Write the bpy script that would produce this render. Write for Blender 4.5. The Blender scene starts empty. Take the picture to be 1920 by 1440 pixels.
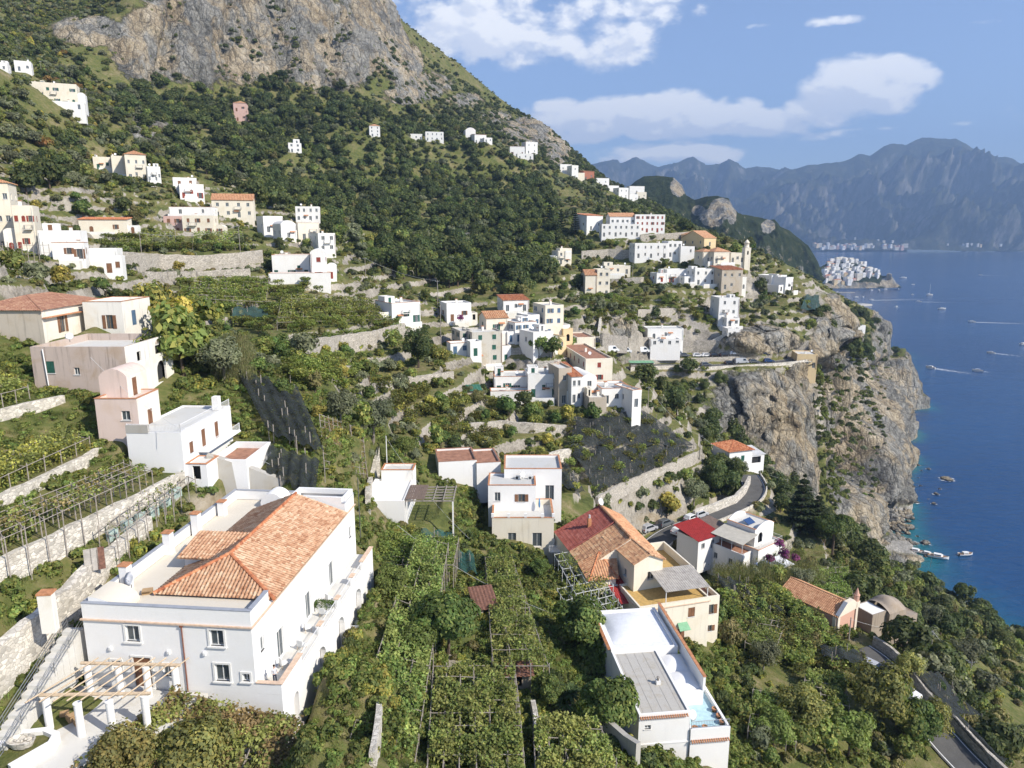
import bpy, bmesh, math, random
import numpy as np
from mathutils import Vector, Matrix
# ---- camera, sky, sun, exposure
sc = bpy.context.scene
COL = sc.collection
FPX, PITCH, CAMZ = 1331.0, math.radians(11.9), 150.0
SP, CP = math.sin(PITCH), math.cos(PITCH)
cam_d = bpy.data.cameras.new("camera"); cam = bpy.data.objects.new("camera", cam_d); COL.objects.link(cam)
cam.location = (0, 0, CAMZ); cam.rotation_euler = (math.pi/2 - PITCH, 0, 0)
cam_d.sensor_width = 36.0; cam_d.lens = 36.0*FPX/1920.0; cam_d.clip_start = 1.0; cam_d.clip_end = 60000.0
sc.camera = cam
SUN_AZ, SUN_EL = math.radians(122.0), math.radians(38.0)
SUN = Vector((math.sin(SUN_AZ)*math.cos(SUN_EL), math.cos(SUN_AZ)*math.cos(SUN_EL), math.sin(SUN_EL)))
sl = bpy.data.lights.new("sun", 'SUN'); so = bpy.data.objects.new("sun", sl); COL.objects.link(so)
sl.energy = 4.4; sl.angle = math.radians(0.53); sl.color = (1.0, 0.93, 0.82)
so.rotation_euler = SUN.to_track_quat('Z', 'Y').to_euler(); so.location = (300, -200, 600)
sc.view_settings.view_transform = 'Standard'; sc.view_settings.look = 'None'
sc.view_settings.exposure = 0.42; sc.view_settings.gamma = 1.0; sc.view_settings.use_curve_mapping = False
sc.render.engine = 'CYCLES'
cy = sc.cycles
cy.use_denoising = True; cy.max_bounces = 5; cy.diffuse_bounces = 2; cy.glossy_bounces = 2; cy.transmission_bounces = 2
cy.transparent_max_bounces = 6; cy.volume_bounces = 0; cy.caustics_reflective = False; cy.caustics_refractive = False
cy.use_adaptive_sampling = True; cy.adaptive_threshold = 0.02
def NT(nt, kind, **kw):
    n = nt.nodes.new(kind)
    for k, v in kw.items():
        if k in n.inputs.keys(): n.inputs[k].default_value = v
        else: setattr(n, k, v)
    return n
def lk(nt, a, b): nt.links.new(a, b)
class G:
    def __init__(s, nt): s.nt = nt
    def inp(s, sock, v):
        if hasattr(v, 'node'): s.nt.links.new(v, sock)
        elif v is not None: sock.default_value = v
    def math(s, op, a, b=None, c=None, clamp=False):
        n = s.nt.nodes.new('ShaderNodeMath'); n.operation = op; n.use_clamp = clamp
        s.inp(n.inputs[0], a); s.inp(n.inputs[1], b) if b is not None else None
        if c is not None: s.inp(n.inputs[2], c)
        return n.outputs[0]
    def vmath(s, op, a, b=None, sc_=None):
        n = s.nt.nodes.new('ShaderNodeVectorMath'); n.operation = op
        s.inp(n.inputs[0], a)
        if b is not None: s.inp(n.inputs[1], b)
        if sc_ is not None: s.inp(n.inputs['Scale'], sc_)
        return n.outputs['Value'] if op in ('LENGTH', 'DOT_PRODUCT', 'DISTANCE') else n.outputs[0]
    def noise(s, vec, scale, detail=4, rough=.55, dist=0, out='Fac'):
        n = s.nt.nodes.new('ShaderNodeTexNoise'); s.inp(n.inputs['Vector'], vec)
        n.inputs['Scale'].default_value = scale; n.inputs['Detail'].default_value = detail
        n.inputs['Roughness'].default_value = rough; n.inputs['Distortion'].default_value = dist
        return n.outputs[out]
    def voro(s, vec, scale, feature='F1', out='Distance', rnd=1.0):
        n = s.nt.nodes.new('ShaderNodeTexVoronoi'); n.feature = feature; s.inp(n.inputs['Vector'], vec)
        n.inputs['Scale'].default_value = scale; n.inputs['Randomness'].default_value = rnd
        return n.outputs[out]
    def ramp(s, fac, stops, interp='LINEAR'):
        n = s.nt.nodes.new('ShaderNodeValToRGB'); s.inp(n.inputs[0], fac); n.color_ramp.interpolation = interp
        e = n.color_ramp.elements
        while len(e) > 1: e.remove(e[-1])
        e[0].position = stops[0][0]; e[0].color = tuple(stops[0][1])+(1,) if len(stops[0][1]) == 3 else stops[0][1]
        for p, c in stops[1:]:
            x = e.new(p); x.color = tuple(c)+(1,) if len(c) == 3 else c
        return n.outputs[0]
    def step(s, v, a, b):
        n = s.nt.nodes.new('ShaderNodeMapRange'); n.interpolation_type = 'SMOOTHSTEP'
        s.inp(n.inputs[0], v); n.inputs[1].default_value = a; n.inputs[2].default_value = b
        return n.outputs[0]
    def mix(s, f, a, b, mode='MIX'):
        n = s.nt.nodes.new('ShaderNodeMix'); n.data_type = 'RGBA'; n.blend_type = mode
        s.inp(n.inputs[0], f)
        for sk, v in ((n.inputs[6], a), (n.inputs[7], b)):
            if hasattr(v, 'node'): s.nt.links.new(v, sk)
            else: sk.default_value = tuple(v)+(1,) if len(v) == 3 else v
        return n.outputs[2]
    def scalev(s, vec, xyz):
        n = s.nt.nodes.new('ShaderNodeMapping'); s.inp(n.inputs[0], vec); n.inputs['Scale'].default_value = xyz
        return n.outputs[0]
    def bump(s, h, strength=.5, dist=.1, normal=None):
        n = s.nt.nodes.new('ShaderNodeBump'); s.inp(n.inputs['Height'], h)
        n.inputs['Strength'].default_value = strength; n.inputs['Distance'].default_value = dist
        if normal is not None: s.inp(n.inputs['Normal'], normal)
        return n.outputs[0]
    def geo(s, out='Position'):
        return s.nt.nodes.new('ShaderNodeNewGeometry').outputs[out]
    def obj(s): return s.nt.nodes.new('ShaderNodeTexCoord').outputs['Object']
    def attr(s, name, out='Fac'):
        n = s.nt.nodes.new('ShaderNodeAttribute'); n.attribute_name = name; return n.outputs[out]
# ---- world: physical sky plus procedural clouds laid out by direction
w = bpy.data.worlds.new("World"); sc.world = w; w.use_nodes = True
w.cycles.sampling_method = 'MANUAL'; w.cycles.sample_map_resolution = 256
nt = w.node_tree; nt.nodes.clear(); g = G(nt)
sky = nt.nodes.new('ShaderNodeTexSky'); sky.sky_type = 'NISHITA'; sky.sun_disc = False
sky.sun_elevation = SUN_EL; sky.sun_rotation = SUN_AZ; sky.altitude = 150; sky.air_density = 1.0; sky.dust_density = 0.25; sky.ozone_density = 3.0
tc = nt.nodes.new('ShaderNodeTexCoord').outputs['Generated']
sep = nt.nodes.new('ShaderNodeSeparateXYZ'); lk(nt, tc, sep.inputs[0])
dx, dy, dz = sep.outputs
az = g.math('ARCTAN2', dx, dy)
hor = g.math('SQRT', g.math('ADD', g.math('MULTIPLY', dx, dx), g.math('MULTIPLY', dy, dy)))
el = g.math('ARCTAN2', dz, hor)
comb = nt.nodes.new('ShaderNodeCombineXYZ'); lk(nt, az, comb.inputs[0]); lk(nt, g.math('MULTIPLY', el, 1.7), comb.inputs[1])
P2 = comb.outputs[0]
CLOUDS = ((900,40,260,125,.98),(1080,70,220,90,.92),(1200,10,200,60,.74),(760,70,120,90,.76),(1615,165,130,68,1.5),(1660,195,110,34,1.1),(1540,205,90,40,1.15),(1250,215,200,58,1.38),(1100,225,170,54,1.28),(1430,235,115,40,1.2),(1040,255,160,46,1.12),(1330,285,120,26,1.0),(1180,290,170,30,1.08),(1400,262,260,20,.62),(1540,42,110,14,.72),(1440,48,70,12,.68),(1700,238,140,8,.6),(1860,40,40,10,.6),(300,-200,300,120,1.0),(2700,150,500,90,1.1),(-1200,100,500,100,1.0),(1500,-500,500,200,.9))
def cloud_field(vec):
    sp = nt.nodes.new('ShaderNodeSeparateXYZ'); lk(nt, vec, sp.inputs[0])
    A, E = sp.outputs[0], sp.outputs[1]
    n1 = g.noise(vec, 9.0, 5, .6, .2); n2 = g.noise(vec, 34.0, 3, .6, 0)
    pf = g.math('SUBTRACT', .42, g.voro(g.vmath('ADD', vec, g.vmath('SCALE', g.noise(vec, 20.0, 2, .6, out='Color'), sc_=.05)), 19.0))
    tot = None
    for (u, v, ru, rv, wt) in CLOUDS:
        b_ = (v-720)/FPX; hy = CP-b_*SP; a = math.atan2((u-960)/FPX, hy); e = 1.7*math.atan2(-SP-b_*CP, math.hypot((u-960)/FPX, hy)); ra = ru/FPX; re = 1.6*rv/FPX
        qa = g.math('DIVIDE', g.math('SUBTRACT', A, a), ra); qe = g.math('DIVIDE', g.math('SUBTRACT', E, e), re)
        r2 = g.math('ADD', g.math('MULTIPLY', qa, qa), g.math('MULTIPLY', qe, qe))
        v = g.math('MULTIPLY', g.math('SUBTRACT', 1.0, r2, clamp=True), wt)
        tot = v if tot is None else g.math('MAXIMUM', tot, v)
    d = g.math('ADD', g.math('MULTIPLY', n1, 1.75), g.math('ADD', g.math('MULTIPLY', n2, .45), g.math('MULTIPLY', pf, .55)))
    return g.math('ADD', g.math('SUBTRACT', tot, 1.58), d), d
d0, nz = cloud_field(P2)
P2s = g.vmath('ADD', P2, (0.012, 0.020, 0))
d1, _ = cloud_field(P2s)
dens = g.step(d0, -.03, .36)
lit = g.step(g.math('SUBTRACT', d1, d0), .12, -.16)
ccol = g.mix(lit, (.74, .77, .84), (1.0, .99, .97))
skyv = sky.outputs[0]
cl = g.vmath('SCALE', ccol, sc_=7.2)
up = g.step(el, -.02, .06)
tint = g.mix(.2, g.mix(1.0, skyv, (.86, .88, 1.0), 'MULTIPLY'), (2.3, 2.4, 2.55))
mx = g.mix(g.math('MULTIPLY', g.math('MULTIPLY', dens, .93), up), tint, cl)
bg = nt.nodes.new('ShaderNodeBackground'); lk(nt, mx, bg.inputs[0]); bg.inputs[1].default_value = 0.15
wo = nt.nodes.new('ShaderNodeOutputWorld'); lk(nt, bg.outputs[0], wo.inputs[0])
# ---- pixels to directions and points
def pix(u, v, D):
    a, b = (u-960.0)/FPX, (v-720.0)/FPX
    return (a*D, (CP - b*SP)*D, CAMZ - (SP + b*CP)*D)
def pix_z(u, v, z):
    a, b = (u-960.0)/FPX, (v-720.0)/FPX
    D = (CAMZ - z)/(SP + b*CP)
    return (a*D, (CP - b*SP)*D, z)
def proj(x, y, z):
    zz = z - CAMZ
    D = y*CP - zz*SP; up_ = y*SP + zz*CP
    return 960.0 + FPX*x/D, 720.0 - FPX*up_/D, D
# ---- numpy noise
_rng = np.random.RandomState(7)
_perm = np.concatenate([_rng.permutation(512)]*3)
_g3 = _rng.normal(size=(512, 3)); _g3 /= np.linalg.norm(_g3, axis=1)[:, None]
def perlin(x, y, z):
    x = np.asarray(x, float); y = np.asarray(y, float); z = np.asarray(z, float)
    xi = np.floor(x).astype(int); yi = np.floor(y).astype(int); zi = np.floor(z).astype(int)
    xf, yf, zf = x-xi, y-yi, z-zi
    u = xf*xf*xf*(xf*(xf*6-15)+10); v = yf*yf*yf*(yf*(yf*6-15)+10); w_ = zf*zf*zf*(zf*(zf*6-15)+10)
    xi &= 511; yi &= 511; zi &= 511
    def gr(i, j, k):
        h = _perm[_perm[_perm[(xi+i) & 511]+((yi+j) & 511)]+((zi+k) & 511)]
        gg = _g3[h]
        return gg[..., 0]*(xf-i)+gg[..., 1]*(yf-j)+gg[..., 2]*(zf-k)
    l = lambda a, b, t: a+(b-a)*t
    return l(l(l(gr(0,0,0), gr(1,0,0), u), l(gr(0,1,0), gr(1,1,0), u), v),
             l(l(gr(0,0,1), gr(1,0,1), u), l(gr(0,1,1), gr(1,1,1), u), v), w_)*1.5
def fbm(x, y, z, oct=4, lac=2.03, gain=.5, ridged=False):
    s = 0; a = 1.0; f = 1.0; t = 0
    for _ in range(oct):
        n = perlin(x*f, y*f, z*f)
        if ridged: n = 1-2*np.abs(n)
        s = s+a*n; t += a; a *= gain; f *= lac
    return s/t
def sstep(v, a, b):
    t = np.clip((v-a)/(b-a), 0, 1); return t*t*(3-2*t)
# ---- mesh and object helpers
def mesh_np(name, verts, faces, mats=(), smooth=False, attrs=None):
    me = bpy.data.meshes.new(name)
    verts = np.asarray(verts, np.float32).reshape(-1, 3)
    fl = faces if isinstance(faces, list) else [faces]
    fl = [np.asarray(f, np.int32) for f in fl if len(f)]
    me.vertices.add(len(verts)); me.vertices.foreach_set('co', verts.ravel())
    nl = sum(f.size for f in fl); npoly = sum(len(f) for f in fl)
    me.loops.add(nl); me.polygons.add(npoly)
    me.loops.foreach_set('vertex_index', np.concatenate([f.ravel() for f in fl]))
    tot = np.concatenate([np.full(len(f), f.shape[1], np.int32) for f in fl])
    st = np.concatenate([[0], np.cumsum(tot)[:-1]]).astype(np.int32)
    me.polygons.foreach_set('loop_start', st)
    for m in mats: me.materials.append(m)
    if smooth: me.polygons.foreach_set('use_smooth', np.ones(npoly, bool))
    if attrs:
        for k, v in attrs.items():
            v = np.asarray(v, np.float32)
            if v.ndim == 1:
                a = me.attributes.new(k, 'FLOAT', 'POINT'); a.data.foreach_set('value', v)
            else:
                a = me.attributes.new(k, 'FLOAT_COLOR', 'POINT')
                if v.shape[1] == 3: v = np.concatenate([v, np.ones((len(v), 1), np.float32)], 1)
                a.data.foreach_set('color', v.ravel())
    me.update(); me.validate()
    return me
def link(name, data, parent=None, loc=None, rz=None):
    o = bpy.data.objects.new(name, data); COL.objects.link(o)
    if parent is not None: o.parent = parent
    if loc is not None: o.location = loc
    if rz is not None: o.rotation_euler = (0, 0, rz)
    return o
def tag(o, label=None, cat=None, group=None, kind=None):
    if label: o['label'] = label
    if cat: o['category'] = cat
    if group: o['group'] = group
    if kind: o['kind'] = kind
    return o
def empty(name, loc=(0,0,0), rz=0, label=None, cat=None, group=None):
    o = link(name, None, None, loc, rz); o.empty_display_size = .5
    return tag(o, label, cat, group)
def copy_tree(o, parent=None):
    c = o.copy(); COL.objects.link(c); c.parent = parent
    for ch in o.children: copy_tree(ch, c)
    return c
class MB:
    def __init__(s): s.v = []; s.f = []; s.m = []; s.mats = []
    def slot(s, mat):
        if mat not in s.mats: s.mats.append(mat)
        return s.mats.index(mat)
    def add(s, vs, fs, mat):
        b = len(s.v); k = s.slot(mat)
        s.v += [tuple(p) for p in vs]
        for f in fs: s.f.append([b+i for i in f]); s.m.append(k)
    def box(s, x0, y0, z0, x1, y1, z1, mat, skip=()):
        vs = [(x0,y0,z0),(x1,y0,z0),(x1,y1,z0),(x0,y1,z0),(x0,y0,z1),(x1,y0,z1),(x1,y1,z1),(x0,y1,z1)]
        fs = {'b':(3,2,1,0),'t':(4,5,6,7),'S':(0,1,5,4),'E':(1,2,6,5),'N':(2,3,7,6),'W':(3,0,4,7)}
        s.add(vs, [f for k, f in fs.items() if k not in skip], mat)
    def tube(s, pts, r, mat, n=6, cap=True):
        pts = [Vector(p) for p in pts]; R = r if hasattr(r, '__len__') else [r]*len(pts)
        rings = []
        for i, p in enumerate(pts):
            t = (pts[min(i+1, len(pts)-1)]-pts[max(i-1, 0)])
            if t.length < 1e-6: t = Vector((0, 0, 1))
            t.normalize()
            a = t.cross(Vector((0, 0, 1)) if abs(t.z) < .95 else Vector((1, 0, 0))).normalized(); b = t.cross(a)
            rings.append([p+(a*math.cos(k*2*math.pi/n)+b*math.sin(k*2*math.pi/n))*R[i] for k in range(n)])
        vs = [q for rr in rings for q in rr]; fs = []
        for i in range(len(pts)-1):
            for k in range(n): fs.append((i*n+k, (i+1)*n+k, (i+1)*n+(k+1) % n, i*n+(k+1) % n))
        if cap: fs.append(tuple(range(n))); fs.append(tuple((len(pts)-1)*n+k for k in reversed(range(n))))
        s.add(vs, fs, mat)
    def lathe(s, prof, mat, n=16, c=(0,0,0)):
        vs = [(c[0]+r*math.cos(k*2*math.pi/n), c[1]+r*math.sin(k*2*math.pi/n), c[2]+z) for r, z in prof for k in range(n)]
        fs = []
        for i in range(len(prof)-1):
            for k in range(n): fs.append((i*n+k, i*n+(k+1) % n, (i+1)*n+(k+1) % n, (i+1)*n+k))
        fs.append(tuple(reversed(range(n)))); fs.append(tuple((len(prof)-1)*n+k for k in range(n)))
        s.add(vs, fs, mat)
    def prism(s, poly, z0, z1, mat, cap=True):
        n = len(poly)
        vs = [(x, y, z0) for x, y in poly]+[(x, y, z1) for x, y in poly]
        fs = [(i, (i+1) % n, n+(i+1) % n, n+i) for i in range(n)]
        if cap: fs += [tuple(reversed(range(n))), tuple(range(n, 2*n))]
        s.add(vs, fs, mat)
    def xform(s, M):
        s.v = [tuple(M @ Vector(p)) for p in s.v]; return s
    def mesh(s, name, smooth=False):
        me = bpy.data.meshes.new(name); me.from_pydata(s.v, [], s.f)
        for m in s.mats: me.materials.append(m)
        me.polygons.foreach_set('material_index', s.m)
        if smooth: me.polygons.foreach_set('use_smooth', [True]*len(s.f))
        me.update(); return me
    def build(s, name, parent=None, smooth=False, loc=None, rz=None):
        return link(name, s.mesh(name, smooth), parent, loc, rz)
# ---- houses read off the photograph
HS = []
def H(name, label, *blocks, cat='house', group=None): HS.append((name, label, cat, group, blocks))
# ---- left slope
H('village_house', 'tall narrow cream house with small tiled eaves climbing the left hillside above vine stakes',
  (0, 32, 343, 470, 168, 24, 9, 'cream', 'hip', 2, 3, 'grey'), (33, 72, 385, 472, 163, 24, 8, 'cream', 'flat', 3, 2, 'red'))
H('terrace_house', 'low white stepped house with long blank wall below the tall cream house',
  (76, 155, 432, 480, 160, 20, 8, 'white', 'flat', 0, 1, 'brown'), (100, 160, 455, 486, 155, 20, 5, 'white', 'flat', 3, 1, 'brown'))
H('garden_house', 'white washed low house with columns beside the long stone terrace wall',
  (162, 222, 466, 500, 166, 18, 7, 'white', 'flat', 0, 1, 'brown'), (196, 231, 480, 512, 160, 18, 4, 'white', 'flat', 2, 1, 'brown'))
H('farm_shed', 'low shed with long terracotta roof strip among trees on the terraced slope',
  (150, 240, 411, 438, 215, 14, 6, 'cream', 'shed', 2, 1, 'brown'), cat='shed')
H('hill_villa', 'cream villa with tiled hip roof and stone lower walls beneath the small rock outcrop',
  (176, 210, 294, 318, 300, 30, 9, 'cream', 'flat', 2, 1, 'green'), (212, 238, 292, 330, 296, 30, 9, 'cream', 'flat', 1, 2, 'green'),
  (238, 278, 290, 337, 292, 30, 10, 'cream', 'hip', 3, 2, 'grey'), (278, 303, 312, 342, 285, 30, 7, 'white', 'flat', 4, 1, 'grey'))
H('upper_villa', 'long pale yellow house with green shutters high on the left slope',
  (84, 148, 156, 198, 330, 22, 9, 'cream', 'flat', 4, 2, 'green'), (56, 84, 153, 176, 334, 22, 8, 'cream', 'flat', 1, 1, 'green'), (88, 160, 190, 204, 322, 22, 4, 'white', 'flat', 3, 1, 'grey'))
H('upper_cottage', 'small white cottage standing above the long pale yellow house',
  (28, 60, 114, 134, 352, 26, 7, 'white', 'flat', 2, 1, 'grey'))
H('edge_cottage', 'white square house at the very edge of the upper slope',
  (-14, 18, 116, 152, 335, 24, 8, 'white', 'flat', 2, 2, 'grey'))
H('rose_house', 'small pinkish house in two pieces on a ledge at the foot of the great cliff',
  (438, 462, 193, 209, 470, 10, 8, 'pink', 'hip', 2, 1, 'brown'), (440, 464, 211, 227, 462, 10, 7, 'pink', 'flat', 2, 1, 'brown'))
H('wood_house', 'tiny stepped white house alone in the dark woods',
  (541, 566, 268, 286, 430, 22, 8, 'white', 'flat', 2, 2, 'grey'), (550, 562, 261, 270, 434, 22, 5, 'white', 'flat', 1, 1, 'grey'))
H('stepped_house', 'white house with roof terraces and red door stepping down beside the cream villa',
  (325, 370, 333, 350, 285, 26, 8, 'white', 'flat', 2, 1, 'brown'), (338, 384, 345, 372, 278, 26, 8, 'white', 'flat', 3, 1, 'red'))
H('tiled_farmhouse', 'long cream farmhouse with orange tiled gable roof at the edge of the woods',
  (399, 477, 375, 408, 272, 16, 11, 'cream', 'gable', 4, 2, 'grey'))
H('rose_villa', 'pink villa with brown shutters and red awning above the vine terraces',
  (344, 402, 404, 440, 246, 10, 8, 'cream', 'flat', 3, 2, 'brown'), (309, 344, 405, 440, 248, 10, 7, 'pink', 'flat', 2, 2, 'brown'),
  (318, 402, 388, 404, 258, 10, 6, 'white', 'flat', 2, 1, 'grey'))
H('woodside_house', 'white house with veranda and stone flank set into the dark woods',
  (555, 600, 387, 415, 300, 12, 8, 'white', 'flat', 4, 2, 'grey'))
H('vaulted_house', 'white houses with barrel vaulted roof and balcony windows below the woods',
  (495, 532, 405, 436, 262, 34, 9, 'white', 'flat', 2, 1, 'grey'), (528, 556, 420, 448, 250, 34, 10, 'white', 'vault', 1, 1, 'grey'),
  (598, 630, 437, 473, 246, 30, 13, 'white', 'flat', 2, 2, 'grey'), (560, 600, 418, 450, 258, 30, 8, 'cream', 'flat', 2, 1, 'grey'))
H('arched_villa', 'white villa with arches, green shutters and red porch roof over the vineyard terraces',
  (512, 582, 478, 520, 212, 12, 9, 'white', 'flat', 5, 1, 'green'), (584, 612, 473, 524, 208, 12, 10, 'white', 'vault', 1, 2, 'red'),
  (505, 620, 512, 530, 203, 12, 5, 'white', 'flat', 0, 1, 'brown'))
H('shuttered_house', 'white cube house with green shutters and a grey weathered side',
  (736, 789, 567, 606, 205, 36, 11, 'white', 'flat', 3, 1, 'green'))
# ---- village on the spur
H('palazzo', 'big weathered grey palazzo with roof terrace, balustrade and tiled loggia',
  (886, 942, 622, 682, 197, 20, 10, 'grey', 'flat', 2, 3, 'green'), (863, 886, 620, 655, 199, 20, 9, 'grey', 'flat', 1, 2, 'green'),
  (912, 952, 596, 622, 204, 20, 7, 'cream', 'gable', 1, 1, 'green'))
H('whitewashed_annex', 'low white annex with blue doors leaning against the grey palazzo',
  (845, 882, 643, 664, 192, 20, 4, 'white', 'flat', 2, 1, 'blue'), (882, 903, 640, 668, 190, 20, 4, 'white', 'flat', 1, 1, 'green'))
H('flat_house', 'pale house with shaded porch beside the purple bougainvillea',
  (838, 884, 568, 602, 222, 20, 8, 'white', 'flat', 2, 1, 'brown'))
H('tiled_cottage', 'white cottage with red roof edge and glazed veranda above the palazzo',
  (944, 992, 562, 584, 236, 14, 9, 'white', 'shed', 3, 1, 'grey'))
H('stepped_white_house', 'stacked white house with roof terrace and blue door behind the palazzo',
  (966, 1006, 604, 640, 204, 28, 9, 'white', 'flat', 3, 2, 'blue'), (990, 1012, 590, 615, 210, 28, 7, 'white', 'flat', 2, 1, 'blue'),
  (1000, 1036, 622, 652, 196, 28, 8, 'white', 'flat', 3, 1, 'grey'))
H('tower_house', 'old cream tower house with ruined top and ochre arched wing',
  (1022, 1056, 572, 650, 212, 20, 10, 'cream', 'flat', 2, 4, 'blue'), (1056, 1074, 616, 640, 212, 20, 8, 'ochre', 'flat', 1, 1, 'none'),
  (1032, 1062, 632, 658, 204, 30, 8, 'ochre', 'flat', 2, 1, 'grey'))
H('terracotta_terrace_house', 'tall pale house with terracotta terraces stepping down the spur',
  (1097, 1147, 672, 742, 189, 10, 27, 'cream', 'terrace', 1, 3, 'red'),
  (1082, 1116, 632, 652, 219, 12, 12, 'cream', 'terrace', 0, 1, 'red'))
H('villa_row', 'long white villa with terrace, green doors and shaded porch over the orange trees',
  (927, 990, 706, 738, 184, 4, 8, 'white', 'flat', 4, 1, 'green'), (990, 1048, 702, 745, 181, 4, 9, 'white', 'flat', 3, 1, 'green'),
  (920, 995, 733, 752, 180, 4, 4, 'white', 'flat', 0, 1, 'green'))
H('glazed_loggia_house', 'tall white house with glazed loggia, rounded roof and stone side',
  (1071, 1090, 705, 756, 176, 16, 12, 'white', 'shed', 2, 2, 'grey'), (1047, 1071, 690, 757, 178, 16, 8, 'stone', 'flat', 1, 2, 'grey'), (1090, 1118, 708, 752, 178, 16, 10, 'white', 'vault', 1, 2, 'grey'))
H('arched_porch', 'small stone porch block with open arch beside the glazed loggia house',
  (1104, 1137, 745, 770, 172, 8, 7, 'stone', 'flat', 0, 1, 'none'), cat='porch')
H('low_white_house', 'low white house with red tiled door canopy at the end of the spur',
  (1128, 1185, 728, 757, 176, 10, 9, 'white', 'flat', 3, 1, 'grey'), (1185, 1202, 731, 764, 173, 26, 8, 'white', 'flat', 1, 1, 'grey'))
# ---- right village
H('hotel', 'big white hotel with red roof strip and stacked balcony terraces',
  (1143, 1190, 406, 437, 372, 6, 9, 'white', 'gable', 5, 2, 'grey'), (1190, 1246, 402, 436, 372, 6, 10, 'white', 'flat', 6, 3, 'red'),
  (1128, 1200, 420, 444, 364, 6, 6, 'white', 'flat', 7, 2, 'grey'), cat='hotel')
H('hotel_wing', 'plain white shed roofed wing standing beside the big white hotel',
  (1100, 1130, 404, 432, 378, 30, 12, 'white', 'shed', 2, 1, 'grey'))
H('long_white_house', 'long three storey white house with irregular dark windows under the hotel',
  (1190, 1252, 456, 484, 340, 8, 9, 'white', 'flat', 5, 2, 'grey'), (1252, 1278, 452, 482, 342, 8, 9, 'white', 'flat', 3, 2, 'grey'), (1276, 1302, 462, 478, 340, 8, 8, 'white', 'flat', 2, 1, 'grey'))
H('hill_church', 'ochre church with tiled hip roof above the long white house',
  (1320, 1342, 446, 462, 352, 30, 16, 'ochre', 'gable', 1, 1, 'grey'), (1302, 1322, 440, 460, 366, 30, 10, 'ochre', 'hip', 1, 1, 'grey'), cat='church')
H('cream_house_pair', 'pair of cream houses with tiled roofs near the bell tower',
  (1338, 1368, 472, 494, 325, 14, 9, 'cream', 'hip', 3, 1, 'grey'), (1317, 1338, 472, 492, 328, 14, 8, 'cream', 'hip', 1, 1, 'grey'), (1370, 1395, 474, 492, 330, 10, 8, 'cream', 'flat', 3, 1, 'grey'))
H('grey_farmhouse', 'low whitewashed house with red arched windows above the olive trees',
  (1250, 1288, 505, 530, 318, 10, 8, 'white', 'flat', 2, 1, 'red'), (1231, 1250, 512, 530, 312, 10, 8, 'white', 'flat', 1, 1, 'red'))
H('white_double_house', 'two storey bright white house next to the brown tiled house',
  (1302, 1341, 504, 534, 312, 12, 9, 'white', 'flat', 3, 2, 'grey'), (1283, 1302, 518, 530, 312, 12, 6, 'white', 'flat', 1, 1, 'grey'))
H('brown_house', 'tall brown stone house with flat tiled roof and white window frames',
  (1352, 1391, 505, 543, 308, 14, 10, 'stone', 'shed', 3, 2, 'white'), cat='house')
H('terrace_row_house', 'low cream house with row of shuttered doors below the stone terraces',
  (1134, 1182, 498, 514, 322, 6, 8, 'cream', 'flat', 3, 1, 'grey'))
H('arcade_house', 'narrow cream house with stone arches and tiled gable on the terraces',
  (1097, 1118, 516, 552, 290, 6, 9, 'cream', 'gable', 1, 2, 'grey'), (1119, 1143, 505, 556, 292, 6, 9, 'cream', 'flat', 2, 3, 'grey'))
H('small_cream_house', 'small cream tower like house above the stone terraces by the woods',
  (1046, 1070, 470, 496, 330, 18, 8, 'cream', 'flat', 2, 2, 'grey'), (1050, 1072, 466, 472, 332, 18, 5, 'cream', 'flat', 0, 1, 'grey'))
H('tower_villa', 'tall grey white villa with stepped storeys hanging over the road wall',
  (1346, 1384, 558, 610, 285, 4, 10, 'white', 'flat', 2, 3, 'grey'), (1362, 1386, 596, 612, 280, 4, 8, 'white', 'flat', 2, 1, 'grey'), (1364, 1388, 616, 634, 274, 4, 6, 'white', 'flat', 3, 1, 'grey'))
H('scalloped_house', 'long white house with scalloped parapet and terrace over the road',
  (1214, 1281, 616, 636, 268, 3, 8, 'white', 'flat', 3, 1, 'grey'), (1220, 1276, 636, 646, 264, 3, 5, 'white', 'flat', 4, 1, 'grey'))
H('cliff_restaurant', 'yellow curved house with flat white roof at the cliff edge of the road',
  (1493, 1531, 664, 690, 274, -8, 9, 'ochre', 'flat', 3, 1, 'grey'))
H('modern_villa', 'modern white villa with columned front behind the green netted terrace',
  (1472, 1486, 520, 546, 328, 30, 12, 'white', 'flat', 3, 1, 'none'), (1446, 1474, 516, 536, 334, 24, 10, 'white', 'flat', 2, 1, 'none'))
H('cape_house', 'small white cube house among pines out on the cape',
  (1576, 1590, 606, 628, 470, 12, 9, 'white', 'flat', 1, 1, 'grey'), (1566, 1578, 604, 618, 474, 12, 7, 'white', 'flat', 1, 1, 'grey'))
H('cape_cottage', 'tiny white house with open front among the pines of the cape',
  (1608, 1622, 610, 624, 520, 10, 8, 'white', 'flat', 1, 1, 'grey'))
H('cape_chalet', 'low white building peeping over trees behind the green netted dome',
  (1573, 1592, 588, 594, 490, 8, 8, 'white', 'flat', 0, 1, 'grey'))
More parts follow.
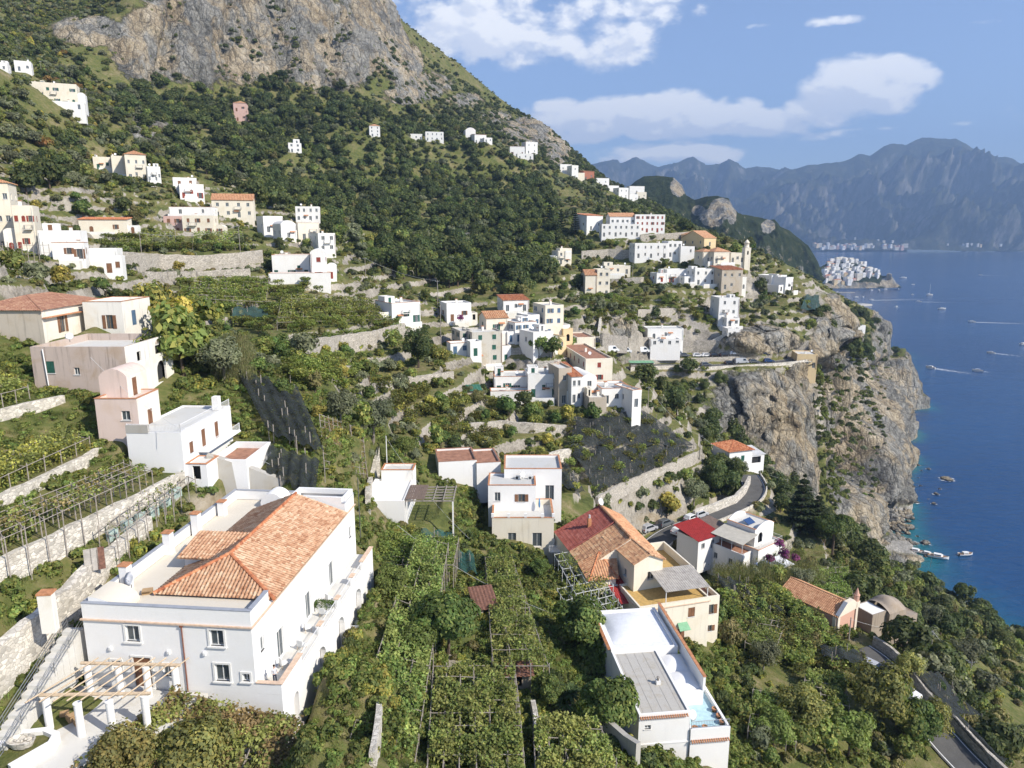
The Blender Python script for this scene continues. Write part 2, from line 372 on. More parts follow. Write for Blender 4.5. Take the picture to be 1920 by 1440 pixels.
# ---- upper ridge
H('ridge_house', 'narrow white three storey house with red roof in the high woods',
  (693, 713, 236, 256, 500, 14, 8, 'white', 'hip', 2, 3, 'grey'))
H('ridge_cottage', 'low white house with open arcade in the high woods',
  (769, 792, 251, 262, 560, 10, 8, 'white', 'flat', 3, 1, 'grey'))
H('ridge_villa', 'grey white villa with two rows of arched openings in the high woods',
  (798, 832, 247, 264, 560, 10, 9, 'white', 'flat', 4, 2, 'grey'))
H('ridge_chapel', 'white vaulted chapel and house with red roof line under the ridge cliffs',
  (873, 892, 244, 258, 585, 14, 9, 'white', 'vault', 1, 1, 'grey'), (890, 912, 252, 268, 575, 20, 9, 'white', 'shed', 3, 1, 'grey'), (908, 923, 258, 267, 570, 20, 7, 'white', 'flat', 2, 1, 'grey'))
H('ridge_farm', 'white house with red roof and open porch where the ridge cliffs end',
  (956, 984, 274, 290, 600, 8, 9, 'white', 'shed', 3, 1, 'brown'), (986, 1008, 266, 288, 612, 24, 9, 'white', 'flat', 2, 2, 'grey'), (970, 1000, 288, 298, 592, 10, 6, 'white', 'flat', 3, 1, 'grey'))
H('shoulder_house', 'tall stepped white house at the foot of the ridge cliffs',
  (1050, 1072, 308, 334, 640, 20, 9, 'white', 'flat', 2, 2, 'grey'), (1072, 1084, 310, 334, 630, 24, 9, 'white', 'flat', 1, 2, 'grey'))
H('brick_red_house', 'brick red house with cream front on the skyline shoulder',
  (1094, 1114, 321, 336, 650, 20, 9, 'red', 'shed', 2, 1, 'grey'), (1084, 1096, 324, 340, 640, 20, 9, 'cream', 'flat', 1, 1, 'grey'))
H('shoulder_cottage', 'white cottages trailing down the skyline shoulder',
  (1118, 1142, 334, 346, 660, 16, 8, 'white', 'flat', 2, 1, 'grey'))
H('skyline_villa', 'large white villa with flat roofs on the skyline shoulder below the white cottages',
  (1140, 1160, 348, 368, 660, 24, 10, 'white', 'flat', 2, 1, 'grey'), (1160, 1178, 352, 372, 650, 24, 10, 'white', 'flat', 2, 2, 'grey'), (1180, 1208, 349, 366, 680, 14, 8, 'white', 'flat', 3, 1, 'grey'))
H('skyline_terraces', 'stack of small white terraces and houses at the end of the skyline shoulder',
  (1180, 1196, 364, 378, 660, 20, 8, 'white', 'flat', 2, 1, 'grey'), (1194, 1212, 360, 372, 680, 14, 7, 'cream', 'flat', 2, 1, 'grey'))
# ---- terrain: control points (pixel, depth) -> heightfield
def b_geom(b):
    uL, uR, vT, vB, D, yaw, dep = b[:7]
    um = (uL+uR)/2; y = math.radians(yaw); tp = (um-960)/FPX
    x, yy, z = pix(um, vB, D)
    wd = (uR-uL)*D/FPX/max(.35, math.cos(y)-tp*math.sin(y))
    d = math.atan2(CAMZ-z, math.hypot(x, yy))
    bb = (vT-720)/FPX; k = (SP+bb*CP)/(CP-bb*SP)
    h = (CAMZ-k*yy)-z
    return x, yy, z, wd, dep, h, y
CT = [
 (60,690,92),(10,700,88),
 (560,1400,52),(690,1390,58),(640,1300,60),(720,1180,73),(712,1060,88),(700,950,100),(860,1420,60),(850,1300,68),(860,1160,82),
 (980,1400,62),(1000,1250,78),(980,1120,94),(930,1050,104),(1080,1380,66),(1100,1180,92),(1180,1130,98),(1180,1440,62),
 (1400,1430,76),(1450,1330,88),(1400,1210,104),(1350,1120,118),(1480,1240,104),(1560,1400,86),(1560,1290,98),(1620,1300,98),(1640,1440,86),(1800,1330,112),(1740,1260,118),(1300,1420,70),
 (1420,1090,128),(1500,1080,138),(1560,1100,142),(1620,1110,150),(1640,1062,190),(1700,1114,190),(1600,1040,170),
 (1720,1170,150),(1790,1140,205),(1850,1200,185),(1910,1212,205),(1910,1300,150),(1850,1420,112),(1900,1430,112),(1780,1280,138),(1830,1180,205),(1740,1090,230),
 (500,760,100),(560,800,98),(640,860,97),(680,800,118),(600,720,118),(480,690,115),(650,690,140),(560,660,130),(740,850,112),(700,760,135),
 (800,790,142),(850,850,132),(790,880,122),(900,800,150),(960,850,146),(1010,880,140),(1090,880,150),(1180,800,174),(1250,862,172),(1160,920,152),(1300,860,187),
 (1200,900,162),(1120,940,140),(1090,970,127),(1310,835,192),(1290,890,180),(1170,765,178),(1260,780,196),(1220,720,215),(1340,925,184),(1300,950,174),(1240,955,164),(1350,880,197),
 (360,660,130),(300,620,145),(250,560,150),(330,570,165),(420,560,180),(480,600,172),(560,590,178),(640,600,180),(700,630,178),(620,650,160),(520,620,160),(760,650,182),(720,700,162),(830,700,168),(850,740,160),
 (660,520,212),(640,560,205),(740,545,235),(800,560,228),(870,540,262),(820,510,300),(700,480,290),(650,440,330),(560,350,400),(480,330,390),(420,340,340),(680,380,420),(760,400,420),
 (780,480,320),(840,430,400),(900,470,360),(960,500,320),(1000,460,380),(940,400,460),(1020,380,480),(850,330,540),(950,340,560),(1050,370,560),(1100,380,520),(1080,350,600),
 (1150,390,480),(1260,430,390),(1290,440,372),(760,320,500),(620,320,450),(700,290,490),(560,250,480),(480,270,430),(400,250,420),(330,240,400),(300,310,330),(220,270,345),(150,240,330),(90,260,290),(40,300,255),
 (80,390,215),(20,300,245),(120,350,225),(250,360,262),(290,400,240),(200,450,205),(300,470,208),(420,470,215),(470,510,205),(380,520,195),(270,510,175),(160,520,150),(60,480,150),(30,520,130),(100,540,128),(200,560,140),
 (0,60,450),(60,80,450),(120,130,420),(200,200,400),(240,170,440),(300,190,460),(380,200,490),(500,190,520),(620,190,560),(700,215,540),(760,215,590),(830,220,640),(900,250,620),(960,265,650),(1020,300,650),
 (1080,470,350),(1080,520,300),(1080,600,235),(1160,560,282),(1180,600,262),(1250,560,292),(1320,560,300),(1220,530,308),(1320,600,285),(1150,640,255),(1160,480,350),(1420,520,330),(1420,570,315),(1450,560,330),(1400,500,345),(1280,490,340),
 (1180,668,258),(1240,668,266),(1290,672,268),(1330,655,278),(1420,612,288),(1500,610,294),(1480,580,305),(1540,560,335),(1530,590,318),(1560,575,350),(1470,548,325),
 (1330,688,262),(1400,685,268),(1470,678,276),(1300,700,254),(1530,668,285),(1395,702,260),(1460,697,266),(1520,694,272),(1430,664,277),(1490,660,283),
 (1560,660,305),(1610,650,365),(1590,640,400),(1620,600,540),(1660,620,600),(1690,655,640),(1640,640,560),(1575,640,380),(1585,620,425),(1600,608,480),(1573,606,415),
 (1300,745,244),(1330,770,244),(1370,810,246),(1420,850,249),(1470,890,254),(1500,920,260),(1440,905,228),(1470,950,226),(1530,960,250),(1560,965,282),(1400,885,206),(1420,920,210),(1500,990,228),(1560,1010,240),(1600,1000,280),(1650,990,352),
 (1530,880,276),(1560,890,296),(1580,900,312),(1600,930,328),(1640,960,385),
 (1580,668,318),(1625,690,372),(1650,838,392),(1670,858,398),(1590,780,345),(1600,720,372),
 (1660,760,600),(1700,690,640),
]
XYZ = [pix(*c) for c in CT]
ROAD_PIX = [(1900,1520,83.5),(1800,1420,84.4),(1755,1370,85),(1700,1312,85.6),(1650,1245,86),(1612,1216,86.2)]
ROAD2_PIX = [(1190,1060,82.3),(1228,1022,82.8),(1262,998,83.2),(1310,978,84),(1360,958,84.4),(1402,936,84.6),(1413,912,85.4),(1402,890,86.4)]
ROAD3_PIX = [(1170,690,103),(1250,686,102.5),(1300,689,102.2),(1340,687,102),(1400,684,101.8),(1460,680,101.8),(1505,674,102)]
for R_ in (ROAD_PIX, ROAD2_PIX, ROAD3_PIX): XYZ += [pix_z(*r) for r in R_]
for nm, lb, ct, gp, bl in HS:
    for b in bl:
        x, y, z, wd, dp, h, yw = b_geom(b)
        XYZ.append((x, y, z))
        if dp > 6:
            XYZ.append((x-math.sin(yw)*(dp+2), y+math.cos(yw)*(dp+2), z+1.2))
XYZ += [(-33,46,113.7),(-25,46,111),(-17,46,108.8),(-13,50,108.6),(-12,62,108.5),(-12,72,109),(-15,79,111),(-36,54,116),(-36,64,120),(-37,72,121.3),(-31,79,121.5),(-23,80,119),(-25,62,112),(-38,48,116.5),(-36,38,112),(-28,38,107),(-15,38,104.5)]
XYZ += [(-43,54,123.2),(-37,78,123.4),(-41,70,123.4),(-48,64,126),(-47,76,126),(-53,70,128),(-57,80,130.5),(-64,84,132.5),(-40,80,124),(-38,90,125),(-44.5,78,127.4),(-52,86,131),(-48,98,131),(-62,95,136),(-59,110,136.5),(-70,90,138),(-80,110,146),(-46,48,125.5),(-55,55,130),(-70,70,137)]
XYZ += [pix_z(u, v, -13) for u, v in ((1730,700),(1735,800),(1690,800),(1722,745),(1720,775),(1745,720),(1775,720),(1800,760),(1730,835),(1780,820),(1650,770),(1668,800),(1700,870),(1718,930),(1712,960),(1740,990),(1760,1030),(1790,1080),(1840,1120),(1900,1160),(1800,700),(1900,900),(1850,1000),(1950,1190))]
XYZ += [pix_z(u, v, 1.0) for u, v in ((1690,985),(1702,1010),(1672,972),(1720,1045),(1705,1030))]
XYZ += [pix_z(u, v, 3.0) for u, v in ((1655,982),(1670,998),(1640,978),(1686,1022),(1660,968))]
XYZ += [pix_z(1700, 748, -2), pix_z(1716, 690, -9)]
XYZ += [(x, y, -9) for x, y in ((230,60),(200,20),(240,110),(300,200))]
XYZ += [(150,60,48),(110,20,70),(60,20,86),(20,25,100),(-20,25,113),(-50,25,124),(-90,40,142),(-120,100,165),(-150,180,190),(-220,300,225),(-330,430,300)]
XYZ += [pix(u, v, D) for u, v, D in ((230,60,470),(260,-20,490),(330,-60,520),(450,-70,560),(560,-60,590),(660,-40,640),(725,0,690),(732,64,690),(700,60,640),(130,40,480),(60,20,500),(180,0,520),(0,-30,520),
     (760,95,700),(800,125,715),(850,160,735),(900,195,760),(935,210,785),(980,240,790),(1010,232,800),(1040,256,800),(1056,270,800),(740,150,610),(800,170,660),(860,200,690))]
XYZ += [(-250,650,420),(-150,760,400),(-50,860,330),(40,900,270),(-400,600,430),(90,940,240),(150,1000,150),(200,1050,120),(120,860,200),(-500,420,380)]
CP_ = np.array(XYZ)
keep = []
for i, p in enumerate(CP_):
    if all((p[0]-CP_[j][0])**2+(p[1]-CP_[j][1])**2 > (0.012*math.hypot(p[0], p[1])+.6)**2 for j in keep): keep.append(i)
CP_ = CP_[keep]
def _phi(r): return np.sqrt(r*r+16.0)
_n = len(CP_)
_d = np.hypot(CP_[:, None, 0]-CP_[None, :, 0], CP_[:, None, 1]-CP_[None, :, 1])
_A = np.zeros((_n+3, _n+3)); _A[:_n, :_n] = _phi(_d)-np.eye(_n)*0.6*0.05
_Pm = np.stack([np.ones(_n), CP_[:, 0]/300, CP_[:, 1]/300], 1); _A[:_n, _n:] = _Pm; _A[_n:, :_n] = _Pm.T
_wt = np.linalg.solve(_A, np.concatenate([CP_[:, 2], np.zeros(3)]))
def rbf(x, y):
    x = np.asarray(x, float).ravel(); y = np.asarray(y, float).ravel(); out = np.empty(len(x))
    for i in range(0, len(x), 20000):
        xs, ys = x[i:i+20000, None], y[i:i+20000, None]
        out[i:i+20000] = _phi(np.sqrt((xs-CP_[:, 0])**2+(ys-CP_[:, 1])**2)).dot(_wt[:_n])+_wt[_n]+_wt[_n+1]*xs[:, 0]/300+_wt[_n+2]*ys[:, 0]/300
    return out
NA, NR = 560, 620
A0, A1, R0, R1 = math.radians(-62), math.radians(64), 12.0, 1150.0
_az = np.linspace(A0, A1, NA); _lr = np.linspace(math.log(R0), math.log(R1), NR)
AZ, LR = np.meshgrid(_az, _lr, indexing='ij')
LX, LY = np.exp(LR)*np.sin(AZ), np.exp(LR)*np.cos(AZ)
LZ = rbf(LX, LY).reshape(NA, NR)
def polyline_blend(Z, pts, half, fall):
    P = np.array(pts); best = np.full(Z.shape, 1e9); tz = np.zeros(Z.shape)
    for a, b in zip(P[:-1], P[1:]):
        dx_, dy_ = b[0]-a[0], b[1]-a[1]; L2 = dx_*dx_+dy_*dy_
        t = np.clip(((LX-a[0])*dx_+(LY-a[1])*dy_)/L2, 0, 1)
        d = np.hypot(LX-a[0]-t*dx_, LY-a[1]-t*dy_); m = d < best
        best = np.where(m, d, best); tz = np.where(m, a[2]+t*(b[2]-a[2]), tz)
    k = 1-sstep(best, half, half+fall)
    return Z*(1-k)+(tz-.12)*k
def smooth_line(pts, n=8):
    P = [np.array(p, float) for p in pts]; out = []
    for i in range(len(P)-1):
        p0, p1, p2, p3 = P[max(i-1, 0)], P[i], P[i+1], P[min(i+2, len(P)-1)]
        for k in range(n):
            t = k/n; out.append(tuple(.5*((2*p1)+(-p0+p2)*t+(2*p0-5*p1+4*p2-p3)*t*t+(-p0+3*p1-3*p2+p3)*t**3)))
    out.append(tuple(P[-1])); return out
ROAD1 = smooth_line([pix_z(*r) for r in ROAD_PIX]); ROAD2 = smooth_line([pix_z(*r) for r in ROAD2_PIX]); ROAD3 = smooth_line([pix_z(*r) for r in ROAD3_PIX])
slope_n = fbm(LX/60, LY/60, LX*0, 3)
tmask = sstep(LZ, 62, 72)*(1-sstep(LZ, 172, 182))*sstep(np.exp(LR), 118, 135)*(1-sstep(np.exp(LR), 380, 420))
stp = 2.9; q = (LZ+slope_n*2.2)/stp; fr = q-np.floor(q)
LZt = (np.floor(q)+sstep(fr, .86, .99))*stp-slope_n*2.2
LZ = LZ+(LZt-LZ)*tmask*.75
LZ = LZ
LZ += fbm(LX/14, LY/14, LX*0+3, 3)*np.clip((np.exp(LR)-90)/400, 0, 1)*2.6*(1-tmask*.7)
for R_, hw in ((ROAD1, 3.2), (ROAD2, 3.6), (ROAD3, 4.2)): LZ = polyline_blend(LZ, R_, hw, 3.5)
def pad(x, y, z, wd, dp, yaw, marg=.8, fall=2.0, Z=None):
    global LZ
    c, s = math.cos(yaw), math.sin(yaw)
    lx = (LX-x)*c+(LY-y)*s; ly = -(LX-x)*s+(LY-y)*c
    d = np.maximum(np.maximum(np.abs(lx)-wd/2, -ly), ly-dp)
    k = 1-sstep(d, marg, marg+fall)
    LZ = np.where(LZ > z, LZ*(1-k)+z*k, LZ)
for nm, lb, ct, gp, bl in HS:
    for b in bl:
        x, y, z, wd, dp, h, yw = b_geom(b); pad(x, y, z, wd, dp, yw)
for (x, y, z, wd, dp, yw) in (
    (-26.4, 50.9, 108.6, 16.2, 26.5, -.0925), (-44.4, 77.3, 127.3, 5, 5, 0), (-52.5, 86, 130.8, 11.5, 11, 0), (-67, 94, 136, 11, 15, 0), (-39.5, 76, 124, 6, 12, -.02), (-30.5, 76, 125.6, 6, 9, -.02),
    (-17, 97, 108, 10, 14, 0), (1.5, 103.5, 103.4, 13, 17, 0), (-7, 116, 108, 9, 10, 0), (21.5, 85.3, 96.2, 11, 20, .27), (11, 97, 99, 8, 14, .3), (14.7, 60.2, 98.5, 6, 22, .113), (20, 62, 98.5, 5, 9, .113),
    (41.5, 138.5, 84.3, 9, 8, .6), (53, 138, 82.2, 15, 11, .66), (55, 106.1, 84.9, 6.5, 11, .61), (66, 110, 85.2, 9, 6, .4), (62, 185, 86.5, 8, 8, .3)):
    pad(x, y, z, wd, dp, yw, .15, 1.4)
def Hz(x, y):
    x = np.asarray(x, float); y = np.asarray(y, float)
    a = (np.arctan2(x, y)-A0)/(A1-A0)*(NA-1); r = (np.log(np.maximum(np.hypot(x, y), R0))-_lr[0])/(_lr[-1]-_lr[0])*(NR-1)
    a = np.clip(a, 0, NA-1.001); r = np.clip(r, 0, NR-1.001)
    i = a.astype(int); j = r.astype(int); fa, fr_ = a-i, r-j
    return LZ[i, j]*(1-fa)*(1-fr_)+LZ[i+1, j]*fa*(1-fr_)+LZ[i, j+1]*(1-fa)*fr_+LZ[i+1, j+1]*fa*fr_
def hit(u, v, dmin=20.0, dmax=1140.0):
    D = np.exp(np.linspace(math.log(dmin), math.log(dmax), 2600))
    a, b = (u-960.0)/FPX, (v-720.0)/FPX
    X, Y, Z = a*D, (CP-b*SP)*D, CAMZ-(SP+b*CP)*D
    below = np.nonzero(Z < Hz(X, Y))[0]
    if not len(below): return None
    i = below[0]; return (X[i], Y[i], float(Hz(X[i], Y[i])), D[i])
# ---- materials
MAT = {}
def newmat(name):
    m = bpy.data.materials.new(name); m.use_nodes = True; nt = m.node_tree; nt.nodes.clear()
    o = nt.nodes.new('ShaderNodeOutputMaterial'); p = nt.nodes.new('ShaderNodeBsdfPrincipled'); lk(nt, p.outputs[0], o.inputs[0])
    p.inputs['Specular IOR Level'].default_value = .25
    MAT[name] = m; return m, nt, p, G(nt)
def simple(name, col, rough=.7, var=.12, scale=1.5, metal=0, bump=.0, bscale=8):
    m, nt, p, g = newmat(name)
    pos = g.geo(); n = g.noise(pos, scale, 5, .6); n2 = g.noise(pos, scale*9, 3, .6)
    f = g.math('ADD', g.math('MULTIPLY', n, .7), g.math('MULTIPLY', n2, .3))
    a = [max(0, c*(1-var*1.6)) for c in col]; b = [min(1, c*(1+var)) for c in col]
    lk(nt, g.ramp(f, [(.3, a), (.7, b)]), p.inputs['Base Color'])
    p.inputs['Roughness'].default_value = rough; p.inputs['Metallic'].default_value = metal
    if bump: lk(nt, g.bump(g.noise(pos, bscale, 4, .6), bump, .05), p.inputs['Normal'])
    return m
def plaster(name, col, stain=.3, streak=.5, scale=.35):
    m, nt, p, g = newmat(name)
    pos = g.geo(); sv = g.scalev(pos, (2.2, 2.2, .16))
    st = g.step(g.noise(sv, .9, 5, .65), .52, .78); pa = g.step(g.noise(pos, scale, 5, .6, .4), .48, .72); fine = g.noise(pos, 7, 4, .65)
    dark = tuple(c*.55 for c in col); warm = (col[0]*.84, col[1]*.76, col[2]*.62)
    c1 = g.mix(g.math('MULTIPLY', st, streak*stain*1.6), col, dark)
    c2 = g.mix(g.math('MULTIPLY', pa, stain), c1, warm)
    c3 = g.mix(g.math('MULTIPLY', g.step(fine, .35, .75), .10), c2, tuple(c*.7 for c in col))
    lk(nt, c3, p.inputs['Base Color']); p.inputs['Roughness'].default_value = .85
    lk(nt, g.bump(g.math('ADD', fine, g.math('MULTIPLY', g.noise(pos, 1.3, 3), 1.5)), .22, .03), p.inputs['Normal'])
    return m
plaster('white', (.79, .775, .74), .22, .8); plaster('creamlit', (.76, .71, .62), .4, .8); plaster('oldslab', (.45, .43, .39), .6, .3, 1.1); plaster('cream', (.74, .68, .56), .38, .7); plaster('grey', (.50, .47, .41), .75, 1.0)  # creamlit: cream lightened so the colour carries sunlight on east walls
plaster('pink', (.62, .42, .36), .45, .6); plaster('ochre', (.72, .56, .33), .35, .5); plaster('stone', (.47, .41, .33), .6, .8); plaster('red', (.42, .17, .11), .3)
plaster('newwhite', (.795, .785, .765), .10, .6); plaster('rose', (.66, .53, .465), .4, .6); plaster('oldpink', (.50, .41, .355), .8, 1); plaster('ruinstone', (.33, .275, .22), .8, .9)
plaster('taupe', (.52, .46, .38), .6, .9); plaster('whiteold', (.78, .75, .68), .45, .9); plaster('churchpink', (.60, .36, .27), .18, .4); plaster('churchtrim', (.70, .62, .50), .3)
plaster('concrete', (.42, .40, .36), .5, .6); plaster('slab', (.60, .585, .545), .35, .2, .8); plaster('roofcream', (.62, .57, .48), .15, .1); plaster('roofgrey', (.52, .52, .50), .4, .2, .5)
simple('trim', (.70, .69, .66), .6, .06); simple('terracotta', (.52, .24, .12), .8, .3, 3, bump=.3); simple('cotto', (.36, .185, .12), .85, .3, 1.2)
simple('coping', (.62, .46, .34), .85, .18, 3); simple('lead', (.32, .34, .38), .6, .12)
simple('shutter_green', (.03, .11, .08), .5, .2); simple('shutter_brown', (.22, .11, .06), .6, .25); simple('shutter_red', (.28, .06, .04), .5, .2)
simple('shutter_grey', (.18, .19, .20), .5, .2); simple('shutter_blue', (.10, .17, .26), .5, .2); simple('shutter_white', (.7, .7, .68), .5, .1)
simple('wood', (.24, .16, .10), .8, .35, 6, bump=.3); simple('greywood', (.34, .30, .26), .9, .3, 5, bump=.3); simple('palewood', (.55, .43, .30), .8, .2, 5); simple('doorwood', (.36, .14, .04), .5, .2, 3)
simple('steel', (.30, .31, .32), .35, .15, 3, metal=.8); simple('whitemetal', (.78, .78, .78), .4, .05); simple('rust', (.20, .10, .07), .8, .4, 4); simple('copper', (.22, .09, .06), .45, .2)
simple('rubber', (.02, .02, .02), .8, .2); simple('tinroof', (.36, .05, .045), .55, .2, 1.5); simple('redroof', (.30, .028, .022), .5, .2, 1.2); simple('greytin', (.40, .37, .33), .7, .25, 1.5); simple('browntin', (.20, .145, .115), .6, .2, 1.5)
simple('greentin', (.05, .17, .11), .6, .25, 1); simple('palegreentin', (.20, .40, .24), .6, .2, 1); simple('ochretile', (.52, .34, .12), .8, .2, 2.5); simple('bluetile', (.44, .62, .66), .6, .14, 2)
simple('silver', (.75, .76, .78), .35, .08, 2, metal=.0); simple('plasticgrey', (.55, .56, .55), .5, .1); simple('acgreen', (.38, .47, .43), .5, .15)
simple('skin', (.55, .33, .24), .6, .1); simple('shirt', (.60, .60, .62), .9, .1); simple('trousers', (.03, .035, .06), .9, .2); simple('hair', (.03, .02, .015), .7, .2)
simple('cardboard', (.42, .28, .15), .9, .15); simple('awning', (.50, .47, .40), .9, .12, 1); simple('tarp', (.62, .66, .72), .6, .1); simple('cloth_red', (.42, .05, .04), .8, .1); simple('cloth_blue', (.08, .25, .5), .8, .1); simple('teal', (.02, .32, .36), .8, .15)
def glass(name, col=(.07, .085, .095)):
    m, nt, p, g = newmat(name); p.inputs['Base Color'].default_value = col+(1,); p.inputs['Roughness'].default_value = .08; p.inputs['Specular IOR Level'].default_value = .6
    return m
glass('glass'); glass('carglass', (.015, .02, .025)); glass('dark', (.02, .02, .02))
MAT['dark'].node_tree.nodes['Principled BSDF'].inputs['Roughness'].default_value = .95
for nm, c in (('car_white', (.75, .75, .75)), ('car_silver', (.42, .43, .45)), ('car_black', (.02, .02, .025)), ('car_blue', (.03, .07, .18)), ('car_red', (.35, .02, .02)), ('car_grey', (.12, .13, .14))):
    m, nt, p, g = newmat(nm); p.inputs['Base Color'].default_value = c+(1,); p.inputs['Roughness'].default_value = .25; p.inputs['Coat Weight'].default_value = .6; p.inputs['Coat Roughness'].default_value = .05
for nm, c in (('lamp_white', (.8, .8, .8)), ('lamp_red', (.4, .01, .01)), ('boat_white', (.8, .8, .78)), ('boat_navy', (.03, .05, .12)), ('boat_wood', (.3, .17, .08))):
    m, nt, p, g = newmat(nm); p.inputs['Base Color'].default_value = c+(1,); p.inputs['Roughness'].default_value = .3
def stonewall(name, base=(.46, .42, .36), mortar=(.30, .27, .23), scale=2.6):
    m, nt, p, g = newmat(name)
    pos = g.scalev(g.geo(), (1, 1, 1.5)); wv = g.vmath('ADD', pos, g.vmath('SCALE', g.noise(pos, 2.5, 3, .5, out='Color'), sc_=.25))
    cell = g.voro(wv, scale, 'F1', 'Color'); ed = g.voro(wv, scale, 'DISTANCE_TO_EDGE')
    f = g.math('DIVIDE', g.vmath('DOT_PRODUCT', cell, (1, 1, 1)), 3.0)
    c = g.ramp(f, [(.2, tuple(k*.62 for k in base)), (.5, base), (.8, tuple(min(1, k*1.3) for k in base))])
    c = g.mix(g.math('MULTIPLY', g.step(g.noise(g.geo(), .5, 5, .6), .45, .7), .45), c, (.30, .27, .20))
    c = g.mix(g.step(ed, .06, .015), c, mortar); lk(nt, c, p.inputs['Base Color']); p.inputs['Roughness'].default_value = .95
    lk(nt, g.bump(g.math('MINIMUM', ed, .12), .9, .25), p.inputs['Normal'])
    return m
stonewall('drystone'); stonewall('palestone', (.60, .56, .49), (.42, .38, .32), 2.2); stonewall('darkstone', (.34, .31, .27), (.2, .18, .16), 1.6)
def tile_mat(name, cols, scale=.28):
    m, nt, p, g = newmat(name)
    pos = g.geo(); vo = g.voro(pos, 2.6, 'F1', 'Color'); f = g.math('DIVIDE', g.vmath('DOT_PRODUCT', vo, (1, 1, 1)), 3.0)
    f = g.math('ADD', g.math('MULTIPLY', f, .55), g.math('MULTIPLY', g.noise(pos, .9, 5, .65), .45))
    c = g.ramp(f, [(.30, cols[0]), (.45, cols[1]), (.58, cols[2]), (.72, cols[3])])
    lk(nt, c, p.inputs['Base Color']); p.inputs['Roughness'].default_value = .85
    lk(nt, g.bump(g.noise(pos, 14, 4), .3, .03), p.inputs['Normal'])
    return m
tile_mat('tiles_new', ((.36, .18, .10), (.48, .28, .17), (.56, .37, .24), (.62, .47, .33))); tile_mat('tiles_brown', ((.24, .12, .08), (.31, .16, .11), (.36, .20, .13), (.42, .26, .18)))
tile_mat('tiles_red', ((.30, .10, .05), (.46, .17, .08), (.56, .23, .11), (.62, .32, .17)))
tile_mat('tiles_old', ((.24, .13, .08), (.42, .23, .13), (.50, .30, .17), (.56, .40, .25)))
tile_mat('tiles_orange', ((.36, .17, .09), (.46, .24, .13), (.53, .29, .16), (.58, .37, .22)))
tile_mat('tiles_maroon', ((.22, .06, .05), (.27, .08, .06), (.31, .10, .08), (.35, .13, .10)))
def rock_nodes(g, pos):
    v = g.scalev(pos, (1, 1, .55)); wv = g.vmath('ADD', v, g.vmath('SCALE', g.noise(v, .12, 3, .6, out='Color'), sc_=5.0))
    big = g.noise(v, .04, 6, .65, .5); mid = g.noise(v, .2, 6, .7, .4); fin = g.noise(pos, 1.0, 5, .7)
    f = g.math('ADD', g.math('ADD', g.math('MULTIPLY', big, .42), g.math('MULTIPLY', mid, .42)), g.math('MULTIPLY', fin, .26))
    grey = g.ramp(f, [(.38, (.055, .054, .048)), (.48, (.175, .17, .15)), (.57, (.32, .31, .275)), (.70, (.50, .48, .43))])
    warm = g.ramp(f, [(.38, (.14, .095, .06)), (.48, (.34, .265, .165)), (.57, (.52, .425, .285)), (.70, (.66, .585, .45))])
    c = g.mix(g.math('MULTIPLY', g.step(g.noise(v, .05, 4, .6, .8), .44, .58), .85), grey, warm)
    ck = g.step(g.voro(wv, .16, 'DISTANCE_TO_EDGE'), .075, .0); ck2 = g.step(g.voro(wv, .55, 'DISTANCE_TO_EDGE'), .07, .0)
    c = g.mix(g.math('MULTIPLY', g.math('MAXIMUM', ck, g.math('MULTIPLY', ck2, .6)), .55), c, (.055, .05, .045))
    stq = g.step(g.noise(g.scalev(pos, (1, 1, .12)), .3, 4, .6), .57, .70)
    c = g.mix(g.math('MULTIPLY', stq, .5), c, (.085, .082, .078))
    h = g.math('ADD', g.math('MULTIPLY', g.noise(v, .3, 8, .72, .4), 3.0), g.math('ADD', g.math('MULTIPLY', g.math('MINIMUM', g.voro(wv, .16, 'DISTANCE_TO_EDGE'), .2), 5.0), g.math('MULTIPLY', g.math('MINIMUM', g.voro(wv, .55, 'DISTANCE_TO_EDGE'), .2), 2.2)))
    return c, h
m, nt, p, g = newmat('terrain')
pos = g.geo(); rk, rh = rock_nodes(g, pos)
f = g.math('ADD', g.math('MULTIPLY', g.noise(pos, .09, 6, .65), .55), g.math('MULTIPLY', g.noise(pos, .8, 5, .65), .45))
soil = g.ramp(f, [(.36, (.065, .080, .026)), (.46, (.115, .130, .040)), (.54, (.165, .155, .062)), (.62, (.24, .20, .11)), (.74, (.33, .28, .19))])
wallc = g.ramp(g.math('ADD', g.math('MULTIPLY', g.noise(pos, 1.6, 4, .7), .5), g.math('MULTIPLY', g.noise(pos, .15, 4), .5)), [(.36, (.15, .135, .11)), (.52, (.33, .30, .25)), (.66, (.46, .42, .36))])
c = g.mix(g.step(g.math('ADD', g.attr('wallm'), g.math('MULTIPLY', g.math('SUBTRACT', g.noise(pos, .25, 4), .5), 1.1)), .35, .65), soil, wallc)
rf = g.step(g.math('ADD', g.attr('rock'), g.math('MULTIPLY', g.math('SUBTRACT', g.noise(pos, .12, 6, .7), .5), 1.3)), .38, .60)
c = g.mix(rf, c, rk)
c = g.mix(g.attr('beach'), c, g.ramp(g.voro(pos, .9, 'F1', 'Distance'), [(.1, (.42, .40, .36)), (.6, (.22, .21, .19))]))
c = g.mix(g.attr('bare'), c, g.ramp(g.noise(pos, .5, 5, .65), [(.35, (.27, .22, .15)), (.65, (.42, .37, .29))]))
lk(nt, c, p.inputs['Base Color']); p.inputs['Roughness'].default_value = .95; p.inputs['Specular IOR Level'].default_value = .1
hh = g.math('ADD', g.math('MULTIPLY', rh, rf), g.math('MULTIPLY', g.noise(pos, 2.5, 5, .7), .25))
lk(nt, g.bump(hh, 1.0, 1.0), p.inputs['Normal'])
m, nt, p, g = newmat('mountain')
pos = g.geo(); v = g.scalev(pos, (1, 1, .5))
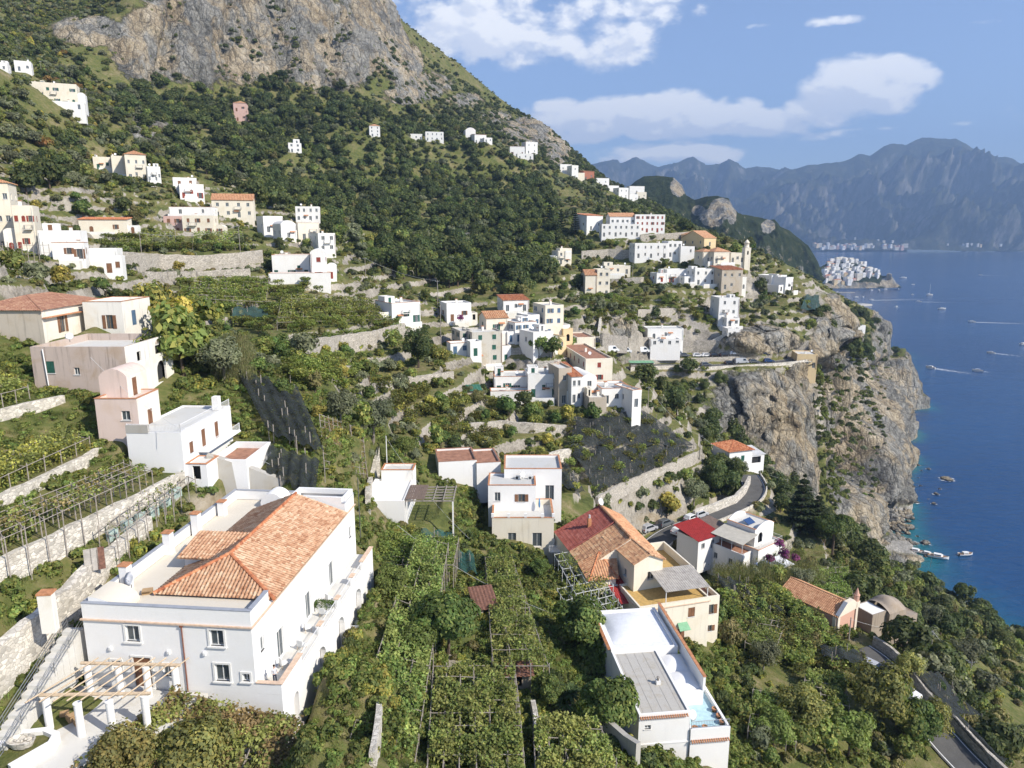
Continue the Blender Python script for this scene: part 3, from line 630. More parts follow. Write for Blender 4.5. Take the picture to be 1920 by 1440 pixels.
f = g.math('ADD', g.math('MULTIPLY', g.noise(v, .0022, 8, .68, .5), .6), g.math('MULTIPLY', g.noise(v, .014, 6, .7), .4))
rkf = g.math('MULTIPLY', g.step(g.math('ADD', f, g.math('MULTIPLY', g.attr('rock'), .16)), .60, .74), .8)
veg = g.ramp(g.noise(pos, .008, 6, .65), [(.35, (.035, .042, .022)), (.55, (.062, .066, .034)), (.7, (.105, .095, .055))])
c = g.mix(rkf, veg, g.ramp(f, [(.4, (.15, .14, .12)), (.7, (.34, .31, .27))]))
lk(nt, c, p.inputs['Base Color']); p.inputs['Roughness'].default_value = 1; p.inputs['Specular IOR Level'].default_value = 0
lk(nt, g.bump(g.noise(v, .02, 8, .7), 1.0, 30), p.inputs['Normal'])
m, nt, p, g = newmat('headland')
pos = g.geo(); rk, rh = rock_nodes(g, g.vmath('SCALE', pos, sc_=.45))
veg = g.ramp(g.noise(pos, .06, 6, .7), [(.35, (.018, .028, .010)), (.55, (.045, .058, .020)), (.7, (.085, .085, .035))])
rf = g.step(g.math('ADD', g.attr('rock'), g.math('MULTIPLY', g.math('SUBTRACT', g.noise(pos, .03, 6, .7), .5), 1.4)), .42, .6)
lk(nt, g.mix(rf, veg, rk), p.inputs['Base Color']); p.inputs['Roughness'].default_value = 1; p.inputs['Specular IOR Level'].default_value = .05
lk(nt, g.bump(g.noise(pos, .15, 8, .7), 1.0, 6), p.inputs['Normal'])
m, nt, p, g = newmat('sea')
pos = g.geo(); sh = g.attr('shallow')
wv = g.scalev(pos, (1, 1.6, 1))
deep = g.ramp(g.noise(pos, .004, 4, .5), [(.35, (.005, .044, .135)), (.65, (.008, .058, .165))])
c = g.mix(g.step(g.math('ADD', sh, g.math('MULTIPLY', g.math('SUBTRACT', g.noise(pos, .03, 4, .6), .5), .30)), .14, .80), deep, (.010, .12, .15))
c = g.mix(g.step(g.math('ADD', sh, g.math('MULTIPLY', g.math('SUBTRACT', g.noise(pos, .12, 5, .6), .5), .5)), .80, 1.02), c, (.07, .16, .15))
lk(nt, c, p.inputs['Base Color']); p.inputs['Roughness'].default_value = .16; p.inputs['IOR'].default_value = 1.33; p.inputs['Specular IOR Level'].default_value = .5
hh = g.math('ADD', g.math('MULTIPLY', g.noise(wv, .16, 6, .62, .3), 1.0), g.math('MULTIPLY', g.noise(wv, .028, 4, .55), 2.2))
lk(nt, g.bump(hh, .55, 1.6), p.inputs['Normal'])
m, nt, p, g = newmat('foam')
pos = g.geo(); p.inputs['Base Color'].default_value = (.78, .80, .80, 1); p.inputs['Roughness'].default_value = .8
tr = nt.nodes.new('ShaderNodeBsdfTransparent'); mxs = nt.nodes.new('ShaderNodeMixShader')
fo = g.step(g.math('ADD', g.attr('foam'), g.math('MULTIPLY', g.math('SUBTRACT', g.noise(pos, .45, 5, .7), .5), 1.1)), .30, .62)
lk(nt, fo, mxs.inputs[0]); lk(nt, tr.outputs[0], mxs.inputs[1]); lk(nt, p.outputs[0], mxs.inputs[2])
lk(nt, mxs.outputs[0], [n for n in nt.nodes if n.type == 'OUTPUT_MATERIAL'][0].inputs[0])
m, nt, p, g = newmat('asphalt')
pos = g.geo(); lk(nt, g.ramp(g.math('ADD', g.math('MULTIPLY', g.noise(pos, .4, 5, .6), .6), g.math('MULTIPLY', g.noise(pos, 9, 3), .4)), [(.35, (.075, .073, .070)), (.65, (.13, .127, .12))]), p.inputs['Base Color']); p.inputs['Roughness'].default_value = .9
simple('paint', (.72, .72, .70), .7, .15, 4)
simple('gravelpath', (.36, .32, .26), .95, .25, 1.2, bump=.4)
def leafmat(name, bright=1.38, trans=.36):
    m, nt, p, g = newmat(name)
    col = g.mix(1.0, g.attr('leafcol', 'Color'), (1.03, 1.02, .90), 'MULTIPLY'); oi = nt.nodes.new('ShaderNodeObjectInfo').outputs['Random']
    h = nt.nodes.new('ShaderNodeHueSaturation'); lk(nt, col, h.inputs['Color']); h.inputs['Saturation'].default_value = .88
    lk(nt, g.math('ADD', .485, g.math('MULTIPLY', oi, .03)), h.inputs['Hue']); lk(nt, g.math('ADD', .72*bright, g.math('MULTIPLY', g.math('FRACT', g.math('MULTIPLY', oi, 7.13)), .55*bright)), h.inputs['Value'])
    lk(nt, h.outputs[0], p.inputs['Base Color']); p.inputs['Roughness'].default_value = .6; p.inputs['Specular IOR Level'].default_value = .2
    tb = nt.nodes.new('ShaderNodeBsdfTranslucent'); lk(nt, g.mix(1.0, h.outputs[0], (1.15, 1.25, .55), 'MULTIPLY'), tb.inputs[0])
    ms = nt.nodes.new('ShaderNodeMixShader'); ms.inputs[0].default_value = trans
    lk(nt, p.outputs[0], ms.inputs[1]); lk(nt, tb.outputs[0], ms.inputs[2])
    lk(nt, ms.outputs[0], [n for n in nt.nodes if n.type == 'OUTPUT_MATERIAL'][0].inputs[0])
    return m
leafmat('leaf')
simple('bark', (.12, .09, .065), .9, .35, 4, bump=.5); simple('greybark', (.22, .19, .16), .9, .3, 4, bump=.5)
m, nt, p, g = newmat('net_black'); p.inputs['Base Color'].default_value = (.018, .02, .022, 1); p.inputs['Roughness'].default_value = .7
def netmat(name, col, cover):
    m, nt, p, g = newmat(name); pos = g.geo()
    lk(nt, g.ramp(g.noise(pos, .7, 5, .6), [(.3, tuple(c*.6 for c in col)), (.7, tuple(c*1.5 for c in col))]), p.inputs['Base Color']); p.inputs['Roughness'].default_value = .75
    tr = nt.nodes.new('ShaderNodeBsdfTransparent'); mxs = nt.nodes.new('ShaderNodeMixShader')
    fo = g.step(g.noise(pos, 1.4, 4, .6), cover-.12, cover+.12); fo = g.math('SUBTRACT', .93, g.math('MULTIPLY', fo, .5))
    lk(nt, fo, mxs.inputs[0]); lk(nt, tr.outputs[0], mxs.inputs[1]); lk(nt, p.outputs[0], mxs.inputs[2])
    lk(nt, mxs.outputs[0], [n for n in nt.nodes if n.type == 'OUTPUT_MATERIAL'][0].inputs[0])
netmat('net_black', (.022, .026, .024), .55); netmat('net_green', (.025, .08, .07), .5); netmat('net_teal', (.028, .058, .050), .6)
# ---- the terrain sheet: columns of equal azimuth, rows spaced evenly along the profile
NC, NROW = 940, 640
def build_terrain():
    azs = np.concatenate([np.linspace(A0, math.radians(-38), 60)[:-1], np.linspace(math.radians(-38), math.radians(39.5), NC-119), np.linspace(math.radians(39.5), A1, 61)[1:]]); V = np.zeros((NC, NROW, 3)); S = np.zeros((NC, NROW)); slope_raw = np.zeros((NC, NROW))
    rf = np.exp(np.linspace(math.log(R0), math.log(R1*.995), 2400))
    vf = None
    W = np.zeros((NC, 2400)); ZF = np.zeros((NC, 2400))
    for i, a in enumerate(azs):
        x, y = rf*math.sin(a), rf*math.cos(a); z = Hz(x, y); ZF[i] = z
        dr = np.diff(rf); dz_ = np.diff(z)
        w_ = np.hypot(dr*.42, dz_)/(rf[1:])**.92
        W[i] = np.concatenate([[0], np.cumsum(w_)])
    Wn = W/W[:, -1:]
    K = 9; ker = np.ones(K)/K
    Ws = np.apply_along_axis(lambda q_: np.convolve(np.pad(q_, K//2, 'edge'), ker, 'valid'), 0, Wn)
    t = np.linspace(0, 1, NROW)
    for i, a in enumerate(azs):
        r = np.interp(t, Ws[i], rf)
        x, y = r*math.sin(a), r*math.cos(a); z = np.interp(r, rf, ZF[i])
        V[i, :, 0], V[i, :, 1], V[i, :, 2] = x, y, z
    du = np.gradient(V, axis=0); dv = np.gradient(V, axis=1); N = np.cross(dv, du); N /= np.linalg.norm(N, axis=2)[..., None]+1e-9
    N *= np.where(N[..., 2:] < 0, -1, 1)
    X, Y, Z = V[..., 0], V[..., 1], V[..., 2]
    e = 5.0+np.hypot(X, Y)*.012
    gx = (Hz(X+e, Y)-Hz(X-e, Y))/(2*e); gy = (Hz(X, Y+e)-Hz(X, Y-e))/(2*e); st = np.hypot(gx, gy)
    R = np.hypot(X, Y)
    rock = sstep(st, 1.25, 2.0)*sstep(R, 150, 230)
    U, Vp, D = proj(X, Y, Z)
    def blob(u, v, ru, rv, k=1.0, d0=0, d1=5000): return k*np.clip(1.35-((U-u)/ru)**2-((Vp-v)/rv)**2, 0, 1)*((D > d0) & (D < d1))
    rock *= (D > 236)
    for bl in ((450,60,230,105,1,420),(620,90,110,90,1,480),(690,70,60,80,1,520),(280,90,80,80,1,420),(170,60,75,30,1,420),(300,228,55,24,.9,330),(270,250,30,20,.8,330),(800,160,60,30,.6,560),(755,120,40,45,.9,560),(760,180,55,22,.7,560),(870,190,45,18,.6,560),(930,222,40,16,.6,560),
               (990,250,60,32,.95,600),(1045,285,25,30,1,600),(715,390,40,30,.75,360),(690,420,30,20,.6,340),(840,395,12,50,.5,360),(890,455,40,22,.8,300),(430,750,1,1,0),(1430,640,75,28,1,255,330),(1540,620,30,34,1,255,400),
               (1420,760,110,70,1,236,420),(1480,830,80,70,1,236,420),(1570,770,40,120,1,240,480),(1620,800,60,130,1,260,520),(1640,900,60,70,1,280,470),(1680,700,40,50,1,480),(1540,900,40,50,.9,240,420),(1070,860,50,22,.6,120,165)):
        rock = np.maximum(rock, blob(*bl[:5], *(bl[5:])))
    rock *= sstep(D, 118, 160)*np.where((U > 1562) & (Vp < 745) & (Z > 30), sstep(st, .65, 1.2), 1)
    rock *= 1-.9*np.exp(-((U-1548-(Vp-690)*.03)/11)**2)*sstep(Vp, 690, 720)*(D > 236)
    rock = np.where(Z < 14, np.maximum(rock, sstep(14-Z, 0, 8)), rock)
    beach = ((np.abs(U-1670) < 66) & (np.abs(Vp-992) < 50) & (Z < 8) & (D > 300)).astype(float)
    rock *= 1-beach
    zs = Z*.45
    cr = fbm(X/46, Y/46, zs/46, 3, ridged=True)*5.0+fbm(X/15, Y/15, Z/15+9, 4, ridged=True)*3.2+fbm(X/5, Y/5, Z/5+5, 3, ridged=True)*1.5
    cr2 = fbm(X/26, Y/26, Z/110, 3, ridged=True)*5.0
    ld = fbm(X/40, Y/40, Z/7, 3)*2.2
    cr = cr+ld; amp = np.clip(rock, 0, 1)*np.clip((R-110)/160, .12, 1.25)*sstep(Z, -3, 9)
    gr = np.zeros_like(Z)
    for (u0, v0, u1, v1, wd, dp) in ((1545,690,1552,930,20,16),(1596,660,1603,910,26,42),(1655,690,1636,900,16,22),(1480,700,1440,860,8,5),(1360,700,1370,800,9,6),(330,0,300,180,16,12),(520,0,545,190,22,14),(640,40,615,190,18,12),(430,0,420,170,10,7)):
        uc = u0+(u1-u0)*(Vp-v0)/(v1-v0); gr += dp*np.exp(-((U-uc)/wd)**2)*sstep(Vp, v0-30, v0+10)*(1-sstep(Vp, v1-10, v1+40))*(D > 236)
    Nh = N*np.array([1, 1, 0]); Nh /= np.linalg.norm(Nh, axis=2)[..., None]+1e-6; V -= Nh*(gr*np.clip(rock, 0, 1))[..., None]
    V += N*np.array([1, 1, .45])*((cr+cr2-3.6)*amp)[..., None]
    nrm_z = N[..., 2]
    tm_ = sstep(Z, 62, 72)*(1-sstep(Z, 172, 182))*sstep(R, 118, 135)*(1-sstep(R, 380, 420))
    wallm = np.clip(sstep(1-nrm_z, .14, .34)*(1-rock), 0, 1)*tm_
    bare = np.zeros_like(rock)
    F = np.arange(NC*NROW).reshape(NC, NROW)
    quads = np.stack([F[:-1, :-1], F[:-1, 1:], F[1:, 1:], F[1:, :-1]], -1).reshape(-1, 4)
    for (u, v, ru, rv) in ((395,955,55,35),(190,1150,40,60),(1385,955,40,10),(1230,975,40,14)):
        bare = np.maximum(bare, np.clip(1.4-((U-u)/ru)**2-((Vp-v)/rv)**2, 0, 1))
    me = mesh_np('terrain', V.reshape(-1, 3), quads, [MAT['terrain']], True, dict(rock=rock.ravel(), wallm=wallm.ravel(), beach=beach.ravel(), bare=bare.ravel()))
    o = link('terrain', me); tag(o, 'terraced limestone hillside falling to the sea', 'hillside', kind='structure')
    return o, rock, V
terrain_ob, ROCKG, TV = build_terrain()
# ---- sea
def build_sea():
    rr = np.concatenate([np.exp(np.linspace(math.log(90), math.log(1200), 90)), np.exp(np.linspace(math.log(1300), math.log(26000), 30))])
    aa = np.linspace(math.radians(-100), math.radians(100), 240)
    AA, RR = np.meshgrid(aa, rr, indexing='ij'); X, Y = RR*np.sin(AA), RR*np.cos(AA)
    depth = np.where(RR < 1140, np.clip(-Hz(X, Y), -20, 40), 40)
    shallow = np.exp(-np.clip(depth, 0, 60)/8.0)*(RR < 1140)
    F = np.arange(AA.size).reshape(AA.shape)
    q_ = np.stack([F[:-1, :-1], F[:-1, 1:], F[1:, 1:], F[1:, :-1]], -1).reshape(-1, 4)[:, ::-1]
    me = mesh_np('sea', np.stack([X, Y, X*0], -1).reshape(-1, 3), q_, [MAT['sea']], True, dict(shallow=shallow.ravel()))
    return tag(link('sea', me), 'deep blue sea with turquoise shallows under the cliffs', 'sea', kind='structure')
sea_ob = build_sea()
# ---- far coast: ridge line + foot line -> slopes with gullies
def range_mesh(name, label, ridge, foot, mat, amp, wl, cols=260, rows=70, back=.35, rockz=None, prof=1.15, seed=0, cat='mountain'):
    ru = np.array([r[0] for r in ridge]); us = np.linspace(ru[0], ru[-1], cols)
    RV = np.interp(us, ru, [r[1] for r in ridge]); RD = np.interp(us, ru, [r[2] for r in ridge])
    fu = [f[0] for f in foot]; FV = np.interp(us, fu, [f[1] for f in foot]); FD = np.interp(us, fu, [f[2] for f in foot])
    top = np.array([pix(u, v, d) for u, v, d in zip(us, RV, RD)]); bot = np.array([pix(u, v, d) for u, v, d in zip(us, FV, FD)])
    t = np.linspace(-back, 1, rows)[None, :, None]
    tt = np.clip(t, 0, 1)
    V = top[:, None, :]*(1-tt)+bot[:, None, :]*tt
    V[..., 2] = top[:, None, 2]+(bot-top)[:, None, 2]*(tt[..., 0]**prof)
    bk = np.clip(-t, 0, 1)
    V[..., 1] += bk[..., 0]*(top[:, None, 1]-bot[:, None, 1]).clip(60)*1.2; V[..., 2] -= bk[..., 0]*(top[:, None, 2])*1.3
    X, Y, Z = V[..., 0]/wl, V[..., 1]/wl, V[..., 2]/wl
    n = fbm(X+seed, Y, Z*.4+seed, 6, ridged=True, gain=.55)
    fade = np.clip(tt[..., 0]*2.6, .09, 1)*np.clip((1-tt[..., 0])*6+.05, 0, 1)
    V[..., 2] += (n-.62)*amp*fade
    V[..., 1] -= (n-.3)*amp*.8*fade
    F = np.arange(cols*rows).reshape(cols, rows)
    q_ = np.stack([F[:-1, :-1], F[:-1, 1:], F[1:, 1:], F[1:, :-1]], -1).reshape(-1, 4)
    du = np.gradient(V, axis=0); dv = np.gradient(V, axis=1); N = np.cross(du, dv); N /= np.linalg.norm(N, axis=2)[..., None]+1e-9
    rock = np.clip(sstep(1-np.abs(N[..., 2]), .25, .6), 0, 1)
    if rockz is not None:
        U, Vp, D = proj(V[..., 0], V[..., 1], V[..., 2])
        rock = rock*.35
        for (u, v, a, b) in rockz: rock = np.maximum(rock, np.clip(1.4-((U-u)/a)**2-((Vp-v)/b)**2, 0, 1))
    me = mesh_np(name, V.reshape(-1, 3), q_, [MAT[mat]], True, dict(rock=rock.ravel()))
    return tag(link(name, me), label, cat, kind='structure'), V
range_mesh('mountain_range', 'pale blue mountain range behind the coast', [(900,330,9500),(1000,322,9500),(1060,318,9500),(1090,313,9500),(1120,305,9500),(1157,297,9600),(1163,305,9600),(1193,293,9600),(1233,310,9600),(1262,307,9600),(1300,293,9400),(1323,310,9400),(1347,310,9400),(1365,298,9200),(1380,303,9200),(1397,313,9200),(1420,308,9200),(1463,317,9200),(1500,322,9200),(1560,345,9200),(1640,380,9200)],
    [(900,440,7600),(1640,452,7600)], 'mountain', 760, 1100, 300, 70, seed=3)
massif_ob, MASS = range_mesh('mountain_massif', 'broad blue mountain across the bay', [(1330,420,7600),(1400,372,7900),(1450,335,8200),(1475,318,8300),(1513,305,8300),(1545,303,8300),(1580,297,8300),(1600,288,8300),(1613,282,8300),(1633,287,8300),(1655,275,8300),(1673,270,8300),(1697,273,8300),(1715,264,8300),(1740,258,8300),(1765,257,8300),(1790,258,8300),(1812,265,8300),(1830,273,8300),(1840,283,8300),(1853,284,8300),(1870,290,8300),(1885,289,8300),(1900,296,8300),(1920,312,8300),(1990,340,8300),(2100,372,8200),(2300,420,8000),(2600,452,7800)],
    [(1330,466,6500),(1500,468,6400),(1650,469,6300),(1920,469.5,6250),(2600,470,6200)], 'mountain', 820, 950, 420, 100, seed=11, prof=.92)
range_mesh('headland', 'wooded headland with pale cliffs in the middle distance', [(1120,385,1500),(1160,365,1500),(1192,340,1500),(1207,331,1500),(1235,329,1500),(1262,331,1480),(1278,346,1470),(1286,366,1440),(1302,374,1400),(1325,369,1350),(1345,367,1330),(1366,371,1310),(1374,388,1300),(1385,398,1320),(1402,404,1400),(1420,407,1400),(1442,412,1420),(1452,411,1420),(1464,424,1440),(1480,432,1460),(1496,446,1480),(1515,458,1500),(1522,470,1500),(1534,490,1500),(1542,512,1500)],
    [(1120,500,1150),(1300,505,1100),(1400,510,1150),(1500,522,1420),(1542,530,1440)], 'headland', 46, 150, 300, 80, rockz=((1272,350,16,20),(1352,392,24,22),(1335,408,24,18),(1372,400,10,22),(1440,425,14,14),(1310,395,14,10)), seed=5, cat='headland')
# ---- house building kit
rnd = random.Random(11)
def MT(x, y, z, yaw=0): return Matrix.Translation((x, y, z)) @ Matrix.Rotation(yaw, 4, 'Z')
def spline_arc(w, rise, n=10):
    if rise <= 0: return [(-w/2, 0), (w/2, 0)]
    R = (w*w/4+rise*rise)/(2*rise); a = math.asin(min(1, w/2/R))
    if rise > w/2: a = math.pi-a
    return [(R*math.sin(-a+2*a*i/n), R*math.cos(-a+2*a*i/n)-(R-rise)) for i in range(n+1)]
def wall_face(mb, o, ux, nrm, W, z0, z1, ops, mat, rv=.22):
    o = Vector(o); ux = Vector(ux); nrm = Vector(nrm); uz = Vector((0, 0, 1))
    P = lambda x, z, dpt=0: o+ux*x+uz*z-nrm*dpt
    ops = [q for q in ops if q[0]-q[2]/2 > .05 and q[0]+q[2]/2 < W-.05 and q[1]+q[3] < z1-.05]
    ok = []
    for q in ops:
        if all(abs(q[0]-r[0]) > (q[2]+r[2])/2+.05 or q[1] > r[1]+r[3]+.05 or r[1] > q[1]+q[3]+.05 for r in ok): ok.append(q)
    ops = ok
    xs = sorted({0, W}|{q[0]-q[2]/2 for q in ops}|{q[0]+q[2]/2 for q in ops}); zs = sorted({z0, z1}|{q[1] for q in ops}|{q[1]+q[3] for q in ops})
    for i in range(len(xs)-1):
        for k in range(len(zs)-1):
            cx, cz = (xs[i]+xs[i+1])/2, (zs[k]+zs[k+1])/2
            if any(abs(cx-q[0]) < q[2]/2 and q[1] < cz < q[1]+q[3] for q in ops): continue
            mb.add([P(xs[i], zs[k]), P(xs[i+1], zs[k]), P(xs[i+1], zs[k+1]), P(xs[i], zs[k+1])], [(0,1,2,3)], mat)
    for (x, z, w_, h_, arch) in ops:
        xa, xb, zt = x-w_/2, x+w_/2, z+h_
        if arch:
            rise = min(w_/2, h_*.5); arc = [(x+px, zt-rise+pz) for px, pz in spline_arc(w_, rise, 10)]
            half = len(arc)//2
            mb.add([P(xa, zt)]+[P(*q) for q in arc[:half+1]], [tuple(range(half+2))[::-1]], mat)
            mb.add([P(xb, zt)]+[P(*q) for q in arc[half:]], [tuple(range(len(arc)-half+1))[::-1]], mat)
            ring = [(xa, z)]+arc+[(xb, z)]
        else: ring = [(xa, z), (xa, zt), (xb, zt), (xb, z)]
        ring = ring+[ring[0]]
        for q, r in zip(ring[:-1], ring[1:]):
            mb.add([P(*q), P(*r), P(*r, rv), P(*q, rv)], [(3,2,1,0)], mat)
    return ops
_wc = {}
def win_mesh(w_, h_, kind, arch, near, state):
    key = (round(w_, 2), round(h_, 2), kind, arch, near, state)
    if key in _wc: return _wc[key]
    fr = MAT['shutter_white'] if kind in ('grey', 'white', 'green', 'blue') else MAT['wood']
    mb = MB(); y = .16
    t = .07
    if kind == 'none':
        mb.box(-w_/2, .55, 0, w_/2, .6, h_, MAT['dark']); me = mb.mesh('window'); _wc[key] = (me, None); return _wc[key]  # open hole, no window: dark sheet stands in for the shade inside
    mb.box(-w_/2, y-.04, 0, -w_/2+t, y+.06, h_, fr); mb.box(w_/2-t, y-.04, 0, w_/2, y+.06, h_, fr)
    mb.box(-w_/2+t, y-.04, 0, w_/2-t, y+.06, t, fr); mb.box(-w_/2+t, y-.04, h_-t, w_/2-t, y+.06, h_, fr); mb.box(-.03, y-.03, t, .03, y+.05, h_-t, fr)
    sh = MAT.get('shutter_'+kind, MAT['shutter_grey'])
    if kind not in ('grey', 'white'):
        if state == 0:
            for sx in (-1, 1):
                xa, xb = (-w_/2+.02, -.015) if sx < 0 else (.015, w_/2-.02)
                mb.box(xa, y-.13, .03, xb, y-.09, h_-.03, sh)
                if near:
                    for k in range(int(h_/.16)): mb.box(xa+.05, y-.145, .1+k*.16, xb-.05, y-.13, .1+k*.16+.07, sh)
        elif state == 1:
            for sx in (-1, 1):
                xa = sx*(w_/2+.02); xb = sx*(w_/2+.02+w_/2*.94)
                mb.box(min(xa, xb), -.055, .03, max(xa, xb), -.015, h_-.03, sh)
    if h_ < 1.9: mb.box(-w_/2-.1, -.08, -.07, w_/2+.1, .14, 0, MAT['trim'])
    pb = MB(); pb.box(-w_/2+t, y+.01, t, w_/2-t, y+.03, h_-t, MAT['glass'])
    if near: r = (mb.mesh('window'), pb.mesh('pane'))
    else:
        mb.box(-w_/2+t, y+.01, t, w_/2-t, y+.03, h_-t, MAT['glass']); r = (mb.mesh('window'), None)
    _wc[key] = r; return r
def put_window(root, o, ux, nrm, q, kind, near, name=None, M=None):
    x, z, w_, h_, arch = q
    state = rnd.choice((0, 0, 1)) if kind not in ('grey', 'white', 'none') else 0
    me, pane = win_mesh(w_, h_, kind, arch, near, state)
    p_ = Vector(o)+Vector(ux)*x+Vector((0, 0, z))
    rot = math.atan2(ux[1], ux[0])
    ob = link(name or ('door' if h_ > 1.9 and w_ < 1.6 else 'window'), me, root); ob.location = p_; ob.rotation_euler = (0, 0, rot)
    if pane: link('pane', pane, ob)
    return ob
def tiled_plane(mb, e0, e1, top, mat, pitch=.30, row=.42, r=.085, sides=None, cols_out=None):
    e0, e1 = Vector(e0), Vector(e1); ax = (e1-e0); L = ax.length; ax.normalize()
    up_, tmax, smap = top
    nrm = ax.cross(up_).normalized()
    if nrm.z < 0: nrm = -nrm
    n = max(2, int(L/pitch)); pt = L/n
    for i in range(n):
        s0 = (i+.5)*pt; T = tmax(s0)
        if T < .15: continue
        nr = max(1, int(round(T/row))); rw = T/nr
        base = e0+ax*s0
        for k in range(nr):
            lift = .028
            if cols_out is not None: cols_out.append((base+up_*(k*rw)+nrm*.02, ax, up_, nrm, pt, rw)); continue
            vs = []
            for (t_, lf, rr) in ((k*rw-.02, lift, 1.0), ((k+1)*rw, 0, .82)):
                c = base+up_*t_+nrm*lf
                for a in (0, .5, 1.0):
                    th = math.pi*a; vs.append(c-ax*(math.cos(th)*pt*.36*rr)+nrm*(math.sin(th)*r*rr))
            mb.add(vs, [(0,1,4,3), (1,2,5,4), (0, 2, 1)], mat)
def roof_quad(mb, pts, mat, th=.12):
    pts = [Vector(p) for p in pts]; n = (pts[1]-pts[0]).cross(pts[-1]-pts[0]).normalized()
    if n.z < 0: n = -n
    lo = [p-n*th for p in pts]; m_ = len(pts)
    mb.add(pts+lo, [tuple(range(m_)), tuple(range(2*m_-1, m_-1, -1))]+[(i, i+m_, (i+1) % m_+m_, (i+1) % m_) for i in range(m_)], mat)
def plane_tiles(mb, quad, mat, pitch=.3, row=.45, r=.085, cols_out=None):
    e0, e1, t1, t0 = [Vector(p) for p in quad]
    ax = (e1-e0).normalized(); L = (e1-e0).length
    n = (e1-e0).cross(t0-e0)
    if n.length < 1e-6: n = (e1-e0).cross(t1-e0)
    n.normalize()
    if n.z < 0: n = -n
    up_ = n.cross(ax).normalized()
    if up_.z < 0: up_ = -up_
    q0 = ((t0-e0).dot(ax), (t0-e0).dot(up_)); q1 = ((t1-e0).dot(ax), (t1-e0).dot(up_))
    def tmax(s):
        if s < q0[0]: return q0[1]*s/max(q0[0], 1e-6)
        if s > q1[0]: return q1[1]*(L-s)/max(L-q1[0], 1e-6)
        if abs(q1[0]-q0[0]) < 1e-6: return q0[1]
        return q0[1]+(q1[1]-q0[1])*(s-q0[0])/(q1[0]-q0[0])
    tiled_plane(mb, e0, e1, (up_, tmax, None), mat, pitch, row, r, cols_out=cols_out)
def ridge_tiles(mb, a, b, mat, r=.13):
    a, b = Vector(a), Vector(b); n = max(1, int((b-a).length/.42))
    for i in range(n):
        p0, p1 = a+(b-a)*(i/n), a+(b-a)*((i+1.06)/n)
        mb.tube([p0, p1], [r*1.06, r*.88], mat, 7)
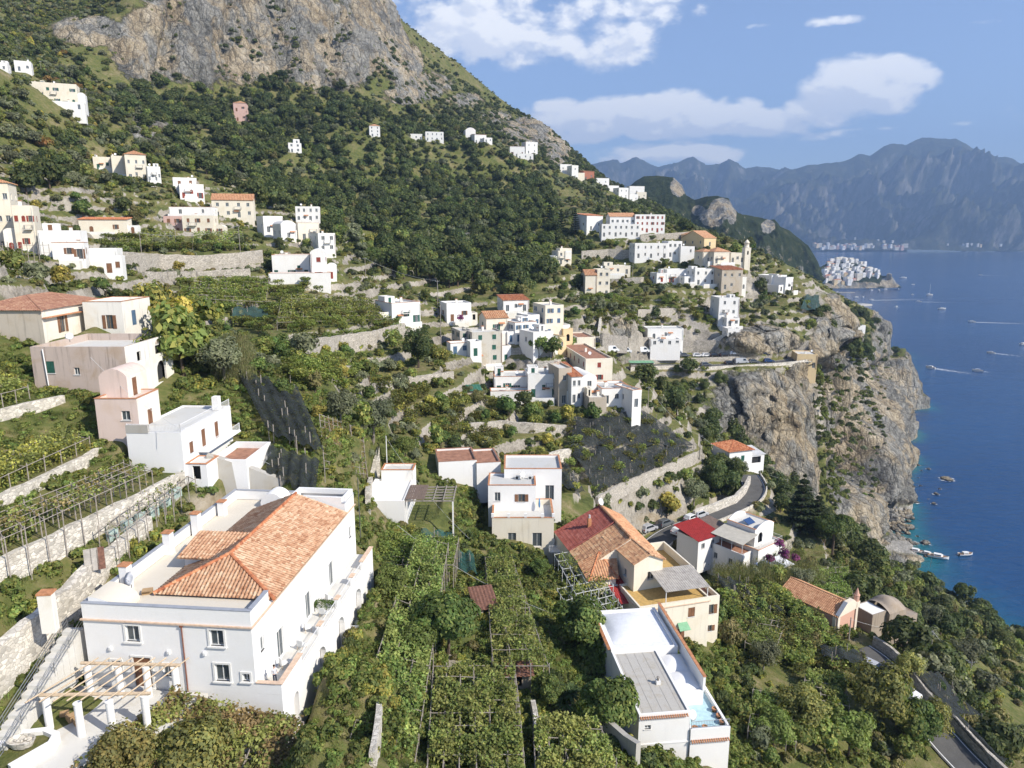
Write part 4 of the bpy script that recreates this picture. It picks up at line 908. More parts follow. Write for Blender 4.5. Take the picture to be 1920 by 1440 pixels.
def block(root, M, w_, d_, h_, wall='white', roof='flat', ops=None, near=False, D=200, tiles='tiles_red', floor='slab', foot=3.0, kind='grey', parapet=.45, rise=None, over=.3, coping=None, band=None, fw={}):
    mb = MB(); wm = MAT[wall]; x0, x1 = -w_/2, w_/2
    ops = ops or {}
    faces = {'S': ((x0, 0, 0), (1,0,0), (0,-1,0), w_), 'E': ((x1, 0, 0), (0,1,0), (1,0,0), d_), 'N': ((x1, d_, 0), (-1,0,0), (0,1,0), w_), 'W': ((x0, d_, 0), (0,-1,0), (-1,0,0), d_)}
    wins = []
    top = h_
    for fc, (o, ux, nn, W) in faces.items():
        lst = ops.get(fc, [])
        good = wall_face(mb, o, ux, nn, W, -foot, top, [q[:5] for q in lst], MAT[fw.get(fc, wall)])
        for q in lst:
            if tuple(q[:5]) in [tuple(k) for k in good]: wins.append((o, ux, nn, q))
    rb = MB(); rt = MAT[tiles]
    if roof in ('flat', 'terrace'):
        pw = .24; zf = h_-parapet
        X0, X1, Y0, Y1 = x0+pw, x1-pw, pw, d_-pw
        for a, b, c, d in (((x0,0),(x1,0),(X1,Y0),(X0,Y0)), ((x1,0),(x1,d_),(X1,Y1),(X1,Y0)), ((x1,d_),(x0,d_),(X0,Y1),(X1,Y1)), ((x0,d_),(x0,0),(X0,Y0),(X0,Y1))):
            mb.add([(*a,h_),(*b,h_),(*c,h_),(*d,h_)], [(0,1,2,3)], wm)
            mb.add([(*d,h_),(*c,h_),(*c,zf-.02),(*d,zf-.02)], [(0,1,2,3)], wm)
        rb.box(X0, Y0, zf-.2, X1, Y1, zf, MAT['cotto'] if roof == 'terrace' else MAT[floor])
        if coping:
            cm = MAT[coping]; e = .06
            rb.box(x0-e, -e, h_+.003, x1+e, pw, h_+.07, cm); rb.box(x0-e, d_-pw, h_+.003, x1+e, d_+e, h_+.07, cm); rb.box(x0-e, pw, h_+.003, X0, d_-pw, h_+.07, cm); rb.box(X1, pw, h_+.003, x1+e, d_-pw, h_+.07, cm)
        if band:
            bm_ = MAT[band]; e = .14; z = h_-parapet-.35
            rb.box(x0-e, -e, z, x1+e, -.004, z+.1, bm_); rb.box(x1+.004, -.004, z, x1+e, d_+e, z+.1, bm_); rb.box(x0-e, -.004, z, x0-.004, d_+e, z+.1, bm_)
    elif roof == 'gable':
        rs = rise if rise is not None else d_*.22; ym = d_/2
        for xx, sgn in ((x0, 1), (x1, -1)): mb.add([(xx,0,h_),(xx,d_,h_),(xx,ym,h_+rs)], [(0,1,2) if sgn < 0 else (2,1,0)], wm)
        sl = over*rs/ym
        A, B = (x0-over, -over, h_-sl+.1), (x1+over, -over, h_-sl+.1); Rg0, Rg1 = (x0-over, ym, h_+rs+.1), (x1+over, ym, h_+rs+.1); C_, E_ = (x1+over, d_+over, h_-sl+.1), (x0-over, d_+over, h_-sl+.1)
        roof_quad(rb, (A, B, Rg1, Rg0), rt); roof_quad(rb, (Rg0, Rg1, C_, E_), rt)
        if D < 320:
            pt = .3 if D < 130 else .55
            plane_tiles(rb, (A, B, Rg1, Rg0), rt, pt, .5 if D < 130 else 2.5, pt*.3); ridge_tiles(rb, Rg0, Rg1, rt)
    elif roof == 'gabley':
        rs = rise if rise is not None else w_*.22
        for yy in (0, d_): mb.add([(x0,yy,h_),(x1,yy,h_),(0,yy,h_+rs)], [(0,1,2) if yy == 0 else (2,1,0)], wm)
        sl = over*rs/(w_/2)
        A, B = (x0-over, -over, h_-sl+.1), (x0-over, d_+over, h_-sl+.1); R0_, R1_ = (0, -over, h_+rs+.1), (0, d_+over, h_+rs+.1); C_, E_ = (x1+over, -over, h_-sl+.1), (x1+over, d_+over, h_-sl+.1)
        roof_quad(rb, (A, R0_, R1_, B), rt); roof_quad(rb, (R0_, C_, E_, R1_), rt)
        if D < 320:
            pt = .3 if D < 130 else .55
            plane_tiles(rb, (B, A, R0_, R1_), rt, pt, .5 if D < 130 else 2.5, pt*.3); plane_tiles(rb, (C_, E_, R1_, R0_), rt, pt, .5 if D < 130 else 2.5, pt*.3); ridge_tiles(rb, R0_, R1_, rt)
    elif roof == 'hip':
        rs = rise if rise is not None else min(w_, d_)*.24; m_ = min(w_, d_)/2
        A, B, C_, E_ = (x0-over,-over,h_+.05), (x1+over,-over,h_+.05), (x1+over,d_+over,h_+.05), (x0-over,d_+over,h_+.05)
        if w_ >= d_: r0, r1 = (x0+m_, d_/2, h_+rs), (x1-m_, d_/2, h_+rs)
        else: r0, r1 = (0, m_, h_+rs), (0, d_-m_, h_+rs)
        if w_ >= d_: pl = ((A,B,r1,r0), (B,C_,r1,r1), (C_,E_,r0,r1), (E_,A,r0,r0))
        else: pl = ((A,B,r0,r0), (B,C_,r1,r0), (C_,E_,r1,r1), (E_,A,r0,r1))
        rb.add([A, B, C_, E_], [(3,2,1,0)], wm)
        for q in pl:
            pts = list(q) if q[2] != q[3] else list(q[:3]); rb.add(pts, [tuple(range(len(pts)))], rt)
            if D < 320:
                pt = .3 if D < 130 else .55
                plane_tiles(rb, q, rt, pt, .5 if D < 130 else 2.5, pt*.3)
        if D < 320:
            for a, b in ((A, r0), (B, r1 if w_ >= d_ else r0), (C_, r1), (E_, r0 if w_ >= d_ else r1), (r0, r1)):
                if (Vector(a)-Vector(b)).length > .3: ridge_tiles(rb, a, b, rt)
    elif roof == 'shed':
        rs = rise if rise is not None else d_*.12
        A, B, C_, E_ = (x0-over,-over,h_), (x1+over,-over,h_), (x1+over,d_+over,h_+rs), (x0-over,d_+over,h_+rs)
        for xx in (x0, x1): mb.add([(xx,0,h_),(xx,d_,h_),(xx,d_,h_+rs)], [(0,1,2)], wm)
        mb.add([(x0,d_,h_),(x1,d_,h_),(x1,d_,h_+rs),(x0,d_,h_+rs)], [(3,2,1,0)], wm)
        roof_quad(rb, (A, B, C_, E_), rt)
        if D < 320: plane_tiles(rb, (A, B, C_, E_), rt, .55, 2.5, .14)
    elif roof == 'vault':
        rs = rise if rise is not None else w_*.24; arc = spline_arc(w_, rs, 14); n = len(arc)
        vs = [(px, 0, h_+pz) for px, pz in arc]+[(px, d_, h_+pz) for px, pz in arc]
        rb.add(vs, [(i, i+1, n+i+1, n+i) for i in range(n-1)], wm)
        mb.add([(px, 0, h_+pz) for px, pz in arc], [tuple(range(n))[::-1]], wm); mb.add([(px, d_, h_+pz) for px, pz in arc], [tuple(range(n))], wm)
    mb.xform(M); rb.xform(M)
    mb.build('wall', root)
    if rb.v: rb.build('roof', root, smooth=(roof == 'vault'))
    R3 = M.to_3x3()
    for (o, ux, nn, q) in wins:
        put_window(root, M @ Vector(o), R3 @ Vector(ux), R3 @ Vector(nn), q[:5], q[5] if len(q) > 5 else kind, near)
def grid_ops(W, h_, nx, nz, kind='grey', fh=None, doors=True, wscale=1.0):
    out = []
    if nx <= 0 or nz <= 0: return out
    fh = h_/nz
    for k in range(nz):
        for i in range(nx):
            x = W*(i+.5)/nx+rnd.uniform(-.25, .25)*min(1, W/nx*.3)
            ww = min(1.05*wscale, W/nx*.55)
            if k == 0 and doors and (i % 2 == 0): z, hh = .05, min(2.15, fh*.78); ww = min(1.1, W/nx*.6)
            else: hh = min(1.35, fh*.5); z = k*fh+fh*.34
            if rnd.random() < .07: continue
            out.append((x, z, ww, hh, False))
    return out
# ---- all houses of the slopes and villages
def fit_block(b): return b_geom(b)
for nm, lb, ct, gp, bl in HS:
    x, y, z, wd, dp, h, yw = fit_block(bl[0])
    root = empty(nm, (x, y, z), 0, lb, ct, gp)
    for b in bl:
        bx, by, bz, wd, dp, h, yw = fit_block(b)
        wall, roof, nx, nz, col = b[7:12]
        M = Matrix.Translation((bx-x, by-y, bz-z)) @ Matrix.Rotation(yw, 4, 'Z')
        h = max(h, 1.6)
        ops = {'S': [(q[0], q[1], q[2], q[3], rnd.random() < .1) for q in grid_ops(wd, h-.3, nx, nz, col, wscale=rnd.uniform(.75, 1.15))]}
        ns = max(0, int(dp/4.5))
        for fc in ('E', 'W'): ops[fc] = grid_ops(dp, h-.3, ns if nx else 0, nz, col, doors=False)
        near = b[4] < 215
        tl = {'red': 'tiles_red'}.get(wall, 'tiles_orange' if roof in ('hip', 'gable') else 'tiles_red')
        cop = 'terracotta' if (roof == 'flat' and b[4] < 260 and rnd.random() < .35 and wall in ('white', 'cream')) else None
        block(root, M, wd, dp, h, wall, roof, ops, near, b[4], tl, 'slab' if rnd.random() < .6 else 'roofgrey', 6.0, col, coping=cop, parapet=.4)
        if roof in ('flat', 'terrace') and b[4] < 420 and wd > 4:
            if rnd.random() < .6:
                mb = MB(); cx, cyy = rnd.uniform(-.35, .35)*wd, rnd.uniform(.3, .7)*dp; hh = rnd.uniform(.9, 1.5)
                mb.box(cx-.3, cyy-.3, h-.45, cx+.3, cyy+.3, h-.4+hh, MAT['whiteold']); mb.box(cx-.42, cyy-.42, h-.4+hh, cx+.42, cyy+.42, h-.3+hh, MAT['terracotta']); mb.xform(M); mb.build('chimney', root)
            if rnd.random() < .45:
                mb = MB(); cx, cyy = rnd.uniform(-.35, .35)*wd, rnd.uniform(.15, .5)*dp
                mb.tube([(cx, cyy, h-.45), (cx, cyy, h+.7)], .03, MAT['steel'], 5)
                mb.lathe([(.02, 0), (.25, .03), (.42, .12), (.44, .13), (.25, .05), (.02, .02)], MAT['whitemetal'], 12)
                q = len(mb.v)-72
                Rm = Matrix.Translation((cx, cyy-.1, h+.8)) @ Matrix.Rotation(math.radians(75), 4, 'X') @ Matrix.Rotation(math.radians(0), 4, 'Y')
                mb.v[q:] = [tuple(Rm @ Vector(p)) for p in mb.v[q:]]
                mb.xform(M); mb.build('satellite_dish', root)
        if b[4] < 340 and wd > 4:
            if h > 5 and nx > 1 and rnd.random() < .55:
                cx = rnd.uniform(-.25, .25)*wd; bw = min(2.6, wd*.4); zb = h*.5-.1
                mb = MB(); mb.box(cx-bw/2, -.9, zb-.12, cx+bw/2, -.003, zb, MAT['slab']); mb.xform(M); mb.build('balcony_slab', root)
                mb = MB(); q = [(cx-bw/2+.04, -.02), (cx-bw/2+.04, -.86), (cx+bw/2-.04, -.86), (cx+bw/2-.04, -.02)]
                for (ax, ay), (ex, ey) in zip(q[:-1], q[1:]):
                    mb.tube([(ax, ay, zb+.9), (ex, ey, zb+.9)], .03, MAT['steel'], 4)
                    for k in range(7): mb.tube([(ax+(ex-ax)*k/6, ay+(ey-ay)*k/6, zb), (ax+(ex-ax)*k/6, ay+(ey-ay)*k/6, zb+.9)], .018, MAT['steel'], 3, False)
                mb.xform(M); mb.build('balcony_railing', root)
            if rnd.random() < .6:
                xx = rnd.choice((-1, 1))*(wd/2-.25); mb = MB(); mb.tube([(xx, -.08, h-.5), (xx, -.08, -.5)], .05, MAT['copper' if rnd.random() < .5 else 'plasticgrey'], 5); mb.xform(M); mb.build('downpipe', root)
            if rnd.random() < .4 and nx:
                cx = rnd.uniform(-.3, .3)*wd; mb = MB(); roof_quad(mb, [(cx-.9, -.8, 2.35), (cx+.9, -.8, 2.35), (cx+.9, -.01, 2.7), (cx-.9, -.01, 2.7)], MAT['terracotta'], .07); mb.xform(M); mb.build('door_canopy', root)
            if rnd.random() < .45 and roof == 'flat' and dp > 6:
                hw = rnd.uniform(.25, .4)*wd; cx = rnd.choice((-1, 1))*(wd/2-hw/2-.3); hh = rnd.uniform(1.2, 2.4)
                block(root, M @ MT(cx, dp*.45, h-.45), hw, dp*.4, hh, wall if wall != 'stone' else 'cream', 'flat', {'S': [(hw*.5, .1, min(.9, hw*.4), min(1.9, hh-.4), 0)]}, near, b[4], foot=.1, kind=col, parapet=.12)
            if rnd.random() < .45 and nx and h > 4 and nm != 'cliff_restaurant':
                sd = rnd.choice((-1, 1)); aw = rnd.uniform(2.2, 3.6); ah = h*rnd.uniform(.4, .62)
                block(root, M @ MT(sd*(wd/2+aw/2-.01), rnd.uniform(.3, 1.5), 0), aw, dp*.6, ah, rnd.choice((wall, 'whiteold', 'white')), rnd.choice(('flat', 'flat', 'vault', 'terrace')), {'S': [(aw*.5, .1, .95, min(2.0, ah-.6), rnd.random() < .4, rnd.choice((col, 'none')))]}, near, b[4], foot=3.5, kind=col, parapet=.5)
            if rnd.random() < .5 and nm != 'cliff_restaurant':
                tw_ = wd*rnd.uniform(.5, .9); cx = rnd.uniform(-.2, .2)*wd; mb = MB(); mb.box(cx-tw_/2, -3.2, -3.5, cx+tw_/2, -.002, -.25, MAT['whiteold'], skip=('b',)); mb.box(cx-tw_/2, -3.2, -.25, cx+tw_/2, -3.0, .55, MAT['white']); mb.xform(M); mb.build('front_terrace', root)
# ---- the near houses
def part(root, name, fn, smooth=False, **k):
    mb = MB(); fn(mb); return mb.build(name, root, smooth)
def railing(root, pts, h=1.0, mat='whitemetal', step=.14, name='railing'):
    mb = MB(); m = MAT[mat]
    for a, b in zip(pts[:-1], pts[1:]):
        a, b = Vector(a), Vector(b); L = (b-a).length
        for zz in (.12, h): mb.tube([a+Vector((0,0,zz)), b+Vector((0,0,zz))], .028, m, 5)
        for k in range(int(L/step)+1):
            p = a+(b-a)*(k*step/L); mb.tube([p+Vector((0,0,.12)), p+Vector((0,0,h))], .012, m, 4, False)
        for p in (a, b): mb.tube([p, p+Vector((0,0,h+.05))], .035, m, 5)
    return mb.build(name, root)
def surround(mb, x, z, w_, h_, face_y=0, t=.16, pr=.07, mat='trim'):
    m = MAT[mat]; y0, y1 = face_y-pr, face_y-.003
    mb.box(x-w_/2-t, y0, z-.02, x-w_/2, y1, z+h_, m); mb.box(x+w_/2, y0, z-.02, x+w_/2+t, y1, z+h_, m); mb.box(x-w_/2-t, y0, z+h_, x+w_/2+t, y1, z+h_+t, m); mb.box(x-w_/2-t-.06, y0-.1, z-.14, x+w_/2+t+.06, y1, z-.02, m)
def dish(root, loc, r=.5, az=0.6):
    mb = MB(); mb.lathe([(.02*r, .0), (.5*r, .05*r), (r, .26*r), (r*1.02, .27*r), (.5*r, .1*r), (.02*r, .05*r)], MAT['whitemetal'], 18)
    mb.xform(Matrix.Translation(loc) @ Matrix.Rotation(az, 4, 'Z') @ Matrix.Rotation(math.radians(62), 4, 'X'))
    mb.tube([Vector(loc)-Vector((0, 0, .9*r+.3)), Vector(loc)], .035, MAT['steel'], 5)
    l = Vector(loc)+Vector((math.sin(az)*.55*r*1.2, -math.cos(az)*.55*r*1.2, .35*r)); mb.tube([Vector(loc)-Vector((0, 0, r*.6)), l], .015, MAT['steel'], 4)
    return mb.build('satellite_dish', root, True)
def ac_unit(root, x, y, z, face=(0, -1), name='air_conditioner'):
    mb = MB(); mb.box(-.42, -.15, 0, .42, .15, .62, MAT['plasticgrey']); mb.lathe([(.22, 0), (.23, .02), (.02, .025)], MAT['dark'], 12)
    q = len(mb.v)-36; Rm = Matrix.Translation((-.1, -.155, .31)) @ Matrix.Rotation(math.pi/2, 4, 'X'); mb.v[q:] = [tuple(Rm @ Vector(p)) for p in mb.v[q:]]
    mb.xform(Matrix.Translation((x, y, z)) @ Matrix.Rotation(math.atan2(face[0], -face[1]), 4, 'Z')); return mb.build(name, root)
h1 = empty('white_house', (-20.4, 50.4, 108.7), math.radians(-5.3), 'big white house with clay tiled hip roof, roof terrace and long balcony', 'house')
opsS = [(4.1, 9.45, 1.15, 1.4, 0, 'white'), (11.1, 9.45, 1.15, 1.4, 0, 'white'), (11.3, 6.35, 1.2, 1.5, 0, 'white'), (13.25, 6.45, .62, .7, 0, 'white'), (4.6, 5.42, 1.5, 2.65, 0, 'brown'), (2.4, 6.6, .8, 1.05, 0, 'white'), (6.7, 6.5, .8, 1.05, 0, 'white')]
opsE = [(1.6, 8.2, .7, 1.3, 0, 'white'), (4.95, 5.45, 1.35, 2.7, 0, 'white'), (11.4, 5.45, 1.35, 2.7, 0, 'white'), (17.8, 5.45, 1.35, 2.7, 0, 'white'), (24.2, 8.0, .8, 1.3, 0, 'white')]
block(h1, MT(-7, 0, 0), 14, 26, 11.5, 'newwhite', 'flat', {'S': opsS, 'E': opsE}, True, 55, floor='roofcream', parapet=.06, foot=4)
for q in opsS: part(h1, 'window_surround', lambda mb: surround(mb, q[0]-14, q[1], q[2], q[3]))
def f(mb):
    m, c = MAT['newwhite'], MAT['lead']
    for (a, b, c0, d) in ((-14, 0, 0, .32), (-.32, .32, 0, 3.3), (-14, .32, -13.68, 26), (-13.68, 25.68, 0.0, 26), (-.32, 22.9, 0, 25.68)):
        mb.box(a, b, 11.5, c0, d, 12.55, m); mb.box(a-.03, b-.03, 12.553, c0+.03, d+.03, 12.62, c)
part(h1, 'parapet', f)
def f(mb):
    m = MAT['coping']
    mb.box(-14.16, -.16, 11.15, .16, -.004, 11.27, m); mb.box(.004, -.006, 11.151, .16, 26.1, 11.27, m)
part(h1, 'cornice', f)
EZ, RZ_ = 11.62, 13.6
rA, rB, rC, rD_ = (-10.2, 3.6, EZ), (.34, 3.6, EZ), (.34, 22.6, EZ), (-10.2, 22.6, EZ); g0, g1 = (-5.3, 7.6, RZ_), (-5.3, 22.6, RZ_)
mb = MB(); bed = MAT['tiles_old']
for q in ((rA, rB, g0), (rB, rC, g1, g0), (rD_, rA, g0, g1)): mb.add(q, [tuple(range(len(q)))], bed)
mb.add([rC, rD_, g1], [(0, 1, 2)], MAT['newwhite']); mb.box(.14, 3.7, EZ-.12, .3, 22.6, EZ-.02, MAT['wood'])
roof1 = mb.build('tiled_roof', h1)
pos_t = []
plane_tiles(None, (rB, rC, g1, g0), None, .335, .43, cols_out=pos_t); nr = len(pos_t)
plane_tiles(None, (rA, rB, g0, g0), None, .335, .43, cols_out=pos_t); nf = len(pos_t)
plane_tiles(None, (rD_, rA, g0, g1), None, .335, .43, cols_out=pos_t)
def tile_mesh(w_, L):
    mb = MB(); vs = []
    for (t_, rr, lf) in ((-.03, 1.0, .035), (L, .8, 0)):
        for a in range(6):
            th = math.pi*a/5; vs.append((-math.cos(th)*w_*.37*rr, t_, lf+math.sin(th)*.10*rr))
    mb.add(vs, [(i, i+1, i+7, i+6) for i in range(5)]+[(0, 5, 4, 3, 2, 1)], MAT['tiles_new']); return mb.mesh('tile', True)
tm = tile_mesh(.335, .43)
h1m = Matrix.Translation(h1.location) @ h1.rotation_euler.to_matrix().to_4x4()
order = sorted(range(len(pos_t)), key=lambda i: (h1m @ pos_t[i][0]-Vector((0, 0, CAMZ))).length if i < nf else 1e6)
single = set(order[:290]); rest = MB()
def _tile_M(c, ax, up_, nn, pt, rw):
    M = Matrix.Identity(4)
    for k in range(3): M[k][0], M[k][1], M[k][2], M[k][3] = ax[k], up_[k]*rw/.43, nn[k], c[k]
    return M
tv = [v.co.copy() for v in tm.vertices]; tf = [tuple(p.vertices) for p in tm.polygons]
for i, t in enumerate(pos_t):
    j = rnd.uniform(-.02, .02); c = t[0]+t[3]*rnd.uniform(-.008, .014)+t[1]*j
    M = _tile_M(c, *t[1:]) @ Matrix.Rotation(rnd.uniform(-.03, .03), 4, 'Z')
    if i in single:
        o = link('tile', tm, roof1); o.matrix_local = M
    else: rest.add([M @ v for v in tv], tf, MAT['tiles_new'])
tag(rest.build('tiles', roof1, True), kind='stuff')
def f(mb):
    for a, b in ((rA, g0), (rB, g0), (g0, g1)): ridge_tiles(mb, Vector(a)+Vector((0, 0, .08)), Vector(b)+Vector((0, 0, .08)), MAT['tiles_red'], .17)
part(roof1, 'ridge_tiles', f)
def f(mb):
    mb.box(-10.2, 8.6, 11.4, -6.2, 12.0, 12.7, MAT['newwhite'])
part(h1, 'stair_head', f)
def f(mb):
    q = ((-10.7, 8.1, 12.75), (-5.6, 8.1, 12.75), (-5.6, 12.3, 13.55), (-10.7, 12.3, 13.55)); roof_quad(mb, q, bed); plane_tiles(mb, q, MAT['tiles_new'], .335, .43, .1)
part(h1, 'stair_roof', f)
for (cx, cy_, hh) in ((-13.2, 4.6, 2.2), (-13.4, 11.4, 2.2), (-13.1, 15.9, 2.3), (-13.0, 21.0, 1.6)):
    def f(mb): mb.box(cx-.36, cy_-.36, 11.45, cx+.36, cy_+.36, 11.45+hh, MAT['newwhite']); mb.box(cx-.44, cy_-.44, 11.45+hh, cx+.44, cy_+.44, 11.55+hh, MAT['terracotta'])
    part(h1, 'chimney', f)
def f(mb):
    arc = [(-13.6+2.6*math.sin(a*math.pi/2/10), .4+0, 11.45+1.5*math.cos(a*math.pi/2/10)) for a in range(11)]
    vs = [(x, .34, z) for x, y, z in arc]+[(x, 3.0, z) for x, y, z in arc]; n = 11
    mb.add(vs, [(i, i+n, i+n+1, i+1) for i in range(n-1)], MAT['roofcream']); mb.add([(-13.6, 3.0, 11.4)]+[(x, 3.0, z) for x, y, z in arc], [tuple(range(n+1))], MAT['newwhite']); mb.add([(-13.6, .34, 11.4)]+[(x, .34, z) for x, y, z in arc], [tuple(range(n+1))[::-1]], MAT['newwhite'])
part(h1, 'curved_parapet', f, True)
def f(mb):
    mb.box(-6.2, 22.9, 11.4, -.32, 23.2, 13.2, MAT['newwhite']); mb.box(-6.2, 25.4, 12.62, 0.02, 25.7, 13.2, MAT['newwhite']); mb.box(-6.2, 23.2, 11.4, -5.9, 25.4, 13.2, MAT['newwhite']); mb.box(-.34, 23.2, 12.63, .02, 25.4, 13.2, MAT['newwhite'])
    mb.box(-6.25, 22.85, 13.203, .05, 25.75, 13.27, MAT['lead'], skip=('t',)) if False else None
part(h1, 'rear_parapet', f)
def f(mb):
    arc = spline_arc(2.6, 1.1, 10); vs = [(px-8.5, 23.4, 11.5+pz+.6) for px, pz in arc]+[(px-8.5, 25.6, 11.5+pz+.6) for px, pz in arc]; n = len(arc)
    mb.add(vs, [(i, i+1, n+i+1, n+i) for i in range(n-1)], MAT['newwhite']); mb.add(vs[:n], [tuple(range(n))[::-1]], MAT['newwhite']); mb.box(-9.8, 23.4, 11.4, -7.2, 25.6, 12.1, MAT['newwhite'])
part(h1, 'vault', f, False)
dish(h1, (-12.1, 3.6, 12.9), .62, -.4)
def f(mb): mb.tube([(-3.6-2.1, -.1, 11.1), (-5.7, -.1, 5.2)], .055, MAT['copper'], 7); mb.box(-5.82, -.2, 11.0, -5.58, -.02, 11.13, MAT['copper'])
part(h1, 'downpipe', f)
for (lx, lz) in ((-11.9, 8.75), (-7.0, 8.7), (-4.0, 8.75)):
    def f(mb): mb.box(lx-.12, -.16, lz-.16, lx+.12, -.003, lz+.16, MAT['whitemetal']); mb.box(lx-.09, -.2, lz-.12, lx+.09, -.16, lz+.1, MAT['shutter_white'])
    part(h1, 'wall_lamp', f)
opsB = [(2.6, .5, 1.0, 3.3, 1, 'none'), (8.4, .3, 2.7, 3.9, 1, 'none'), (13.8, .3, 2.5, 3.8, 1, 'none'), (19.4, .3, 2.7, 3.9, 1, 'none'), (23.7, 1.6, .8, 1.2, 0, 'white')]
mb = MB(); keepb = wall_face(mb, (2.1, 0, 0), (0, 1, 0), (1, 0, 0), 25.4, -4, 5.4, [q[:5] for q in opsB], MAT['newwhite'], .55)
mb.box(.003, 0, -4, 2.1, .001, 5.4, MAT['newwhite'], skip=('b', 't', 'N', 'E', 'W')); mb.box(.003, 25.39, -4, 2.1, 25.4, 5.4, MAT['newwhite'], skip=('b', 't', 'S', 'E', 'W'))
mb.add([(0.01, 0, 5.4), (2.1, 0, 5.4), (2.1, 25.4, 5.4), (.01, 25.4, 5.4)], [(0, 1, 2, 3)], MAT['slab'])
mb.add([(1.5, 0, 0), (1.5, 25.4, 0), (1.5, 25.4, 4.4), (1.5, 0, 4.4)], [(0, 1, 2, 3)], MAT['newwhite'])
bal = mb.build('balcony_block', h1)
def f(mb):
    m, c = MAT['newwhite'], MAT['coping']
    mb.box(.004, 0, 5.41, 1.86, .24, 6.35, m); mb.box(.004, -.08, 6.353, 1.72, .32, 6.42, c)
part(bal, 'balcony_end_parapet', f)
for (a, b) in ((0, 4.2), (8.6, 9.4), (13.4, 14.2), (18.0, 18.8), (21.6, 25.4)): part(bal, 'balcony_parapet', lambda mb: (mb.box(1.86, a+.001, 5.41, 2.1, b, 6.35, MAT['newwhite']), mb.box(1.72, a-.06, 6.353, 2.2, b+.06, 6.425, MAT['coping'])))
for a, b in ((4.2, 8.6), (9.4, 13.4), (14.2, 18.0), (18.8, 21.6)): railing(bal, [(2.0, a, 5.4), (2.0, b, 5.4)], .95, 'whitemetal', .2)
def f(mb): mb.box(1.3, 8.9, 0.0, 1.45, 9.3, 1.9, MAT['doorwood'])
def patio_chair(x, y, rot, lab):
    r = empty('patio_chair', h1m @ Vector((x, y, 5.41)), math.radians(-5.3)+rot, lab, 'chair', 'chairs on the long balcony')
    m, w_ = MAT['shutter_white'], MAT['palewood']
    part(r, 'seat', lambda mb: mb.box(-.3, -.3, .38, .3, .3, .46, m))
    mb = MB(); mb.box(-.3, .24, .46, .3, .3, .95, m); mb.build('backrest', r)
    for sx in (-1, 1):
        for sy in (-1, 1): part(r, 'leg', lambda mb: mb.tube([(sx*.27, sy*.27, 0), (sx*.27, sy*.27, .38)], .025, w_, 5))
for (x, y, rt) in ((.75, 3.6, 2.4), (1.2, 6.4, 2.9), (.7, 9.2, 2.2), (1.25, 11.9, 2.9), (.8, 14.6, 2.5)): patio_chair(x, y, rt, 'white slung chair with wooden legs on the long balcony of the big white house')
def person(loc, rz, label):
    r = empty('person', loc, rz, label, 'person')
    J = [(0,0,.92),(0,0,1.12),(0,.01,1.38),(0,.02,1.50),(0,-.02,1.62),(0,-.03,1.72),(.10,0,.90),(.11,-.01,.48),(.11,.02,.06),(.11,-.12,.04),(-.10,0,.90),(-.11,-.02,.48),(-.11,.03,.06),(-.11,-.11,.04),(.19,.01,1.40),(.23,.03,1.13),(.17,-.18,1.06),(.13,-.26,1.10),(-.19,.01,1.40),(-.23,.03,1.13),(-.16,-.17,1.06),(-.10,-.25,1.11)]
    E = [(0,1),(1,2),(2,3),(3,4),(4,5),(0,6),(6,7),(7,8),(8,9),(0,10),(10,11),(11,12),(12,13),(2,14),(14,15),(15,16),(16,17),(2,18),(18,19),(19,20),(20,21)]
    Rr = [.14,.13,.15,.055,.085,.075,.095,.065,.045,.035,.095,.065,.045,.035,.065,.05,.035,.035,.065,.05,.035,.035]
    me = bpy.data.meshes.new('body'); me.from_pydata(J, E, []); ob = link('body', me, r)
    sk = ob.modifiers.new('skin', 'SKIN'); lay = me.skin_vertices[0].data if me.skin_vertices else None
    if lay is None: bpy.context.view_layer.objects.active = ob
    for i, rr in enumerate(Rr): me.skin_vertices[0].data[i].radius = (rr, rr*.85)
    me.skin_vertices[0].data[0].use_root = True
    ob.modifiers.new('sub', 'SUBSURF').levels = 1; ob.modifiers['sub'].render_levels = 2
    m, nt, p, g = newmat('person_cloth'); tcn = g.obj(); sp = nt.nodes.new('ShaderNodeSeparateXYZ'); lk(nt, tcn, sp.inputs[0])
    c = g.mix(g.step(sp.outputs[2], .955, .965), (.03, .035, .06), (.5, .5, .52)); c = g.mix(g.step(sp.outputs[2], 1.475, 1.485), c, (.55, .33, .24))
    ar = g.math('MULTIPLY', g.step(g.math('MULTIPLY', sp.outputs[1], -1.0), .10, .12), g.step(sp.outputs[2], .98, 1.0)); c = g.mix(g.math('MULTIPLY', ar, g.step(sp.outputs[2], 1.3, 1.28)), c, (.55, .33, .24))
    lk(nt, c, p.inputs['Base Color']); p.inputs['Roughness'].default_value = .85
    me.materials.append(m)
    mb = MB(); mb.lathe([(.02, 0), (.085, .03), (.098, .09), (.085, .15), (.03, .19)], MAT['hair'], 12, (0, .0, 1.63)); mb.build('hair', r, True)
    part(r, 'shoes', lambda mb: [mb.box(s*.11-.05, -.2, 0, s*.11+.05, .08, .09, MAT['rubber']) for s in (-1, 1)])
    return r
person(h1m @ Vector((1.0, 1.25, 5.41)), .9, 'person in grey shirt and dark trousers standing on the balcony corner looking down')
def planter(loc, rz, L, w_, label, hgt=.55):
    r = empty('planter', loc, rz, label, 'planter')
    part(r, 'box', lambda mb: (mb.box(-L/2, -w_/2, 0, L/2, w_/2, .45, MAT['trim']),))
    return r
planter(h1m @ Vector((.95, 12.9, 5.41)), math.radians(-5.3), 1.7, .6, 'white planter with clipped green hedge across the long balcony')
pg = empty('pergola', (-31, 48, 114.0), 0, 'bare timber pergola on white round columns before the big white house', 'pergola')
